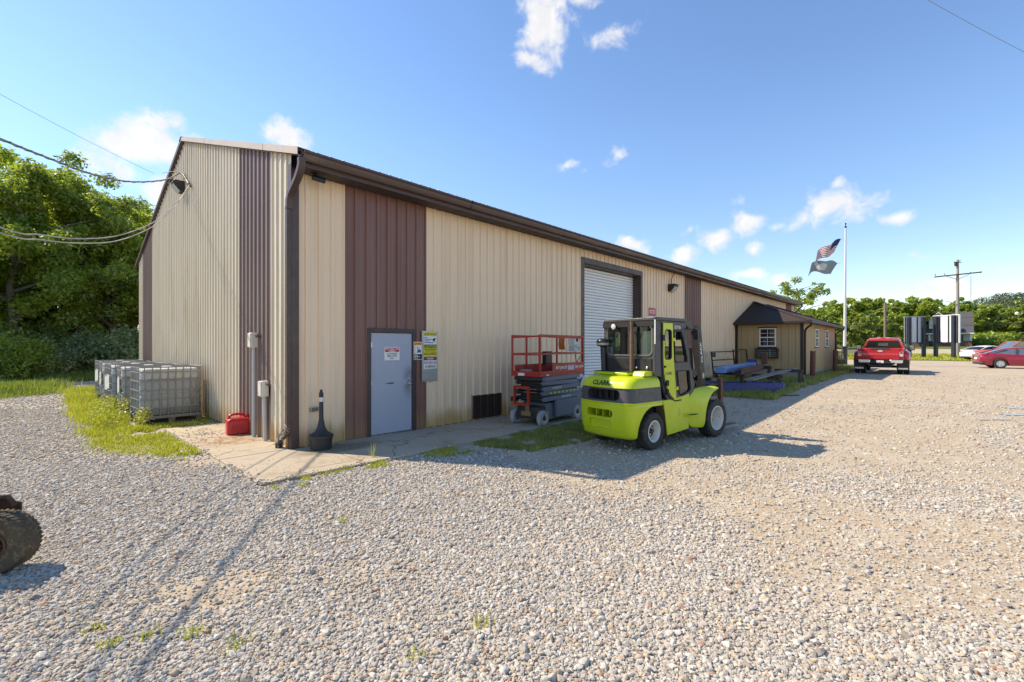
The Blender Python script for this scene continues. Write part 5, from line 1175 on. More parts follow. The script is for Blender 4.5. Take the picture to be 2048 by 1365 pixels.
def flag(name, label, top, hoist, fly, drop, sag, colour, mats):
    f = thing(name, label, 'flag', top); mb = MB(); nu, nv = 36, 26
    rows = [[flag_pt(i/nu, j/nv, hoist, fly, drop, sag) for i in range(nu+1)] for j in range(nv+1)]
    for j in range(nv):
        for i in range(nu):
            mb.cur = colour((i+.5)/nu, (j+.5)/nv); mb.add([rows[j][i], rows[j][i+1], rows[j+1][i+1], rows[j+1][i]], [(0, 1, 2, 3)])
    mb.build('cloth', mats, f, smooth=80, fix=True)
    mb = MB(); mb.tube([flag_pt(0, 0, hoist, fly, drop, sag), tuple(right*.26)], .008, 5); mb.build('halyard_clip', DKST, f)
    return f
flag('stripes_flag', 'striped red and white flag with blue canton flying from the flagpole', (FX-right.x*.26-.1, FY-right.y*.26, G(FX)+10.1), 1.15, 1.75, 1.0, .5, lambda u, v: 2 if (u < .42 and v < .54) else (int(v*13) % 2), [FRED, FWHT, FBLU])
def grey_col(u, v): return 1 if ((u-.5)/.17)**2+((v-.5)/.32)**2 < 1 else 0
flag('emblem_flag', 'grey green flag with a pale round emblem flying below the striped flag', (FX-right.x*.55-.1, FY-right.y*.55, G(FX)+8.15), .95, 1.95, .05, 1.1, grey_col, [FGRY, FEMB])
# planter with a wire hoop between annex and flagpole
pl = thing('planter_barrel', 'dark round planter with pale flowers beside the flagpole sleeve', 'planter', at_z(43.2, 6.1))
mb = MB(); mb.lathe([(.35, 0), (.5, .25), (.55, .5), (.5, .52), (0, .48)], n=20); mb.build('barrel', DWOOD, pl, smooth=40)
rl = thing('handrail', 'black handrail between the annex and the flagpole', 'handrail', at_z(37.0, 5.2))
mb = MB(); mb.beam((0, 0, 1.15), (6.5, .6, 1.15), .06, .05); mb.build('rail', BLKP, rl)
for k in range(4): mb = MB(); mb.cyl((2.16*k, .2*k, 0), (2.16*k, .2*k, 1.15), .025, n=8); mb.build('post', BLKP, rl)
# ================================================================ VEHICLES
TRED = M('truck_red', (.52, .012, .022), .28, var=.05, coat=.6, spec=.5); DRED = M('car_dark_red', (.27, .008, .03), .28, var=.05, coat=.6); ORED = M('faded_red', (.40, .055, .035), .5, var=.12); CWHT = M('car_white', (.74, .75, .77), .3, var=.03, coat=.5)
TGL = M('dark_window', (.010, .012, .014), .08, spec=.25); TLR = M('tail_red', (.38, .02, .02), .15, coat=.8, vs=20); TLW = M('tail_clear', (.62, .5, .48), .15, coat=.8); ALLOY = M('alloy', (.62, .62, .63), .3, metal=.6, var=.05); BPL = M('bumper_black', (.025, .025, .027), .6)
SKYGL = M('window_glass_pale', (.10, .14, .16), .05, spec=1.0, coat=.6)
def car_wheels(par, xs_, half, r, wd, mat_rim=ALLOY, spokes=5):
    tm = tyre_mesh(r, wd, r*.66, 30, BPL, .003)
    mb = MB(); mb.lathe([(r*.66, .30*wd), (r*.62, .40*wd), (r*.58, .15*wd), (r*.15, .10*wd)], (0, 0, 0), (0, 1, 0), 28, cap=False)
    for i in range(spokes):
        a = 2*math.pi*i/spokes; u = Vector((math.cos(a), 0, math.sin(a))); t = Vector((-u.z, 0, u.x)); mb.obox(u*r*.34+Vector((0, wd*.30, 0)), (u, t, (0, 1, 0)), (r*.56, r*.19, wd*.14))
    mb.lathe([(r*.16, .2*wd), (r*.14, .42*wd), (0, .43*wd)], (0, 0, 0), (0, 1, 0), 14); rm = mb.mesh('rim', mat_rim, 35)
    mb = MB(); mb.lathe([(0, .02*wd), (r*.6, .02*wd), (r*.6, .03*wd), (0, .03*wd)], (0, 0, 0), (0, 1, 0), 20); bk = mb.mesh('brake_shadow', BLK)  # matte black disc behind the spokes stands in for shade inside the wheel
    for x in xs_:
        for s in (-1, 1):
            w_ = bpy.data.objects.new('wheel', None); COL.objects.link(w_); w_.parent = par; w_.location = (x, s*half, r); w_.rotation_euler = (0, 0, 0 if s > 0 else math.pi)
            inst('tyre', tm, w_); inst('rim', rm, w_); inst('wheel_shade', bk, w_)
def interp(tab, x):
    xs_ = [t[0] for t in tab]; return [float(np.interp(x, xs_, [t[k] for t in tab])) for k in range(1, len(tab[0]))]
def sedan(name, label, loc, rz, paint, win, tail, L=4.85, W=1.84):
    """lofted saloon body: lower shell with wheel openings, glasshouse, roof, lamps; x forward, rear bumper at x=0"""
    c = thing(name, label, 'car', loc, rz, group='cars parked by the road'); h = W/2
    # x: sill z, shoulder z, half width factor
    tab = [(0, .42, .74, .80), (.05, .32, .90, .87), (.25, .24, 1.02, .95), (.7, .20, 1.05, .985), (1.5, .19, .99, 1.0), (2.6, .19, .95, 1.0), (3.6, .20, .92, .985), (4.2, .22, .84, .95), (4.65, .26, .72, .86), (L, .34, .58, .74)]
    wx = (1.02, 3.82); r = .335
    xs_ = sorted(set([t[0] for t in tab]+[x+d for x in wx for d in (-.40, -.36, -.28, -.15, 0, .15, .28, .36, .40)]+list(np.linspace(.1, L-.1, 14)))); rows = []
    for x in xs_:
        lo, hi, f = interp(tab, x); w_ = h*f
        for q in wx:
            if abs(x-q) < .40: lo = max(lo, .33+math.sqrt(max(0, .40**2-(x-q)**2))*.92)
        hi = max(hi, lo+.06); m = lo+(hi-lo)*.55
        rows.append([(x, -w_*.5, lo), (x, -w_*.94, lo), (x, -w_, m), (x, -w_*.985, m+(hi-m)*.55), (x, -w_*.90, hi-.02), (x, -w_*.5, hi+.015), (x, 0, hi+.02), (x, w_*.5, hi+.015), (x, w_*.90, hi-.02), (x, w_*.985, m+(hi-m)*.55), (x, w_, m), (x, w_*.94, lo), (x, w_*.5, lo)])
    mb = MB(); mb.grid(rows); mb.add(rows[0], [tuple(range(13))]); mb.add(rows[-1], [tuple(range(12, -1, -1))]); body = mb.build('body', paint, c, smooth=50)
    # glasshouse
    gh = [(.42, 1.03, .74, 1.035), (.95, 1.02, .76, 1.24), (1.45, .99, .78, 1.395), (2.0, .97, .79, 1.445), (2.5, .96, .79, 1.43), (3.0, .945, .78, 1.29), (3.55, .93, .75, .955)]
    rows = []
    for x in np.linspace(.42, 3.55, 22):
        zb, wf, zt = interp(gh, x); w0 = h*wf*1.12; w1 = h*wf*.86; zt = max(zt, zb+.01)
        rows.append([(x, -w0, zb-.06), (x, -w0*.995, zb), (x, -w1, zt-.05*(zt-zb)/.45), (x, -w1*.6, zt+.005), (x, 0, zt+.015), (x, w1*.6, zt+.005), (x, w1, zt-.05*(zt-zb)/.45), (x, w0*.995, zb), (x, w0, zb-.06)])
    mb = MB(); mb.grid(rows); mb.build('glasshouse', win, c, smooth=40)
    rr_ = []
    for x in np.linspace(1.22, 2.62, 12):
        zb, wf, zt = interp(gh, x); w1 = h*wf*.86
        rr_.append([(x, -w1-.012, zt-.075*(zt-zb)/.45), (x, -w1*.98, zt-.02), (x, -w1*.6, zt+.014), (x, 0, zt+.025), (x, w1*.6, zt+.014), (x, w1*.98, zt-.02), (x, w1+.012, zt-.075*(zt-zb)/.45)])
    mb = MB(); mb.grid(rr_); mb.build('roof', paint, c, smooth=60)
    for s in (-1, 1):
        for pts, r_ in ((((.36, .80, 1.03), (.95, .72, 1.235), (1.35, .69, 1.345)), .035), (((1.80, .85, .985), (1.83, .70, 1.40)), .03), (((2.65, .685, 1.37), (3.1, .74, 1.20), (3.62, .82, .945)), .03)):
            mb = MB(); mb.tube([(x, s*y*h/.92*1.0, z) for x, y, z in pts], r_, 8); mb.build('pillar', paint if r_ != .03 or pts[0][0] > 2 else BPL, c, smooth=60)
        mb = MB(); rowsL = [[(x, s*y, z) for x, y, z in ((.012, .50, .83), (.03, .66, .84), (.10, .80, .86), (.32, .868, .90))], [(x, s*y, z) for x, y, z in ((.045, .50, .90), (.07, .66, .915), (.14, .80, .925), (.34, .862, .935))]]
        mb.grid(rowsL); lo_ = mb.build('tail_lamp', tail, c, smooth=60); sm = lo_.modifiers.new('t', 'SOLIDIFY'); sm.thickness = .03; sm.offset = 0
        mb = MB(); mb.grid([[(4.55, s*.80, .66), (4.72, s*.70, .65), (4.80, s*.55, .62)], [(4.48, s*.82, .74), (4.62, s*.73, .735), (4.70, s*.55, .70)]]); hl = mb.build('headlight', LAMPW, c, smooth=60); sm = hl.modifiers.new('t', 'SOLIDIFY'); sm.thickness = .04; sm.offset = 0
        mb = MB(); mb.box(2.95, 3.12, min(s*(h-.02), s*(h+.16)), max(s*(h-.02), s*(h+.16)), .96, 1.08); mb.build('side_mirror', paint, c, bevel=.03)
    mb = MB(); rb_ = [[(x, y*1.0, z) for x, y in ((.22, -.885), (.03, -.80), (-.015, -.45), (-.02, 0), (-.015, .45), (.03, .80), (.22, .885))] for z in (.27, .42)]; mb.grid(rb_); bo = mb.build('bumper', BPL, c, smooth=60); sm = bo.modifiers.new('t', 'SOLIDIFY'); sm.thickness = .05
    mb = MB(); mb.box(-.012, .02, -.26, .26, .62, .76); mb.build('number_plate', SW, c)
    mb = MB(); mb.box(.4, 4.4, -.70, .70, .20, .45); mb.build('underbody', BLK, c)
    car_wheels(c, wx, h-.115, r, .21)
    return c
# dark red saloon, tail towards the flagpole, at the right edge
rc = sedan('parked_car', 'dark red saloon nearest at the right edge of the lot', (46.57, -1.54, G(46)), R(-78), DRED, SKYGL, TLR)
mb = MB(); mb.box(.33, .36, -.868, -.80, .72, .84); mb.build('white_patch', SW, rc)
sedan('parked_car', 'white saloon with dark bumper parked on the verge', (62.6, -1.55, G(62.6)+.012), R(-38), CWHT, TGL, TLR)
# faded red pickup behind, nose to the left
pk = thing('parked_pickup', 'faded red pickup with raised nose parked between the white and dark red cars', 'pickup truck', (58.5, -6.9, G(58.5)), R(118), group='cars parked by the road')
mb = MB(); mb.prism([(0, .45), (0, 1.15), (1.9, 1.15), (1.9, 1.2), (3.6, 1.22), (5.35, 1.10), (5.45, .95), (5.45, .5), (5.2, .42)], -.95, .95, 'y'); mb.build('body', ORED, pk, bevel=.06)
mb = MB(); mb.prism([(1.95, 1.18), (2.15, 1.82), (3.2, 1.84), (3.95, 1.2)], -.80, .80, 'y'); mb.build('cab_glass', SKYGL, pk, bevel=.03)
mb = MB(); mb.prism([(2.1, 1.80), (2.15, 1.88), (3.15, 1.89), (3.22, 1.82)], -.83, .83, 'y'); mb.build('roof', ORED, pk, bevel=.03)
for s in (-1, 1):
    mb = MB(); mb.tube([(3.2, s*.80, 1.83), (3.97, s*.84, 1.2)], .04, 8); mb.tube([(2.75, s*.82, 1.83), (2.75, s*.85, 1.2)], .05, 8); mb.tube([(2.13, s*.81, 1.83), (1.97, s*.83, 1.2)], .05, 8); mb.build('pillar', ORED, pk, smooth=50)
    mb = MB(); mb.box(5.40, 5.47, min(s*.55, s*.88), max(s*.55, s*.88), .78, .98); mb.build('headlight', LAMPW, pk, bevel=.01)
for k in range(3): mb = MB(); mb.box(5.44, 5.475, -.5, .5, .66+.11*k, .72+.11*k); mb.build('grille_bar', CHROME, pk)
mb = MB(); mb.box(5.42, 5.58, -.95, .95, .45, .62); mb.build('bumper', CHROME, pk, bevel=.03)
car_wheels(pk, (.95, 4.45), .84, .37, .24)
# red dually pickup
tk = thing('pickup_truck', 'red dual-wheel pickup truck seen from behind in front of the flagpole', 'pickup truck', (32.1, 2.62, G(32.5)), R(1.5))
# bed (x forward, tailgate at 0)
mb = MB(); mb.prism([(.02, .78), (.0, 1.40), (2.45, 1.42), (2.45, .72), (.5, .70)], -.985, .985, 'y'); bed = mb.build('bed', TRED, tk, bevel=.035, seg=3)
mb = MB(); mb.box(.10, 2.35, -.86, .86, 1.0, 1.6); cut([bed], mb)
mb = MB(); mb.prism([(-.035, .80), (-.055, 1.05), (-.05, 1.30), (-.06, 1.41), (-.01, 1.43), (-.002, .80)], -.80, .80, 'y'); mb.build('tailgate', TRED, tk, bevel=.012)
mb = MB(); mb.prism([(-.068, 1.03), (-.060, 1.16), (-.05, 1.16), (-.05, 1.03)], -.78, .78, 'y'); mb.build('tailgate_crease', TRED, tk)
mb = MB(); mb.prism([(-.09, 1.385), (-.03, 1.445), (.05, 1.44), (.0, 1.39)], -.42, .42, 'y'); mb.build('tailgate_spoiler', BPL, tk, bevel=.012)
mb = MB(); mb.lathe([(1, 0), (1, .01)], (0, 0, 0), (-1, 0, 0), 24); bd = mb.build('badge', CHROME, tk, loc=(-.062, 0, 1.27)); bd.scale = (1, .12, .048)
for s in (-1, 1):
    mb = MB(); mb.prism(rrect(min(s*.81, s*.965), max(s*.81, s*.965), .98, 1.24, .04), -.045, .02, 'x'); mb.build('tail_lamp', TLW, tk)
    mb = MB(); mb.prism(rrect(min(s*.83, s*.945), max(s*.83, s*.945), 1.12, 1.23, .03), -.050, -.046, 'x'); mb.build('tail_lens', TLR, tk)
    # wide rear fender over the dual wheels
    rows = []
    for x in np.linspace(.42, 1.72, 15):
        t = (x-1.07)/.65; k = math.sqrt(max(0, 1-t*t)); top = 1.02+.22*k; out = 1.02+.205*k**.6
        lo = .40+math.sqrt(max(0, .50**2-(x-1.07)**2))*.95 if abs(x-1.07) < .5 else .40
        rows.append([(x, s*.97, 1.05+.27*k), (x, s*(.99+.10*k), 1.04+.26*k), (x, s*out, top-.04), (x, s*(out+.02), .80), (x, s*(out+.015), max(lo, .42))])
    mb = MB(); mb.grid(rows); fo = mb.build('fender', TRED, tk, smooth=60); sm = fo.modifiers.new('t', 'SOLIDIFY'); sm.thickness = .03; sm.offset = 0
    mb = MB(); mb.grid([[(.42, s*.97, 1.05), (.42, s*1.04, .98), (.42, s*1.05, .42)], [(.43, s*.97, .42), (.43, s*1.0, .42), (.43, s*1.04, .42)]]); mb.build('fender_end', TRED, tk)
    mb = MB(); mb.box(.36, .39, min(s*.68, s*1.20), max(s*.68, s*1.20), .27, .78); mb.build('mud_flap', BPL, tk); mb = MB(); mb.box(.345, .359, min(s*.75, s*1.15), max(s*.75, s*1.15), .27, .36); mb.build('flap_plate', ALLOY, tk)
    mb = MB(); mb.box(.30, .40, min(s*.985, s*1.0), max(s*.985, s*1.0), .9, .95)
    mb = MB(); mb.beam((3.98, s*.95, 1.36), (3.95, s*1.28, 1.40), .05, .05); mb.build('mirror_arm', BPL, tk); mb = MB(); mb.box(3.86, 3.96, min(s*1.13, s*1.38), max(s*1.13, s*1.38), 1.28, 1.60); mb.build('side_mirror', BPL, tk, bevel=.03); mb = MB(); mb.box(3.852, 3.859, min(s*1.16, s*1.35), max(s*1.16, s*1.35), 1.31, 1.57); mb.build('mirror_glass', SKYGL, tk)
mb = MB(); mb.box(-.17, -.02, -.95, -.42, .62, .80); mb.box(-.17, -.02, .42, .95, .62, .80); mb.build('bumper', CHROME, tk, bevel=.03); mb = MB(); mb.box(-.15, -.02, -.42, .42, .60, .76); mb.build('bumper_step', BPL, tk); mb = MB(); mb.box(-.165, -.152, -.16, .16, .62, .76); mb.build('number_plate', SW, tk)
mb = MB(); mb.cyl((-.20, 0, .50), (.2, 0, .50), .05, n=10); mb.lathe([(.03, 0), (.03, .05), (.045, .09), (.03, .13), (0, .14)], (-.22, 0, .54), n=14); mb.box(-.05, .05, -.5, .5, .42, .52); mb.build('hitch', DKST, tk)
mb = MB(); mb.box(.1, 5.9, -.45, .45, .42, .66); mb.cyl((1.07, -.9, .40), (1.07, .9, .40), .07, n=10); mb.build('frame', BLK, tk)
# crew cab
tab = [(2.52, 1.0, 1.90), (2.70, .99, 2.0), (3.6, .99, 2.04), (4.2, .99, 2.0)]
rows = []
for x, w0, w1, zt in ((2.50, .99, .78, 1.93), (2.66, .99, .76, 2.00), (3.3, .99, .77, 2.04), (4.0, .99, .76, 2.01), (4.35, .99, .75, 1.92)):
    rows.append([(x, -w0, .70), (x, -w0, 1.38), (x, -w1, zt-.10), (x, -w1+.10, zt-.01), (x, 0, zt+.02), (x, w1-.10, zt-.01), (x, w1, zt-.10), (x, w0, 1.38), (x, w0, .70)])
mb = MB(); mb.grid(rows); mb.add(rows[0], [tuple(range(9))]); mb.build('cab', TRED, tk, smooth=45)
mb = MB(); mb.add([(2.488, -.84, 1.44), (2.488, .84, 1.44), (2.488, .69, 1.86), (2.488, -.69, 1.86)], [(0, 1, 2, 3)]); mb.build('rear_window', TGL, tk)
mb = MB(); mb.box(2.476, 2.486, -.28, -.262, 1.45, 1.85); mb.box(2.476, 2.486, .262, .28, 1.45, 1.85); mb.build('window_divider', BPL, tk)
mb = MB(); mb.box(2.478, 2.486, -.22, .22, 1.55, 1.72); mb.build('window_reflection', M('grey_reflection', (.08, .09, .1), .2), tk)  # grey plate painted as a reflection in the rear window
for s in (-1, 1):
    mb = MB(); mb.add([(2.75, s*.975, 1.44), (4.2, s*.975, 1.44), (4.0, s*.80, 1.87), (2.80, s*.80, 1.87)], [(0, 1, 2, 3)]); mb.build('side_window', TGL, tk)
mb = MB(); mb.prism([(4.3, .7), (4.35, 1.38), (4.6, 1.36), (5.9, 1.28), (6.05, 1.1), (6.05, .6)], -.99, .99, 'y'); mb.build('hood', TRED, tk, bevel=.06)
mb = MB(); mb.add([(4.36, -.75, 1.90), (4.36, .75, 1.90), (4.85, .88, 1.38), (4.85, -.88, 1.38)], [(0, 1, 2, 3)]); mb.build('windscreen', TGL, tk)
for y in (-.22, 0, .22): mb = MB(); mb.box(2.60, 2.70, y-.06, y+.06, 2.0, 2.04); mb.build('cab_lamp', TLR if y == 0 else LAMPW, tk, bevel=.008)
tw = tyre_mesh(.405, .235, .23, 34, BPL, .006)
for s in (-1, 1):
    for y in (1.08, .80): wheel(tk, (1.07, s*y, .405), .405, .235, .23, tw, s, ALLOY, DKST, .09, 8)
    wheel(tk, (5.1, s*.88, .405), .405, .235, .23, tw, s, ALLOY, DKST, .02, 8)
# ================================================================ POLES, SIGN, HOUSES ACROSS THE ROAD
WOOD = M('pole_wood', (.21, .165, .125), .9, var=.25, vs=3, stretch=(1, 1, .15)); LWOOD = M('pole_wood_grey', (.33, .30, .26), .9, var=.2, vs=3, stretch=(1, 1, .15))
up_ = thing('utility_pole', 'tall grey utility pole with one crossarm, transformer bracket and street light', 'utility pole', at_z(80, -1.05))
mb = MB(); mb.cyl((0, 0, -.3), (0, 0, 12.0), .23, .13, n=14); mb.build('pole', LWOOD, up_, smooth=40)
ca = Vector((.25, -.97, .03)).normalized()
mb = MB(); mb.beam(tuple(ca*-2.2+Vector((-.18, 0, 10.05))), tuple(ca*2.2+Vector((-.18, 0, 10.2))), .11, .14); mb.build('crossarm', DWOOD, up_)
for s in (-1, 1): mb = MB(); mb.beam(tuple(ca*(1.1*s)+Vector((-.2, 0, 10.05))), (-.2, 0, 9.5), .03, .05); mb.build('brace', DWOOD, up_)
mb = MB(); mb.cyl((-.25, .15, 11.2), (-.25, .15, 11.7), .16, n=12); mb.beam((-.1, -.35, 11.6), (-.1, .35, 11.75), .06, .08); mb.beam((-.1, .3, 11.5), (-.1, -.3, 11.9), .05, .05); mb.build('cutout_gear', DKST, up_)
for s in (-2.1, -1.2, 1.2, 2.1): mb = MB(); q = ca*s; mb.cyl((q.x-.18, q.y, 10.15), (q.x-.18, q.y, 10.36), .04, n=8); mb.build('insulator', DKST, up_)
mb = MB(); mb.tube([(-.2, .05, 6.4), (-.35, .7, 6.75), (-.5, 1.3, 6.92), (-.6, 1.75, 6.95)], .035, 8); mb.build('lamp_arm', GALV, up_, smooth=50)
mb = MB(); mb.obox((-.65, 1.95, 6.93), ((-.2, 1, 0), (1, .2, 0), (0, 0, 1)), (.65, .25, .12)); mb.build('street_lamp_head', DKST, up_, bevel=.03)
wp = thing('wood_post', 'plain brown wooden pole behind the red truck', 'pole', at_z(72, 5.4)); mb = MB(); mb.cyl((0, 0, -.3), (0, 0, 6.6), .16, .13, n=12); mb.build('pole', WOOD, wp, smooth=40)
wires = thing('road_wires', 'thin dark overhead wires strung along the road', 'wire', at_z(80, -1.0))
for z, x in ((4.45, 0), (4.25, .5), (5.2, -.3)):
    mb = MB(); mb.tube([(x, 60-120*i/40+.0, z+1.6*((i/40-.5)*2)**2*.7-.5) for i in range(41)], .022, 5); mb.build('wire', DCAB, wires, smooth=60)
yl = thing('yard_lamp', 'small pale yard lamp on a slim pole near the brick garage', 'lamp', at_z(118, -10.3))
mb = MB(); mb.cyl((0, 0, 0), (0, 0, 6.2), .12, .09, n=10); mb.tube([(0, 0, 5.9), (-.3, .8, 6.05), (-.4, 1.3, 6.0)], .03, 6); mb.build('pole', LWOOD, yl, smooth=40); mb = MB(); mb.lathe([(.10, .2), (.30, 0), (.25, -.25), (0, -.35)], (-.45, 1.4, 5.9), n=14); mb.build('lamp_head', LAMPW, yl, smooth=40)
# blank two-panel roadside sign, seen from the back
SGB = M('sign_frame_dark', (.016, .02, .035), .5, var=.1); SGW = M('sign_back_white', (.70, .72, .75), .5, var=.05, stretch=(8, 8, .2), vs=2)
def sign_panel(label, a, b, top, bot, frame_white):
    a = Vector(a); b = Vector(b); d = (b-a); W_ = d.length; ang = math.atan2(d.y, d.x)
    t = thing('road_sign', label, 'sign', (a.x, a.y, G(a.x)), ang, group='blank roadside sign panels')
    mb = MB(); mb.box(0, W_, .0, .12, bot, top); mb.build('panel', SGW, t)
    for k, f in enumerate((.0, .26, .62, 1.0)): mb = MB(); mb.box(W_*f-.05, W_*f+.05, -.06, -.002, bot-.03, top+.03); mb.build('stiffener', SGB, t)
    mb = MB(); mb.box(-.06, W_+.06, -.05, .13, top, top+.10); mb.build('top_frame', WHITE if frame_white else GALV, t)
    mb = MB(); mb.box(-.05, W_+.05, -.05, .13, bot-.08, bot-.001); mb.build('bottom_frame', SGB, t)
    if frame_white: mb = MB(); mb.box(W_+.051, W_+.14, -.05, .13, bot-.08, top+.10); mb.build('side_frame', WHITE, t)
    for f in (.16, .88): mb = MB(); mb.box(W_*f-.14, W_*f+.14, -.36, -.062, -.1, top+.02); mb.build('post', SGB, t)
sign_panel('left blank white sign panel on dark posts by the road', (67.6, 3.35, 0), (68.7, 1.72, 0), 4.55, 1.75, False)
sign_panel('right blank white sign panel with bright white frame on dark posts', (69.4, 1.0, 0), (67.9, -.95, 0), 4.60, 1.75, True)
# house with dormer, dark roof and brick base
HSID = M('house_siding', (.66, .66, .64), .6, var=.05, world_co=True); BRK = M('house_brick', (.16, .085, .07), .9, var=.3, vs=4, world_co=True, col2=(.25, .2, .18), thr=(.55, .7)); ROOFG = M('roof_grey', (.075, .075, .085), .9, var=.25, vs=3, world_co=True)
hs = thing('farmhouse', 'white house with dark grey roof, front gable and brick porch base across the road', 'house', (150, 1.1, G(150)))
mb = MB(); mb.box(2.0, 9, -5.5, 5.5, 0, 3.2); mb.build('wall', HSID, hs)
mb = MB(); mb.prism([(-.4, 3.1), (4.6, 8.2), (9.6, 3.1)], -5.8, 5.8, 'y'); mb.build('roof', ROOFG, hs)
mb = MB(); mb.box(-.05, .25, -5.5, 5.5, 0, 1.35); mb.build('porch_wall', BRK, hs)
for y in (-5.3, -1.8, 1.8, 5.3): mb = MB(); mb.box(0, .24, y-.15, y+.15, 1.351, 3.1); mb.build('porch_post', WHITE, hs)
mb = MB(); mb.box(-.42, -.30, -5.85, 5.85, 2.95, 3.2); mb.build('eave_board', WHITE, hs)
dm = MB(); dm.prism([(-1.5, 4.3), (1.9, 4.3), (1.9, 6.3), (.2, 7.9), (-1.5, 6.3)], .3, 4.0, 'x'); dm.build('dormer', HSID, hs)
for s in (0, 1):
    mb = MB(); pts = [(-1.75, 6.2), (.2, 8.05), (.2, 8.28), (-2.0, 6.2)] if s == 0 else [(2.15, 6.2), (.2, 8.05), (.2, 8.28), (2.4, 6.2)]
    mb.prism(pts, .0, 4.2, 'x'); mb.build('dormer_roof', ROOFG, hs); mb = MB(); mb.prism([(p[0], p[1]-.02) for p in pts], -.06, -.002, 'x'); mb.build('barge_board', WHITE, hs)
for y in (-3.2, 3.0):
    mb = MB(); mb.box(1.9, 1.99, y-.9, y+.9, 1.4, 2.8); mb.build('window', TGL, hs)
mb = MB(); mb.box(4.1, 5.0, 1.5, 2.5, 7.6, 9.2); mb.build('chimney', BRK, hs)
gr = thing('brick_garage', 'low brick house with dark hip roof at the right edge across the road', 'house', (128, -17.5, G(128)))
mb = MB(); mb.box(0, 9, -7, 6, 0, 2.7); mb.build('wall', BRK, gr)
mb = MB(); A_, B_, C_, D_, E_, F_ = (-.6, -7.6, 2.7), (-.6, 6.6, 2.7), (9.6, 6.6, 2.7), (9.6, -7.6, 2.7), (4.5, 2.0, 5.0), (4.5, -3.0, 5.0)
mb.add([A_, B_, C_, D_, E_, F_], [(0, 1, 4, 5), (1, 2, 4), (2, 3, 5, 4), (3, 0, 5), (3, 2, 1, 0)]); mb.build('roof', ROOFG, gr)
mb = MB(); mb.box(-.05, -.005, -4, 2.5, .3, 2.3); mb.build('garage_door', BLK, gr); mb = MB(); mb.box(-.62, -.58, -7.6, 6.6, 2.5, 2.72); mb.build('eave_board', WHITE, gr)
# yard things in front of the house
for lab, x, y, nm, m_ in (('dark wheeled bin in front of the house porch', 131, 2.3, 'wheeled_bin', BPL),):
    o = thing(nm, lab, 'bin', (x, y, G(x))); mb = MB(); mb.prism([(-.3, 0), (.3, 0), (.38, 1.0), (-.38, 1.0)], -.3, .3, 'y'); mb.build('body', m_, o, bevel=.03); mb = MB(); mb.box(-.42, .42, -.34, .34, 1.002, 1.07); mb.build('lid', m_, o, bevel=.02)
# lattice mast on the skyline
ms = thing('radio_mast', 'faint thin lattice mast on the skyline right of the utility pole', 'mast', (230, -6.4, G(230)))
mb = MB()
for k in range(3):
    a = 2*math.pi*k/3; mb.cyl((.25*math.cos(a), .25*math.sin(a), 0), (.22*math.cos(a), .22*math.sin(a), 25), .035, n=5)
for k in range(25):
    for j in range(3):
        a = 2*math.pi*j/3; b_ = 2*math.pi*(j+1)/3; mb.cyl((.24*math.cos(a), .24*math.sin(a), k), (.24*math.cos(b_), .24*math.sin(b_), k+1), .02, n=4)
mb.build('lattice', GALV, ms)
# faint high wires
for lab, p, q in (('faint thin wire crossing the sky at the upper right', (1840, -20), (2120, 130)), ('faint thin wire crossing the sky at the left above the trees', (-160, 85), (245, 312))):
    a = Vector((0, 0, CAM_Z))+pix_dir(*p)*30; b = Vector((0, 0, CAM_Z))+pix_dir(*q)*34
    dd = (b-a); a2 = a-dd*.6; b2 = b+dd*(.6 if p[0] > 0 else .25)
    o = thing('overhead_wire', lab, 'wire', a2); mb = MB(); mb.tube([(b2-a2)*(i/20)+Vector((0, 0, -1.2*(1-((i/10)-1)**2)*.25)) for i in range(21)], .009, 5); mb.build('wire', GCAB, o, smooth=60)
# ================================================================ PLANTS
def pos_at(px, depth):                   # ground position on a bearing, at a distance along the view axis
    t = (px-1024)/919.5; c_, s_ = math.cos(VIEW), math.sin(VIEW); return ((c_+s_*t)*depth, (s_-c_*t)*depth)
def quads_mesh(name, c, u, v, tone, mat, tri=False):
    """leaf faces: centre, half-axes u and v, tone per leaf"""
    n = len(c)
    P = np.stack([c-u, c-v*.9+u*.1, c+u, c+v*.9+u*.1], 1).reshape(-1, 3)
    me = bpy.data.meshes.new(name); me.vertices.add(4*n); me.vertices.foreach_set('co', P.astype(np.float32).ravel())
    me.loops.add(4*n); me.loops.foreach_set('vertex_index', np.arange(4*n, dtype=np.int32))
    me.polygons.add(n); me.polygons.foreach_set('loop_start', np.arange(0, 4*n, 4, dtype=np.int32)); me.polygons.foreach_set('loop_total', np.full(n, 4, np.int32))
    a = me.attributes.new('tone', 'FLOAT', 'FACE'); a.data.foreach_set('value', tone.astype(np.float32))
    me.materials.append(mat); me.update(calc_edges=True); return me
def unit(a): return a/np.maximum(np.linalg.norm(a, axis=1, keepdims=True), 1e-9)
def leaf_cloud(rng, cen, rad, per, leaf, flat=.75):
    """leaves through clumps: denser towards each clump's skin, lying roughly outward and up"""
    k = rng.integers(0, len(cen), int(per*len(cen))); w_ = rad[k]**2
    k = rng.choice(len(cen), int(per*len(cen)), p=rad**2/np.sum(rad**2))
    d = unit(rng.normal(size=(len(k), 3)) + np.array([0, 0, .35])); rr_ = rad[k]*(.35+.65*np.sqrt(rng.random(len(k))))*(1+.22*rng.normal(size=len(k)))
    p = cen[k]+d*rr_[:, None]*np.array([1, 1, flat])
    nrm = unit(d*.6+rng.normal(size=d.shape)*.65+np.array([0, 0, .55])); a = unit(np.cross(nrm, rng.normal(size=d.shape))); b = np.cross(nrm, a)
    s = leaf*(.6+.8*rng.random(len(k)))[:, None]
    ct = rng.random(len(cen)); tone = .55*ct[k]+.45*rng.random(len(k))
    return p, a*s, b*s*.62, tone
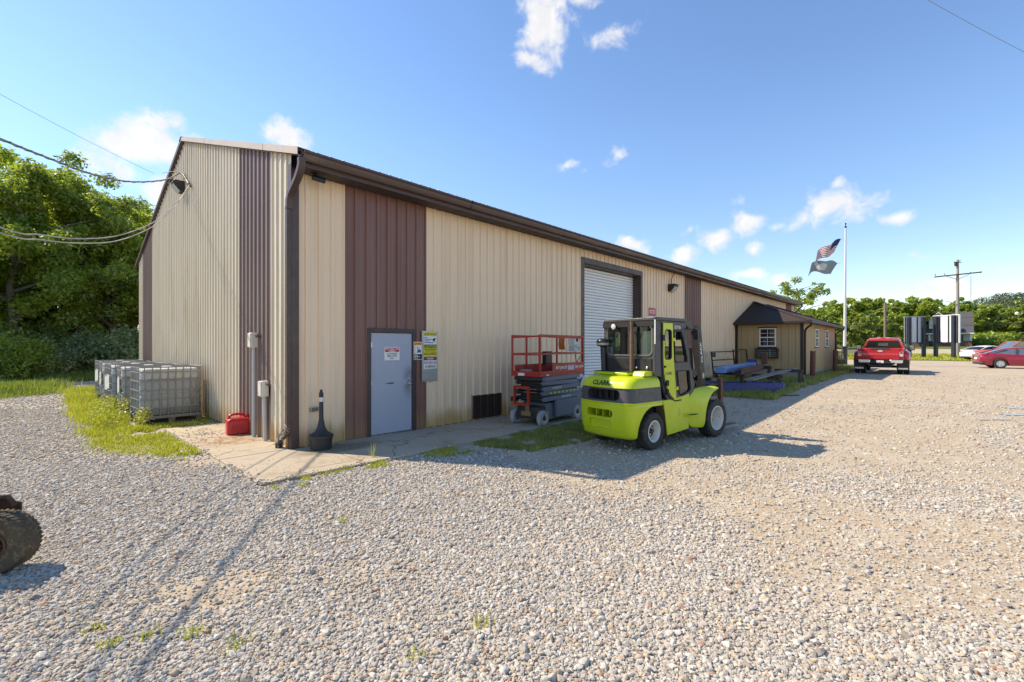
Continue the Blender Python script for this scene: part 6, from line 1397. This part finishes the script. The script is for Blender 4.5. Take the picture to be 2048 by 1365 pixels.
def make_tree(seed, H, spread, clumps, per, leaf, mat, bark, low=.28, open_=0.0):
    rng = np.random.default_rng(seed); mb = MB()
    tp = [Vector((0, 0, -.3))]; n = 6; lean = rng.normal(size=2)*.02*H
    for i in range(1, n+1):
        t = i/n; tp.append(Vector((lean[0]*t*t+rng.normal()*.02*H*t, lean[1]*t*t+rng.normal()*.02*H*t, H*.86*t)))
    mb.tube(tp, [H*.022*(1-.9*i/n)+.02 for i in range(n+1)], 8)
    cen = []; rad = []
    nl = 13
    for i in range(nl):
        t = low+(.95-low)*((i+.5)/nl); a = i*2.399+rng.random(); L = spread*(1.05-.75*abs(t-.5)**1.3*1.6)*(.75+.4*rng.random())
        base = Vector(np.array([np.interp(t*H, [q.z for q in tp], [q[k] for q in tp]) for k in range(2)]).tolist()+[t*H*.86])
        end = base+Vector((math.cos(a)*L, math.sin(a)*L, L*(.25+.35*rng.random())))
        mid = base.lerp(end, .5)+Vector((0, 0, .06*L))
        mb.tube([base, mid, end], [H*.009*(1.2-t)+.02, H*.006*(1.2-t)+.015, .015], 5)
        for f in (.45, .7, .95, 1.1):
            for q in range(1 if open_ else 2):
                cen.append(np.array(base.lerp(end, f))+rng.normal(size=3)*spread*.14); rad.append(spread*(.12+.11*rng.random())*(1-.2*f))
    while len(cen) < clumps:
        a = rng.random()*2*math.pi; t = low+(1.0-low)*rng.random()**.8; rmax = spread*math.sqrt(max(.04, 1-((t-.55)/.52)**2)); rr_ = rmax*math.sqrt(rng.random())
        cen.append(np.array([math.cos(a)*rr_, math.sin(a)*rr_, t*H])); rad.append(spread*(.10+.11*rng.random()))
    cen.append(np.array([tp[-1].x, tp[-1].y, H*.95])); rad.append(spread*.22)
    cen = np.array(cen); rad = np.array(rad)
    crown = quads_mesh('crown', *leaf_cloud(rng, cen, rad, per, leaf), mat)
    return mb.mesh('trunk', bark, 50), crown
BARK = M('bark', (.13, .105, .085), .95, var=.3, vs=4, bmp=.5, bs=25)
LF = leafmat('leaf_green', (.13, .22, .03), (.42, .53, .06), .6)
LFD = leafmat('leaf_dark', (.12, .20, .045), (.36, .47, .09), .6)
LFB = leafmat('leaf_bluegreen', (.15, .21, .10), (.34, .42, .19), .5)
LFR = leafmat('leaf_roadside', (.12, .21, .03), (.42, .52, .06), .55, vs=.25)
LFH = leafmat('leaf_hill', (.035, .065, .035), (.085, .13, .05), .1, vs=.03)
GRS = leafmat('grass_blade', (.26, .31, .02), (.62, .60, .06), .45, vs=.9)
GRD = leafmat('grass_lush', (.13, .18, .035), (.50, .46, .13), .4, vs=1.8)
GRF = leafmat('weed_green', (.085, .15, .025), (.26, .34, .06), .45, vs=.7)
near = [make_tree(100+i, 10, 3.3+.35*(i % 3), 70, 330, .085, (LF, LF, LFD, LF)[i % 4], BARK, .22) for i in range(5)]
def plant(kind, name, label, cat, x, y, z, sc, rz, group, sz=1.0):
    t = thing(name, label, cat, (x, y, z), rz, group); tm, cm = kind
    for nm, me in (('trunk', tm), ('crown', cm)): inst(nm, me, t, scale=(sc, sc, sc*sz))
    return t
rw_ = random.Random(3)
ORD = ['first', 'second', 'third', 'fourth', 'fifth', 'sixth', 'seventh', 'eighth', 'ninth', 'tenth', 'eleventh', 'twelfth', 'thirteenth', 'fourteenth', 'fifteenth', 'sixteenth', 'seventeenth', 'eighteenth', 'nineteenth', 'twentieth', 'twenty-first', 'twenty-second', 'twenty-third', 'twenty-fourth']
WOOD = [ # bearing, distance, height, kind
    (-60, 27, 12.5, 0), (25, 26, 11.6, 1), (98, 30, 13.0, 2), (160, 29, 11.9, 0), (222, 31, 11.6, 3), (268, 33, 11.2, 4), (300, 36, 11.3, 2),
    (-140, 30, 13, 3), (-20, 33, 15.0, 4), (62, 36, 15.6, 3), (130, 38, 15.2, 1), (190, 39, 14.2, 2), (245, 41, 14.0, 0), (290, 43, 13.2, 1), (330, 42, 12.5, 3),
    (-230, 34, 14, 1), (10, 44, 16.0, 2), (205, 48, 15.5, 0), (-100, 42, 16, 0),
    (-330, 33, 14, 2), (400, 50, 12.5, 1), (470, 54, 12.0, 0), (-450, 36, 14, 4)]
where = ('left of the frame edge', 'at the left edge', 'left of the gable')
for i, (px, d, h, k) in enumerate(WOOD):
    x, y = pos_at(px, d)
    row = 'front row' if i < 7 else ('second row' if i < 15 else 'back row')
    if px < 0: lab = 'leafy tree of the woods past the left edge, %s out from it' % ORD[sum(1 for q in WOOD if px < q[0] < 0)]
    elif px > 310: lab = 'leafy tree of the woods behind the warehouse, %s from its gable' % ORD[sum(1 for q in WOOD if 310 < q[0] < px)]
    else: lab = 'leafy green tree in the %s of the woods, %s' % (row, {25: 'nearest the left edge', 98: 'second from the left edge', 160: 'in the middle, bright crown', 222: 'second from the gable', 268: 'next to the gable', 300: 'half behind the gable', 62: 'left of the middle', 130: 'at the middle', 190: 'right of the middle', 245: 'near the gable', 290: 'touching the gable edge', 10: 'at the left edge', 105: 'left part', 205: 'middle part', 280: 'by the gable'}[px])
    plant(near[k], 'broadleaf_tree', lab, 'tree', x, y, 0, h/10.0, rw_.uniform(0, 6.3), 'trees of the left woods', rw_.uniform(.95, 1.08))
# understorey shrubs along the wood's edge
def make_shrub(seed, r, h, per, leaf, mat):
    rng = np.random.default_rng(seed); cen = []; rad = []
    for i in range(26):
        a = rng.random()*6.28; q = math.sqrt(rng.random())*r*.8; cen.append([math.cos(a)*q, math.sin(a)*q, h*(.18+.62*rng.random()*(1-.4*q/r))]); rad.append(r*(.25+.18*rng.random()))
    mb = MB()
    for i in range(7):
        a = i*.9; mb.tube([(0, 0, -.1), (math.cos(a)*r*.2, math.sin(a)*r*.2, h*.4), (math.cos(a)*r*.5, math.sin(a)*r*.5, h*.75)], [.035, .025, .01], 5)
    return mb.mesh('stems', BARK, 50), quads_mesh('foliage', *leaf_cloud(rng, np.array(cen), np.array(rad), per, leaf, 1.0), mat)
shr = [make_shrub(200+i, 2.0, 2.4, 380, .07, (LFD, LFB, LF, LFD)[i]) for i in range(4)]
SHR = [(-70, 23.5, 1.25, 0), (5, 22.8, 1.0, 2), (48, 23.5, .8, 0), (88, 25, 1.05, 1), (28, 26, 1.5, 3), (128, 26, .7, 2), (160, 28, .95, 3), (200, 29, .75, 2), (238, 27.5, 1.35, 1), (270, 29, 1.15, 3), (298, 31, .9, 2), (180, 32, 1.5, 0), (108, 30, 1.4, 2), (-140, 25, 1.5, 1), (62, 29, 1.8, 0), (222, 34, 1.5, 2), (146, 34, 2.0, 3), (0, 30, 1.9, 2)]
for i, (px, d, sc, k) in enumerate(SHR):
    x, y = pos_at(px, d); t = thing('shrub', ('dark green shrub', 'blue green shrub', 'bright green shrub', 'dull green shrub')[k]+' at the foot of the woods, ' + ('beyond the left edge' if px < 0 else ORD[sum(1 for q in SHR if 0 <= q[0] < px)]+' from the left edge'), 'shrub', (x, y, 0), rw_.uniform(0, 6.3), 'shrubs along the wood edge')
    inst('stems', shr[k][0], t, scale=(sc,)*3); inst('foliage', shr[k][1], t, scale=(sc,)*3)
# trees across the road and behind the annex
far = [make_tree(300+i, 10, 4.2, 54, 120, .30, LFR, BARK, .10) for i in range(4)]
opn = make_tree(330, 10, 3.2, 12, 55, .16, LFR, BARK, .45, 1.0)
x, y = pos_at(1602, 58); plant(opn, 'sparse_tree', 'sparse small-crowned tree rising behind the warehouse far corner', 'tree', x, y, G(x), 1.02, 1.0, 'trees behind the annex')
FAR = [(1608, 76, 7.0, 0), (1640, 90, 7.9, 1), (1668, 100, 9.1, 2), (1702, 104, 10.7, 3), (1732, 112, 10.9, 0), (1765, 108, 11.1, 1), (1795, 118, 11.4, 2), (1822, 114, 12.0, 3), (1850, 128, 12.5, 0), (1880, 150, 15.0, 1), (1912, 155, 14.8, 2), (1962, 150, 13.4, 3), (1990, 165, 14.5, 0), (2022, 158, 13.2, 1), (2055, 150, 13.6, 2),
       (1655, 80, 5.8, 3), (1690, 84, 5.5, 1), (1722, 88, 6.5, 2), (1752, 90, 6.0, 0), (1785, 94, 6.7, 3), (1806, 98, 6.3, 1), (1935, 162, 13.6, 3), (2090, 150, 14.1, 0), (2130, 140, 14.1, 3), (2180, 130, 13.2, 1), (1560, 90, 7.0, 2), (1500, 100, 7.0, 0), (2250, 130, 13.2, 2)]
for i, (px, d, h, k) in enumerate(FAR):
    x, y = pos_at(px, d)
    if px > 2048: lab = 'roadside tree past the right edge, %s out from it' % ORD[sum(1 for q in FAR if 2048 < q[0] < px)]
    elif px < 1590: lab = 'roadside tree behind the warehouse, %s from its far corner' % ORD[sum(1 for q in FAR if px < q[0] < 1590)]
    else:
        o_ = sorted(q[0] for q in FAR if 1590 <= q[0] <= 2048); lab = ('low bushy' if h < 7.2 else 'full crowned') + ' tree across the road, %s from the annex rightwards' % ORD[o_.index(px)]
    plant(far[k], 'roadside_tree', lab, 'tree', x, y, G(x), h/10.0, rw_.uniform(0, 6.3), 'trees across the road', 1.0)
hedge = make_shrub(260, 2.6, 2.0, 150, .22, LFR)
for i, (px, d, sc) in enumerate(((1950, 118, 1.5), (1966, 124, 1.7), (1984, 118, 1.5), (2000, 126, 1.7), (1958, 108, .9), (1975, 108, .95), (1992, 108, .9))):
    x, y = pos_at(px, d); t = thing('hedge_shrub', ('taller' if sc > 1.2 else 'lower pale')+' hedge shrub between house and garage, %s from the house' % ORD[i % 4], 'shrub', (x, y, G(x)), rw_.uniform(0, 6.3), 'hedge shrubs across the road')
    inst('stems', hedge[0], t, scale=(sc,)*3); inst('foliage', hedge[1], t, scale=(sc,)*3)
fw = make_shrub(270, .5, .5, 12, .06, leafmat('flower_pale', (.25, .27, .2), (.6, .6, .55), .3)); t = thing('flower_bush', 'pale flowers growing out of the dark planter', 'plant', (43.2, 6.1, G(43.2)+.5)); inst('stems', fw[0], t); inst('foliage', fw[1], t)
# wooded hill in the distance
HC = pos_at(2200, 560); 
def hill_z(X, Y):
    r1 = np.exp(-(((X-HC[0])/170)**2+((Y-HC[1])/190)**2)); c2 = pos_at(2700, 700); r2 = np.exp(-(((X-c2[0])/260)**2+((Y-c2[1])/260)**2))
    c3 = pos_at(1995, 620); r3 = np.exp(-(((X-c3[0])/120)**2+((Y-c3[1])/95)**2))
    return 33*r1+50*r2+38*r3 - 2.0
hx = np.linspace(HC[0]-420, HC[0]+620, 70); hy = np.linspace(HC[1]-620, HC[1]+330, 70)
hill = sheet('hills', hx, hy, lambda X, Y: hill_z(X, Y)+1.2, M('hill_floor', (.05, .075, .03), .95, world_co=True)); struct(hill)
rng = np.random.default_rng(9)
hp = np.stack([rng.uniform(HC[0]-330, HC[0]+420, 26000), rng.uniform(HC[1]-400, HC[1]+260, 26000)], 1); hz = hill_z(hp[:, 0], hp[:, 1]); kk = hz > 3; hp = hp[kk][:6500]; hz = hz[kk][:6500]
cc = np.column_stack([hp, hz+5]); pt, u_v, v_v, tn = leaf_cloud(rng, cc, np.full(len(cc), 5.0)*(.7+.6*rng.random(len(cc))), 22, 1.0, .9)
o = bpy.data.objects.new('hill_woods', quads_mesh('hill_woods', pt, u_v, v_v, tn, LFH)); COL.objects.link(o); o['label'] = 'dark wooded hillside far behind the road at the right'; o['category'] = 'woods'; struct(o, 'stuff')
# ---------------------------------------------------------------- grass
def blades(name, pts, z, h, wd, mat, label, lean=.5, seed=1):
    rng = np.random.default_rng(seed); n = len(pts); hh = h*(.45+.9*rng.random(n)); a = rng.random(n)*2*math.pi; ln = lean*rng.random(n)
    b = np.column_stack([pts, z]); sd = np.column_stack([np.cos(a+1.57), np.sin(a+1.57), np.zeros(n)])*(wd*(.6+.8*rng.random(n)))[:, None]
    f = np.column_stack([np.cos(a), np.sin(a), np.zeros(n)])
    m_ = b+f*(hh*ln*.35)[:, None]+np.array([0, 0, 1])*(hh*.6)[:, None]; t = b+f*(hh*ln)[:, None]+np.array([0, 0, 1])*hh[:, None]
    P = np.stack([b-sd, b+sd, m_+sd*.75, m_-sd*.75, t], 1).reshape(-1, 3); i = np.arange(n)*5
    F4 = np.column_stack([i, i+1, i+2, i+3]); F3 = np.column_stack([i+3, i+2, i+4])
    me = bpy.data.meshes.new(name); me.vertices.add(len(P)); me.vertices.foreach_set('co', P.astype(np.float32).ravel())
    lv = np.concatenate([np.column_stack([F4, F3]).ravel()]).astype(np.int32); me.loops.add(len(lv)); me.loops.foreach_set('vertex_index', lv)
    st = np.column_stack([np.arange(n)*7, np.arange(n)*7+4]).ravel().astype(np.int32); me.polygons.add(2*n); me.polygons.foreach_set('loop_start', st); me.polygons.foreach_set('loop_total', np.tile([4, 3], n).astype(np.int32))
    at = me.attributes.new('tone', 'FLOAT', 'FACE'); at.data.foreach_set('value', np.repeat(rng.random(n), 2).astype(np.float32))
    me.materials.append(mat); me.update(calc_edges=True); o = bpy.data.objects.new(name, me); COL.objects.link(o)
    o['label'] = label; o['category'] = 'grass'; struct(o, 'stuff'); return o
def scatter(rng, x0, x1, y0, y1, n, mask):
    p = np.column_stack([rng.uniform(x0, x1, n), rng.uniform(y0, y1, n)]); return p[mask(p[:, 0], p[:, 1])]
rng = np.random.default_rng(21)
p = scatter(rng, .3, 3.2, 7.9, 25, 100000, lambda x, y: left_strip(x+.10*rng.normal(size=len(x)), y+.10*rng.normal(size=len(x))) & ~slab_zone(x, y)); d_ = vnoise(p[:, 0], p[:, 1], 1.6, 61, 4); p = p[d_ > .34+.10*(p[:, 1] < 9.5)]
p = p[~((np.abs(p[:, 0]-2.25) < .62) & (np.abs(p[:, 1]-13.5) < .52))]
p = p[rng.random(len(p)) < np.clip(1.15-(p[:, 1]-8)/26, .45, 1)]
tall = .032+.07*np.clip(vnoise(p[:, 0], p[:, 1], .9, 62, 3)-.45, 0, 1)*2+.16*np.clip((p[:, 1]-12)/5, 0, 1)
blades('grass_strip', p, np.zeros(len(p)), tall, .0065, GRS, 'yellow green weedy grass strip beside the totes', .8, 2)
p = scatter(rng, 5.0, 11.4, 4.4, 6.4, 60000, mid_patch); d_ = vnoise(p[:, 0], p[:, 1], 2.2, 63, 4); p = p[(d_ > .39)]
p = p[~((p[:, 0] > 6.9) & (p[:, 0] < 10) & (p[:, 1] < 4.9))]
blades('grass_patch', p, gz(p[:, 0]), .03+.07*vnoise(p[:, 0], p[:, 1], 1.5, 64, 3), .005, GRD, 'green grass patch between the walk and the forklift', .8, 3)
p = scatter(rng, 2.4, 5.3, 5.6, 6.34, 9000, verge_patch); d_ = vnoise(p[:, 0], p[:, 1], 3.0, 65, 4); p = p[d_ > .46]
blades('grass_verge', p, np.zeros(len(p)), .03+.03*rng.random(len(p)), .004, GRS, 'thin yellow grass along the front edge of the walk', .9, 4)
p = scatter(rng, 15.5, 36.2, 3.4, 8.0, 90000, office_patch); d_ = vnoise(p[:, 0], p[:, 1], 1.0, 66, 4); p = p[d_ > .33]; p = p[~((p[:, 0] > 25.5) & (p[:, 1] > 5.0))]
blades('grass_by_annex', p, gz(p[:, 0]), .09+.10*rng.random(len(p)), .010, GRD, 'green weeds around the steel stock and annex foundation', .8, 5)
q = scatter(rng, 34, 43, 4.6, 8, 14000, lambda x, y: (y > 4.9) & (x > 34)); blades('grass_by_flagpole', q, gz(q[:, 0]), .10+.08*rng.random(len(q)), .014, GRD, 'grass in the shade between annex and flagpole', .8, 15)
p = scatter(rng, -16, 3.2, 22.6, 37, 110000, lambda x, y: (x < field_edge(np.maximum(y, 23.6))+1.6*(vnoise(x, y, .7, 71, 3)-.5)+.25*rng.normal(size=len(x)) - .9*np.clip(24.2-y, 0, 2)) | (y > 31.5)); 
blades('field_weeds', p, np.zeros(len(p)), (.18+.75*np.clip(vnoise(p[:, 0], p[:, 1], .35, 67, 4)-.25, 0, 1))*np.clip((p[:, 1]-22.4)/5, .12, 1), .014, GRF, 'tall weeds and grass in front of the woods', .7, 6)
p = scatter(rng, 62, 86, -22, 14, 60000, lambda x, y: (vnoise(x, y, .3, 68, 3) > .15)); blades('verge_grass', p, gz(p[:, 0]), .12+.10*rng.random(len(p)), .03, GRS, 'grass verge between the lot and the road', .8, 7)
# broad weeds by the totes
cw_ = np.column_stack([1.55+.25*rng.normal(size=22), np.concatenate([rng.uniform(12.2, 16, 14), rng.uniform(16, 20, 8)]), .16+.16*rng.random(22)]); pt, u_v, v_v, tn = leaf_cloud(rng, cw_, np.full(22, .17)*(.7+.8*rng.random(22)), 130, .022, 1.2)
o = bpy.data.objects.new('leafy_weeds', quads_mesh('leafy_weeds', pt, u_v, v_v, tn*.8, GRS)); COL.objects.link(o); o['label'] = 'leafy pale green weeds growing along the totes'; o['category'] = 'weeds'; struct(o, 'stuff')
tf = []
for x, y, n in ((.35, 3.60, 40), (2.0, 2.17, 45), (.72, 3.37, 55), (.52, 3.55, 30), (.86, 3.05, 34), (2.2, 4.45, 30), (1.55, 2.2, 26), (2.45, 5.95, 60), (2.15, 6.1, 50), (3.2, 6.25, 60), (.3, 3.9, 30), (3.65, 6.28, 45)):
    tf.append(np.column_stack([x+.035*rng.normal(size=n), y+.035*rng.normal(size=n)]))
p = np.concatenate(tf); blades('weed_tufts', p, np.zeros(len(p)), .03+.04*rng.random(len(p)), .0035, GRS, 'small weed tufts scattered in the gravel', 1.0, 8)
p = np.column_stack([3.75+.03*rng.normal(size=14), 6.55+.02*rng.normal(size=14)]); blades('tall_weed', p, np.full(14, .03), .16+.1*rng.random(14), .003, GRS, 'tall thin weed in the walk joint near the corner', .6, 9)
# ---------------------------------------------------------------- loose stones (instanced in geometry nodes)
def stone_points(rng, n, region, size):
    c_, s_ = math.cos(VIEW), math.sin(VIEW); d0, d1 = region
    d = np.sqrt(rng.uniform(d0*d0, d1*d1, n)); l = rng.uniform(-1, 1, n)*(1.32*d+.9)
    x = c_*d+s_*l; y = s_*d-c_*l
    k = ~slab_zone(x+.07*rng.normal(size=n), y+.07*rng.normal(size=n)) & ~((x > 3.0) & (y > 7.9)) & ~left_strip(x+.12*rng.normal(size=n), y) & ~mid_patch(x, y); f = fines(x, y); cl = vnoise(x, y, 2.3, 91, 4)
    k &= rng.random(n) < np.clip(1.12-1.05*f + .5*(cl-.5), .18, 1)
    return x[k], y[k], size*np.exp(.42*rng.normal(size=k.sum()))
def stone_field():
    rng = np.random.default_rng(77); parts = [stone_points(rng, 150000, (1.3, 4.2), .0080), stone_points(rng, 160000, (4.2, 7.0), .0090), stone_points(rng, 150000, (7.0, 13), .0115), stone_points(rng, 100000, (12, 24), .015)]
    x = np.concatenate([q[0] for q in parts]); y = np.concatenate([q[1] for q in parts]); s = np.clip(np.concatenate([q[2] for q in parts]), .004, .030)
    # a few scattered on the walk and under the machines
    n = 420; wx_ = rng.uniform(2.1, 3.1, n); wy_ = rng.uniform(8.4, 12, n); kx = rng.random(n) < np.exp(-((wx_-2.4)**2/.12+(wy_-10.6)**2/.8))+.03
    x = np.concatenate([x, wx_[kx]]); y = np.concatenate([y, wy_[kx]]); s = np.concatenate([s, np.full(kx.sum(), .011)])
    n = 160; ax_ = rng.uniform(2.1, 5.6, n); ay_ = rng.uniform(6.4, 7.6, n); x = np.concatenate([x, ax_]); y = np.concatenate([y, ay_]); s = np.concatenate([s, .004+.006*rng.random(n)])
    z = gz(x) + s*.28 + np.where(slab_zone(x, y), .036, 0)
    me = bpy.data.meshes.new('gravel_stones'); me.vertices.add(len(x)); me.vertices.foreach_set('co', np.column_stack([x, y, z]).astype(np.float32).ravel())
    a = me.attributes.new('size', 'FLOAT', 'POINT'); a.data.foreach_set('value', s.astype(np.float32)); me.update()
    o = bpy.data.objects.new('gravel_stones', me); COL.objects.link(o); o['label'] = 'loose grey and tan gravel stones covering the near lot'; o['category'] = 'gravel'; struct(o, 'stuff')
    m, n_, b = newmat('stone'); rnd = n_.add('ShaderNodeObjectInfo').outputs['Random']
    wn = n_.add('ShaderNodeTexWhiteNoise', noise_dimensions='1D'); n_.link(rnd, wn.inputs['W']); sep = n_.add('ShaderNodeSeparateColor'); n_.link(wn.outputs['Color'], sep.inputs[0])
    c = n_.mix(sep.outputs[0], (.34, .315, .275), (.58, .55, .49)); c = n_.mix(n_.ramp(sep.outputs[1], .66, .95), c, (.47, .37, .25)); c = n_.mix(n_.ramp(sep.outputs[2], .92, .99), c, (.20, .185, .17)); c = n_.mix(n_.ramp(sep.outputs[2], .0, .05, .9, 0), c, (.30, .13, .07))
    c = n_.mix(n_.math('MULTIPLY', n_.noise(opos(n_), 2.5, 4), .35), c, (.33, .30, .26)); n_.link(c, b.inputs['Base Color']); b.inputs['Roughness'].default_value = .85; b.inputs['Specular IOR Level'].default_value = .25
    ng = bpy.data.node_groups.new('scatter_stones', 'GeometryNodeTree'); ng.interface.new_socket('Geometry', in_out='INPUT', socket_type='NodeSocketGeometry'); ng.interface.new_socket('Geometry', in_out='OUTPUT', socket_type='NodeSocketGeometry')
    N = ng.nodes; L = ng.links; gi = N.new('NodeGroupInput'); go = N.new('NodeGroupOutput'); gi2 = N.new('GeometryNodeGeometryToInstance')
    for k in range(4):                   # four stone shapes
        ico = N.new('GeometryNodeMeshIcoSphere'); ico.inputs['Subdivisions'].default_value = 2; ico.inputs['Radius'].default_value = 1
        nz = N.new('ShaderNodeTexNoise'); nz.inputs['Scale'].default_value = .85; nz.inputs['Detail'].default_value = 1.5; ps = N.new('GeometryNodeInputPosition'); ad = N.new('ShaderNodeVectorMath'); ad.inputs[1].default_value = (7.3*k, 3.1*k, 5.7*k); L.new(ps.outputs[0], ad.inputs[0]); L.new(ad.outputs[0], nz.inputs['Vector'])
        sb = N.new('ShaderNodeVectorMath'); sb.operation = 'SUBTRACT'; sb.inputs[1].default_value = (.5, .5, .5); L.new(nz.outputs['Color'], sb.inputs[0]); sc_ = N.new('ShaderNodeVectorMath'); sc_.operation = 'SCALE'; sc_.inputs['Scale'].default_value = 1.5; L.new(sb.outputs[0], sc_.inputs[0])
        sp_ = N.new('GeometryNodeSetPosition'); L.new(ico.outputs[0], sp_.inputs['Geometry']); L.new(sc_.outputs[0], sp_.inputs['Offset'])
        tf_ = N.new('GeometryNodeTransform'); tf_.inputs['Scale'].default_value = [(1.25, .85, .62), (1, 1, .7), (1.35, .75, .55), (1.05, .9, .8)][k]; L.new(sp_.outputs[0], tf_.inputs['Geometry']); sm = N.new('GeometryNodeSetShadeSmooth'); sm.inputs['Shade Smooth'].default_value = False; L.new(tf_.outputs[0], sm.inputs[0])
        mt_ = N.new('GeometryNodeSetMaterial'); mt_.inputs['Material'].default_value = m; L.new(sm.outputs[0], mt_.inputs[0]); L.new(mt_.outputs[0], gi2.inputs[0])
    ip = N.new('GeometryNodeInstanceOnPoints'); ip.inputs['Pick Instance'].default_value = True; L.new(gi.outputs[0], ip.inputs['Points']); 
    # four shapes as separate instances to pick from
    jn = N.new('GeometryNodeJoinGeometry')
    for l in list(gi2.inputs[0].links): 
        g1 = N.new('GeometryNodeGeometryToInstance'); L.new(l.from_socket, g1.inputs[0]); L.new(g1.outputs[0], jn.inputs[0])
    N.remove(gi2); L.new(jn.outputs[0], ip.inputs['Instance'])
    ri = N.new('FunctionNodeRandomValue'); ri.data_type = 'INT'; ri.inputs['Min'].default_value = 0; ri.inputs['Max'].default_value = 3; L.new(next(o_ for o_ in ri.outputs if o_.enabled), ip.inputs['Instance Index'])
    rr_ = N.new('FunctionNodeRandomValue'); rr_.data_type = 'FLOAT_VECTOR'; rr_.inputs[0].default_value = (-.45, -.45, 0); rr_.inputs[1].default_value = (.45, .45, 6.28); L.new(next(o_ for o_ in rr_.outputs if o_.enabled), ip.inputs['Rotation'])
    na = N.new('GeometryNodeInputNamedAttribute'); na.data_type = 'FLOAT'; na.inputs[0].default_value = 'size'; L.new(next(o_ for o_ in na.outputs if o_.enabled), ip.inputs['Scale']); L.new(ip.outputs[0], go.inputs[0])
    md = o.modifiers.new('stones', 'NODES'); md.node_group = ng
    return o
stone_field()
# puddles at the right
WATER = M('puddle_water', (.30, .25, .19), .16, var=.15, world_co=True, spec=.35)
def puddle(x, y, a, b, rz, seed):
    rng = np.random.default_rng(seed); pts = []
    for i in range(28):
        t = 2*math.pi*i/28; r = 1+.22*math.sin(3*t+seed)+.12*math.sin(5*t+2*seed)+.05*rng.normal(); u_, v_ = a*r*math.cos(t), b*r*math.sin(t); pts.append((x+u_*math.cos(rz)-v_*math.sin(rz), y+u_*math.sin(rz)+v_*math.cos(rz)))
    mb = MB(); mb.add([(p[0], p[1], G(p[0])+.012) for p in pts], [tuple(range(28))]); struct(mb.build('puddle', WATER))
puddle(17.9, -1.40, .45, .16, R(-47), 1); puddle(16.5, -1.30, .5, .14, R(-47), 2); puddle(15.3, -.85, .42, .09, R(-47), 4)
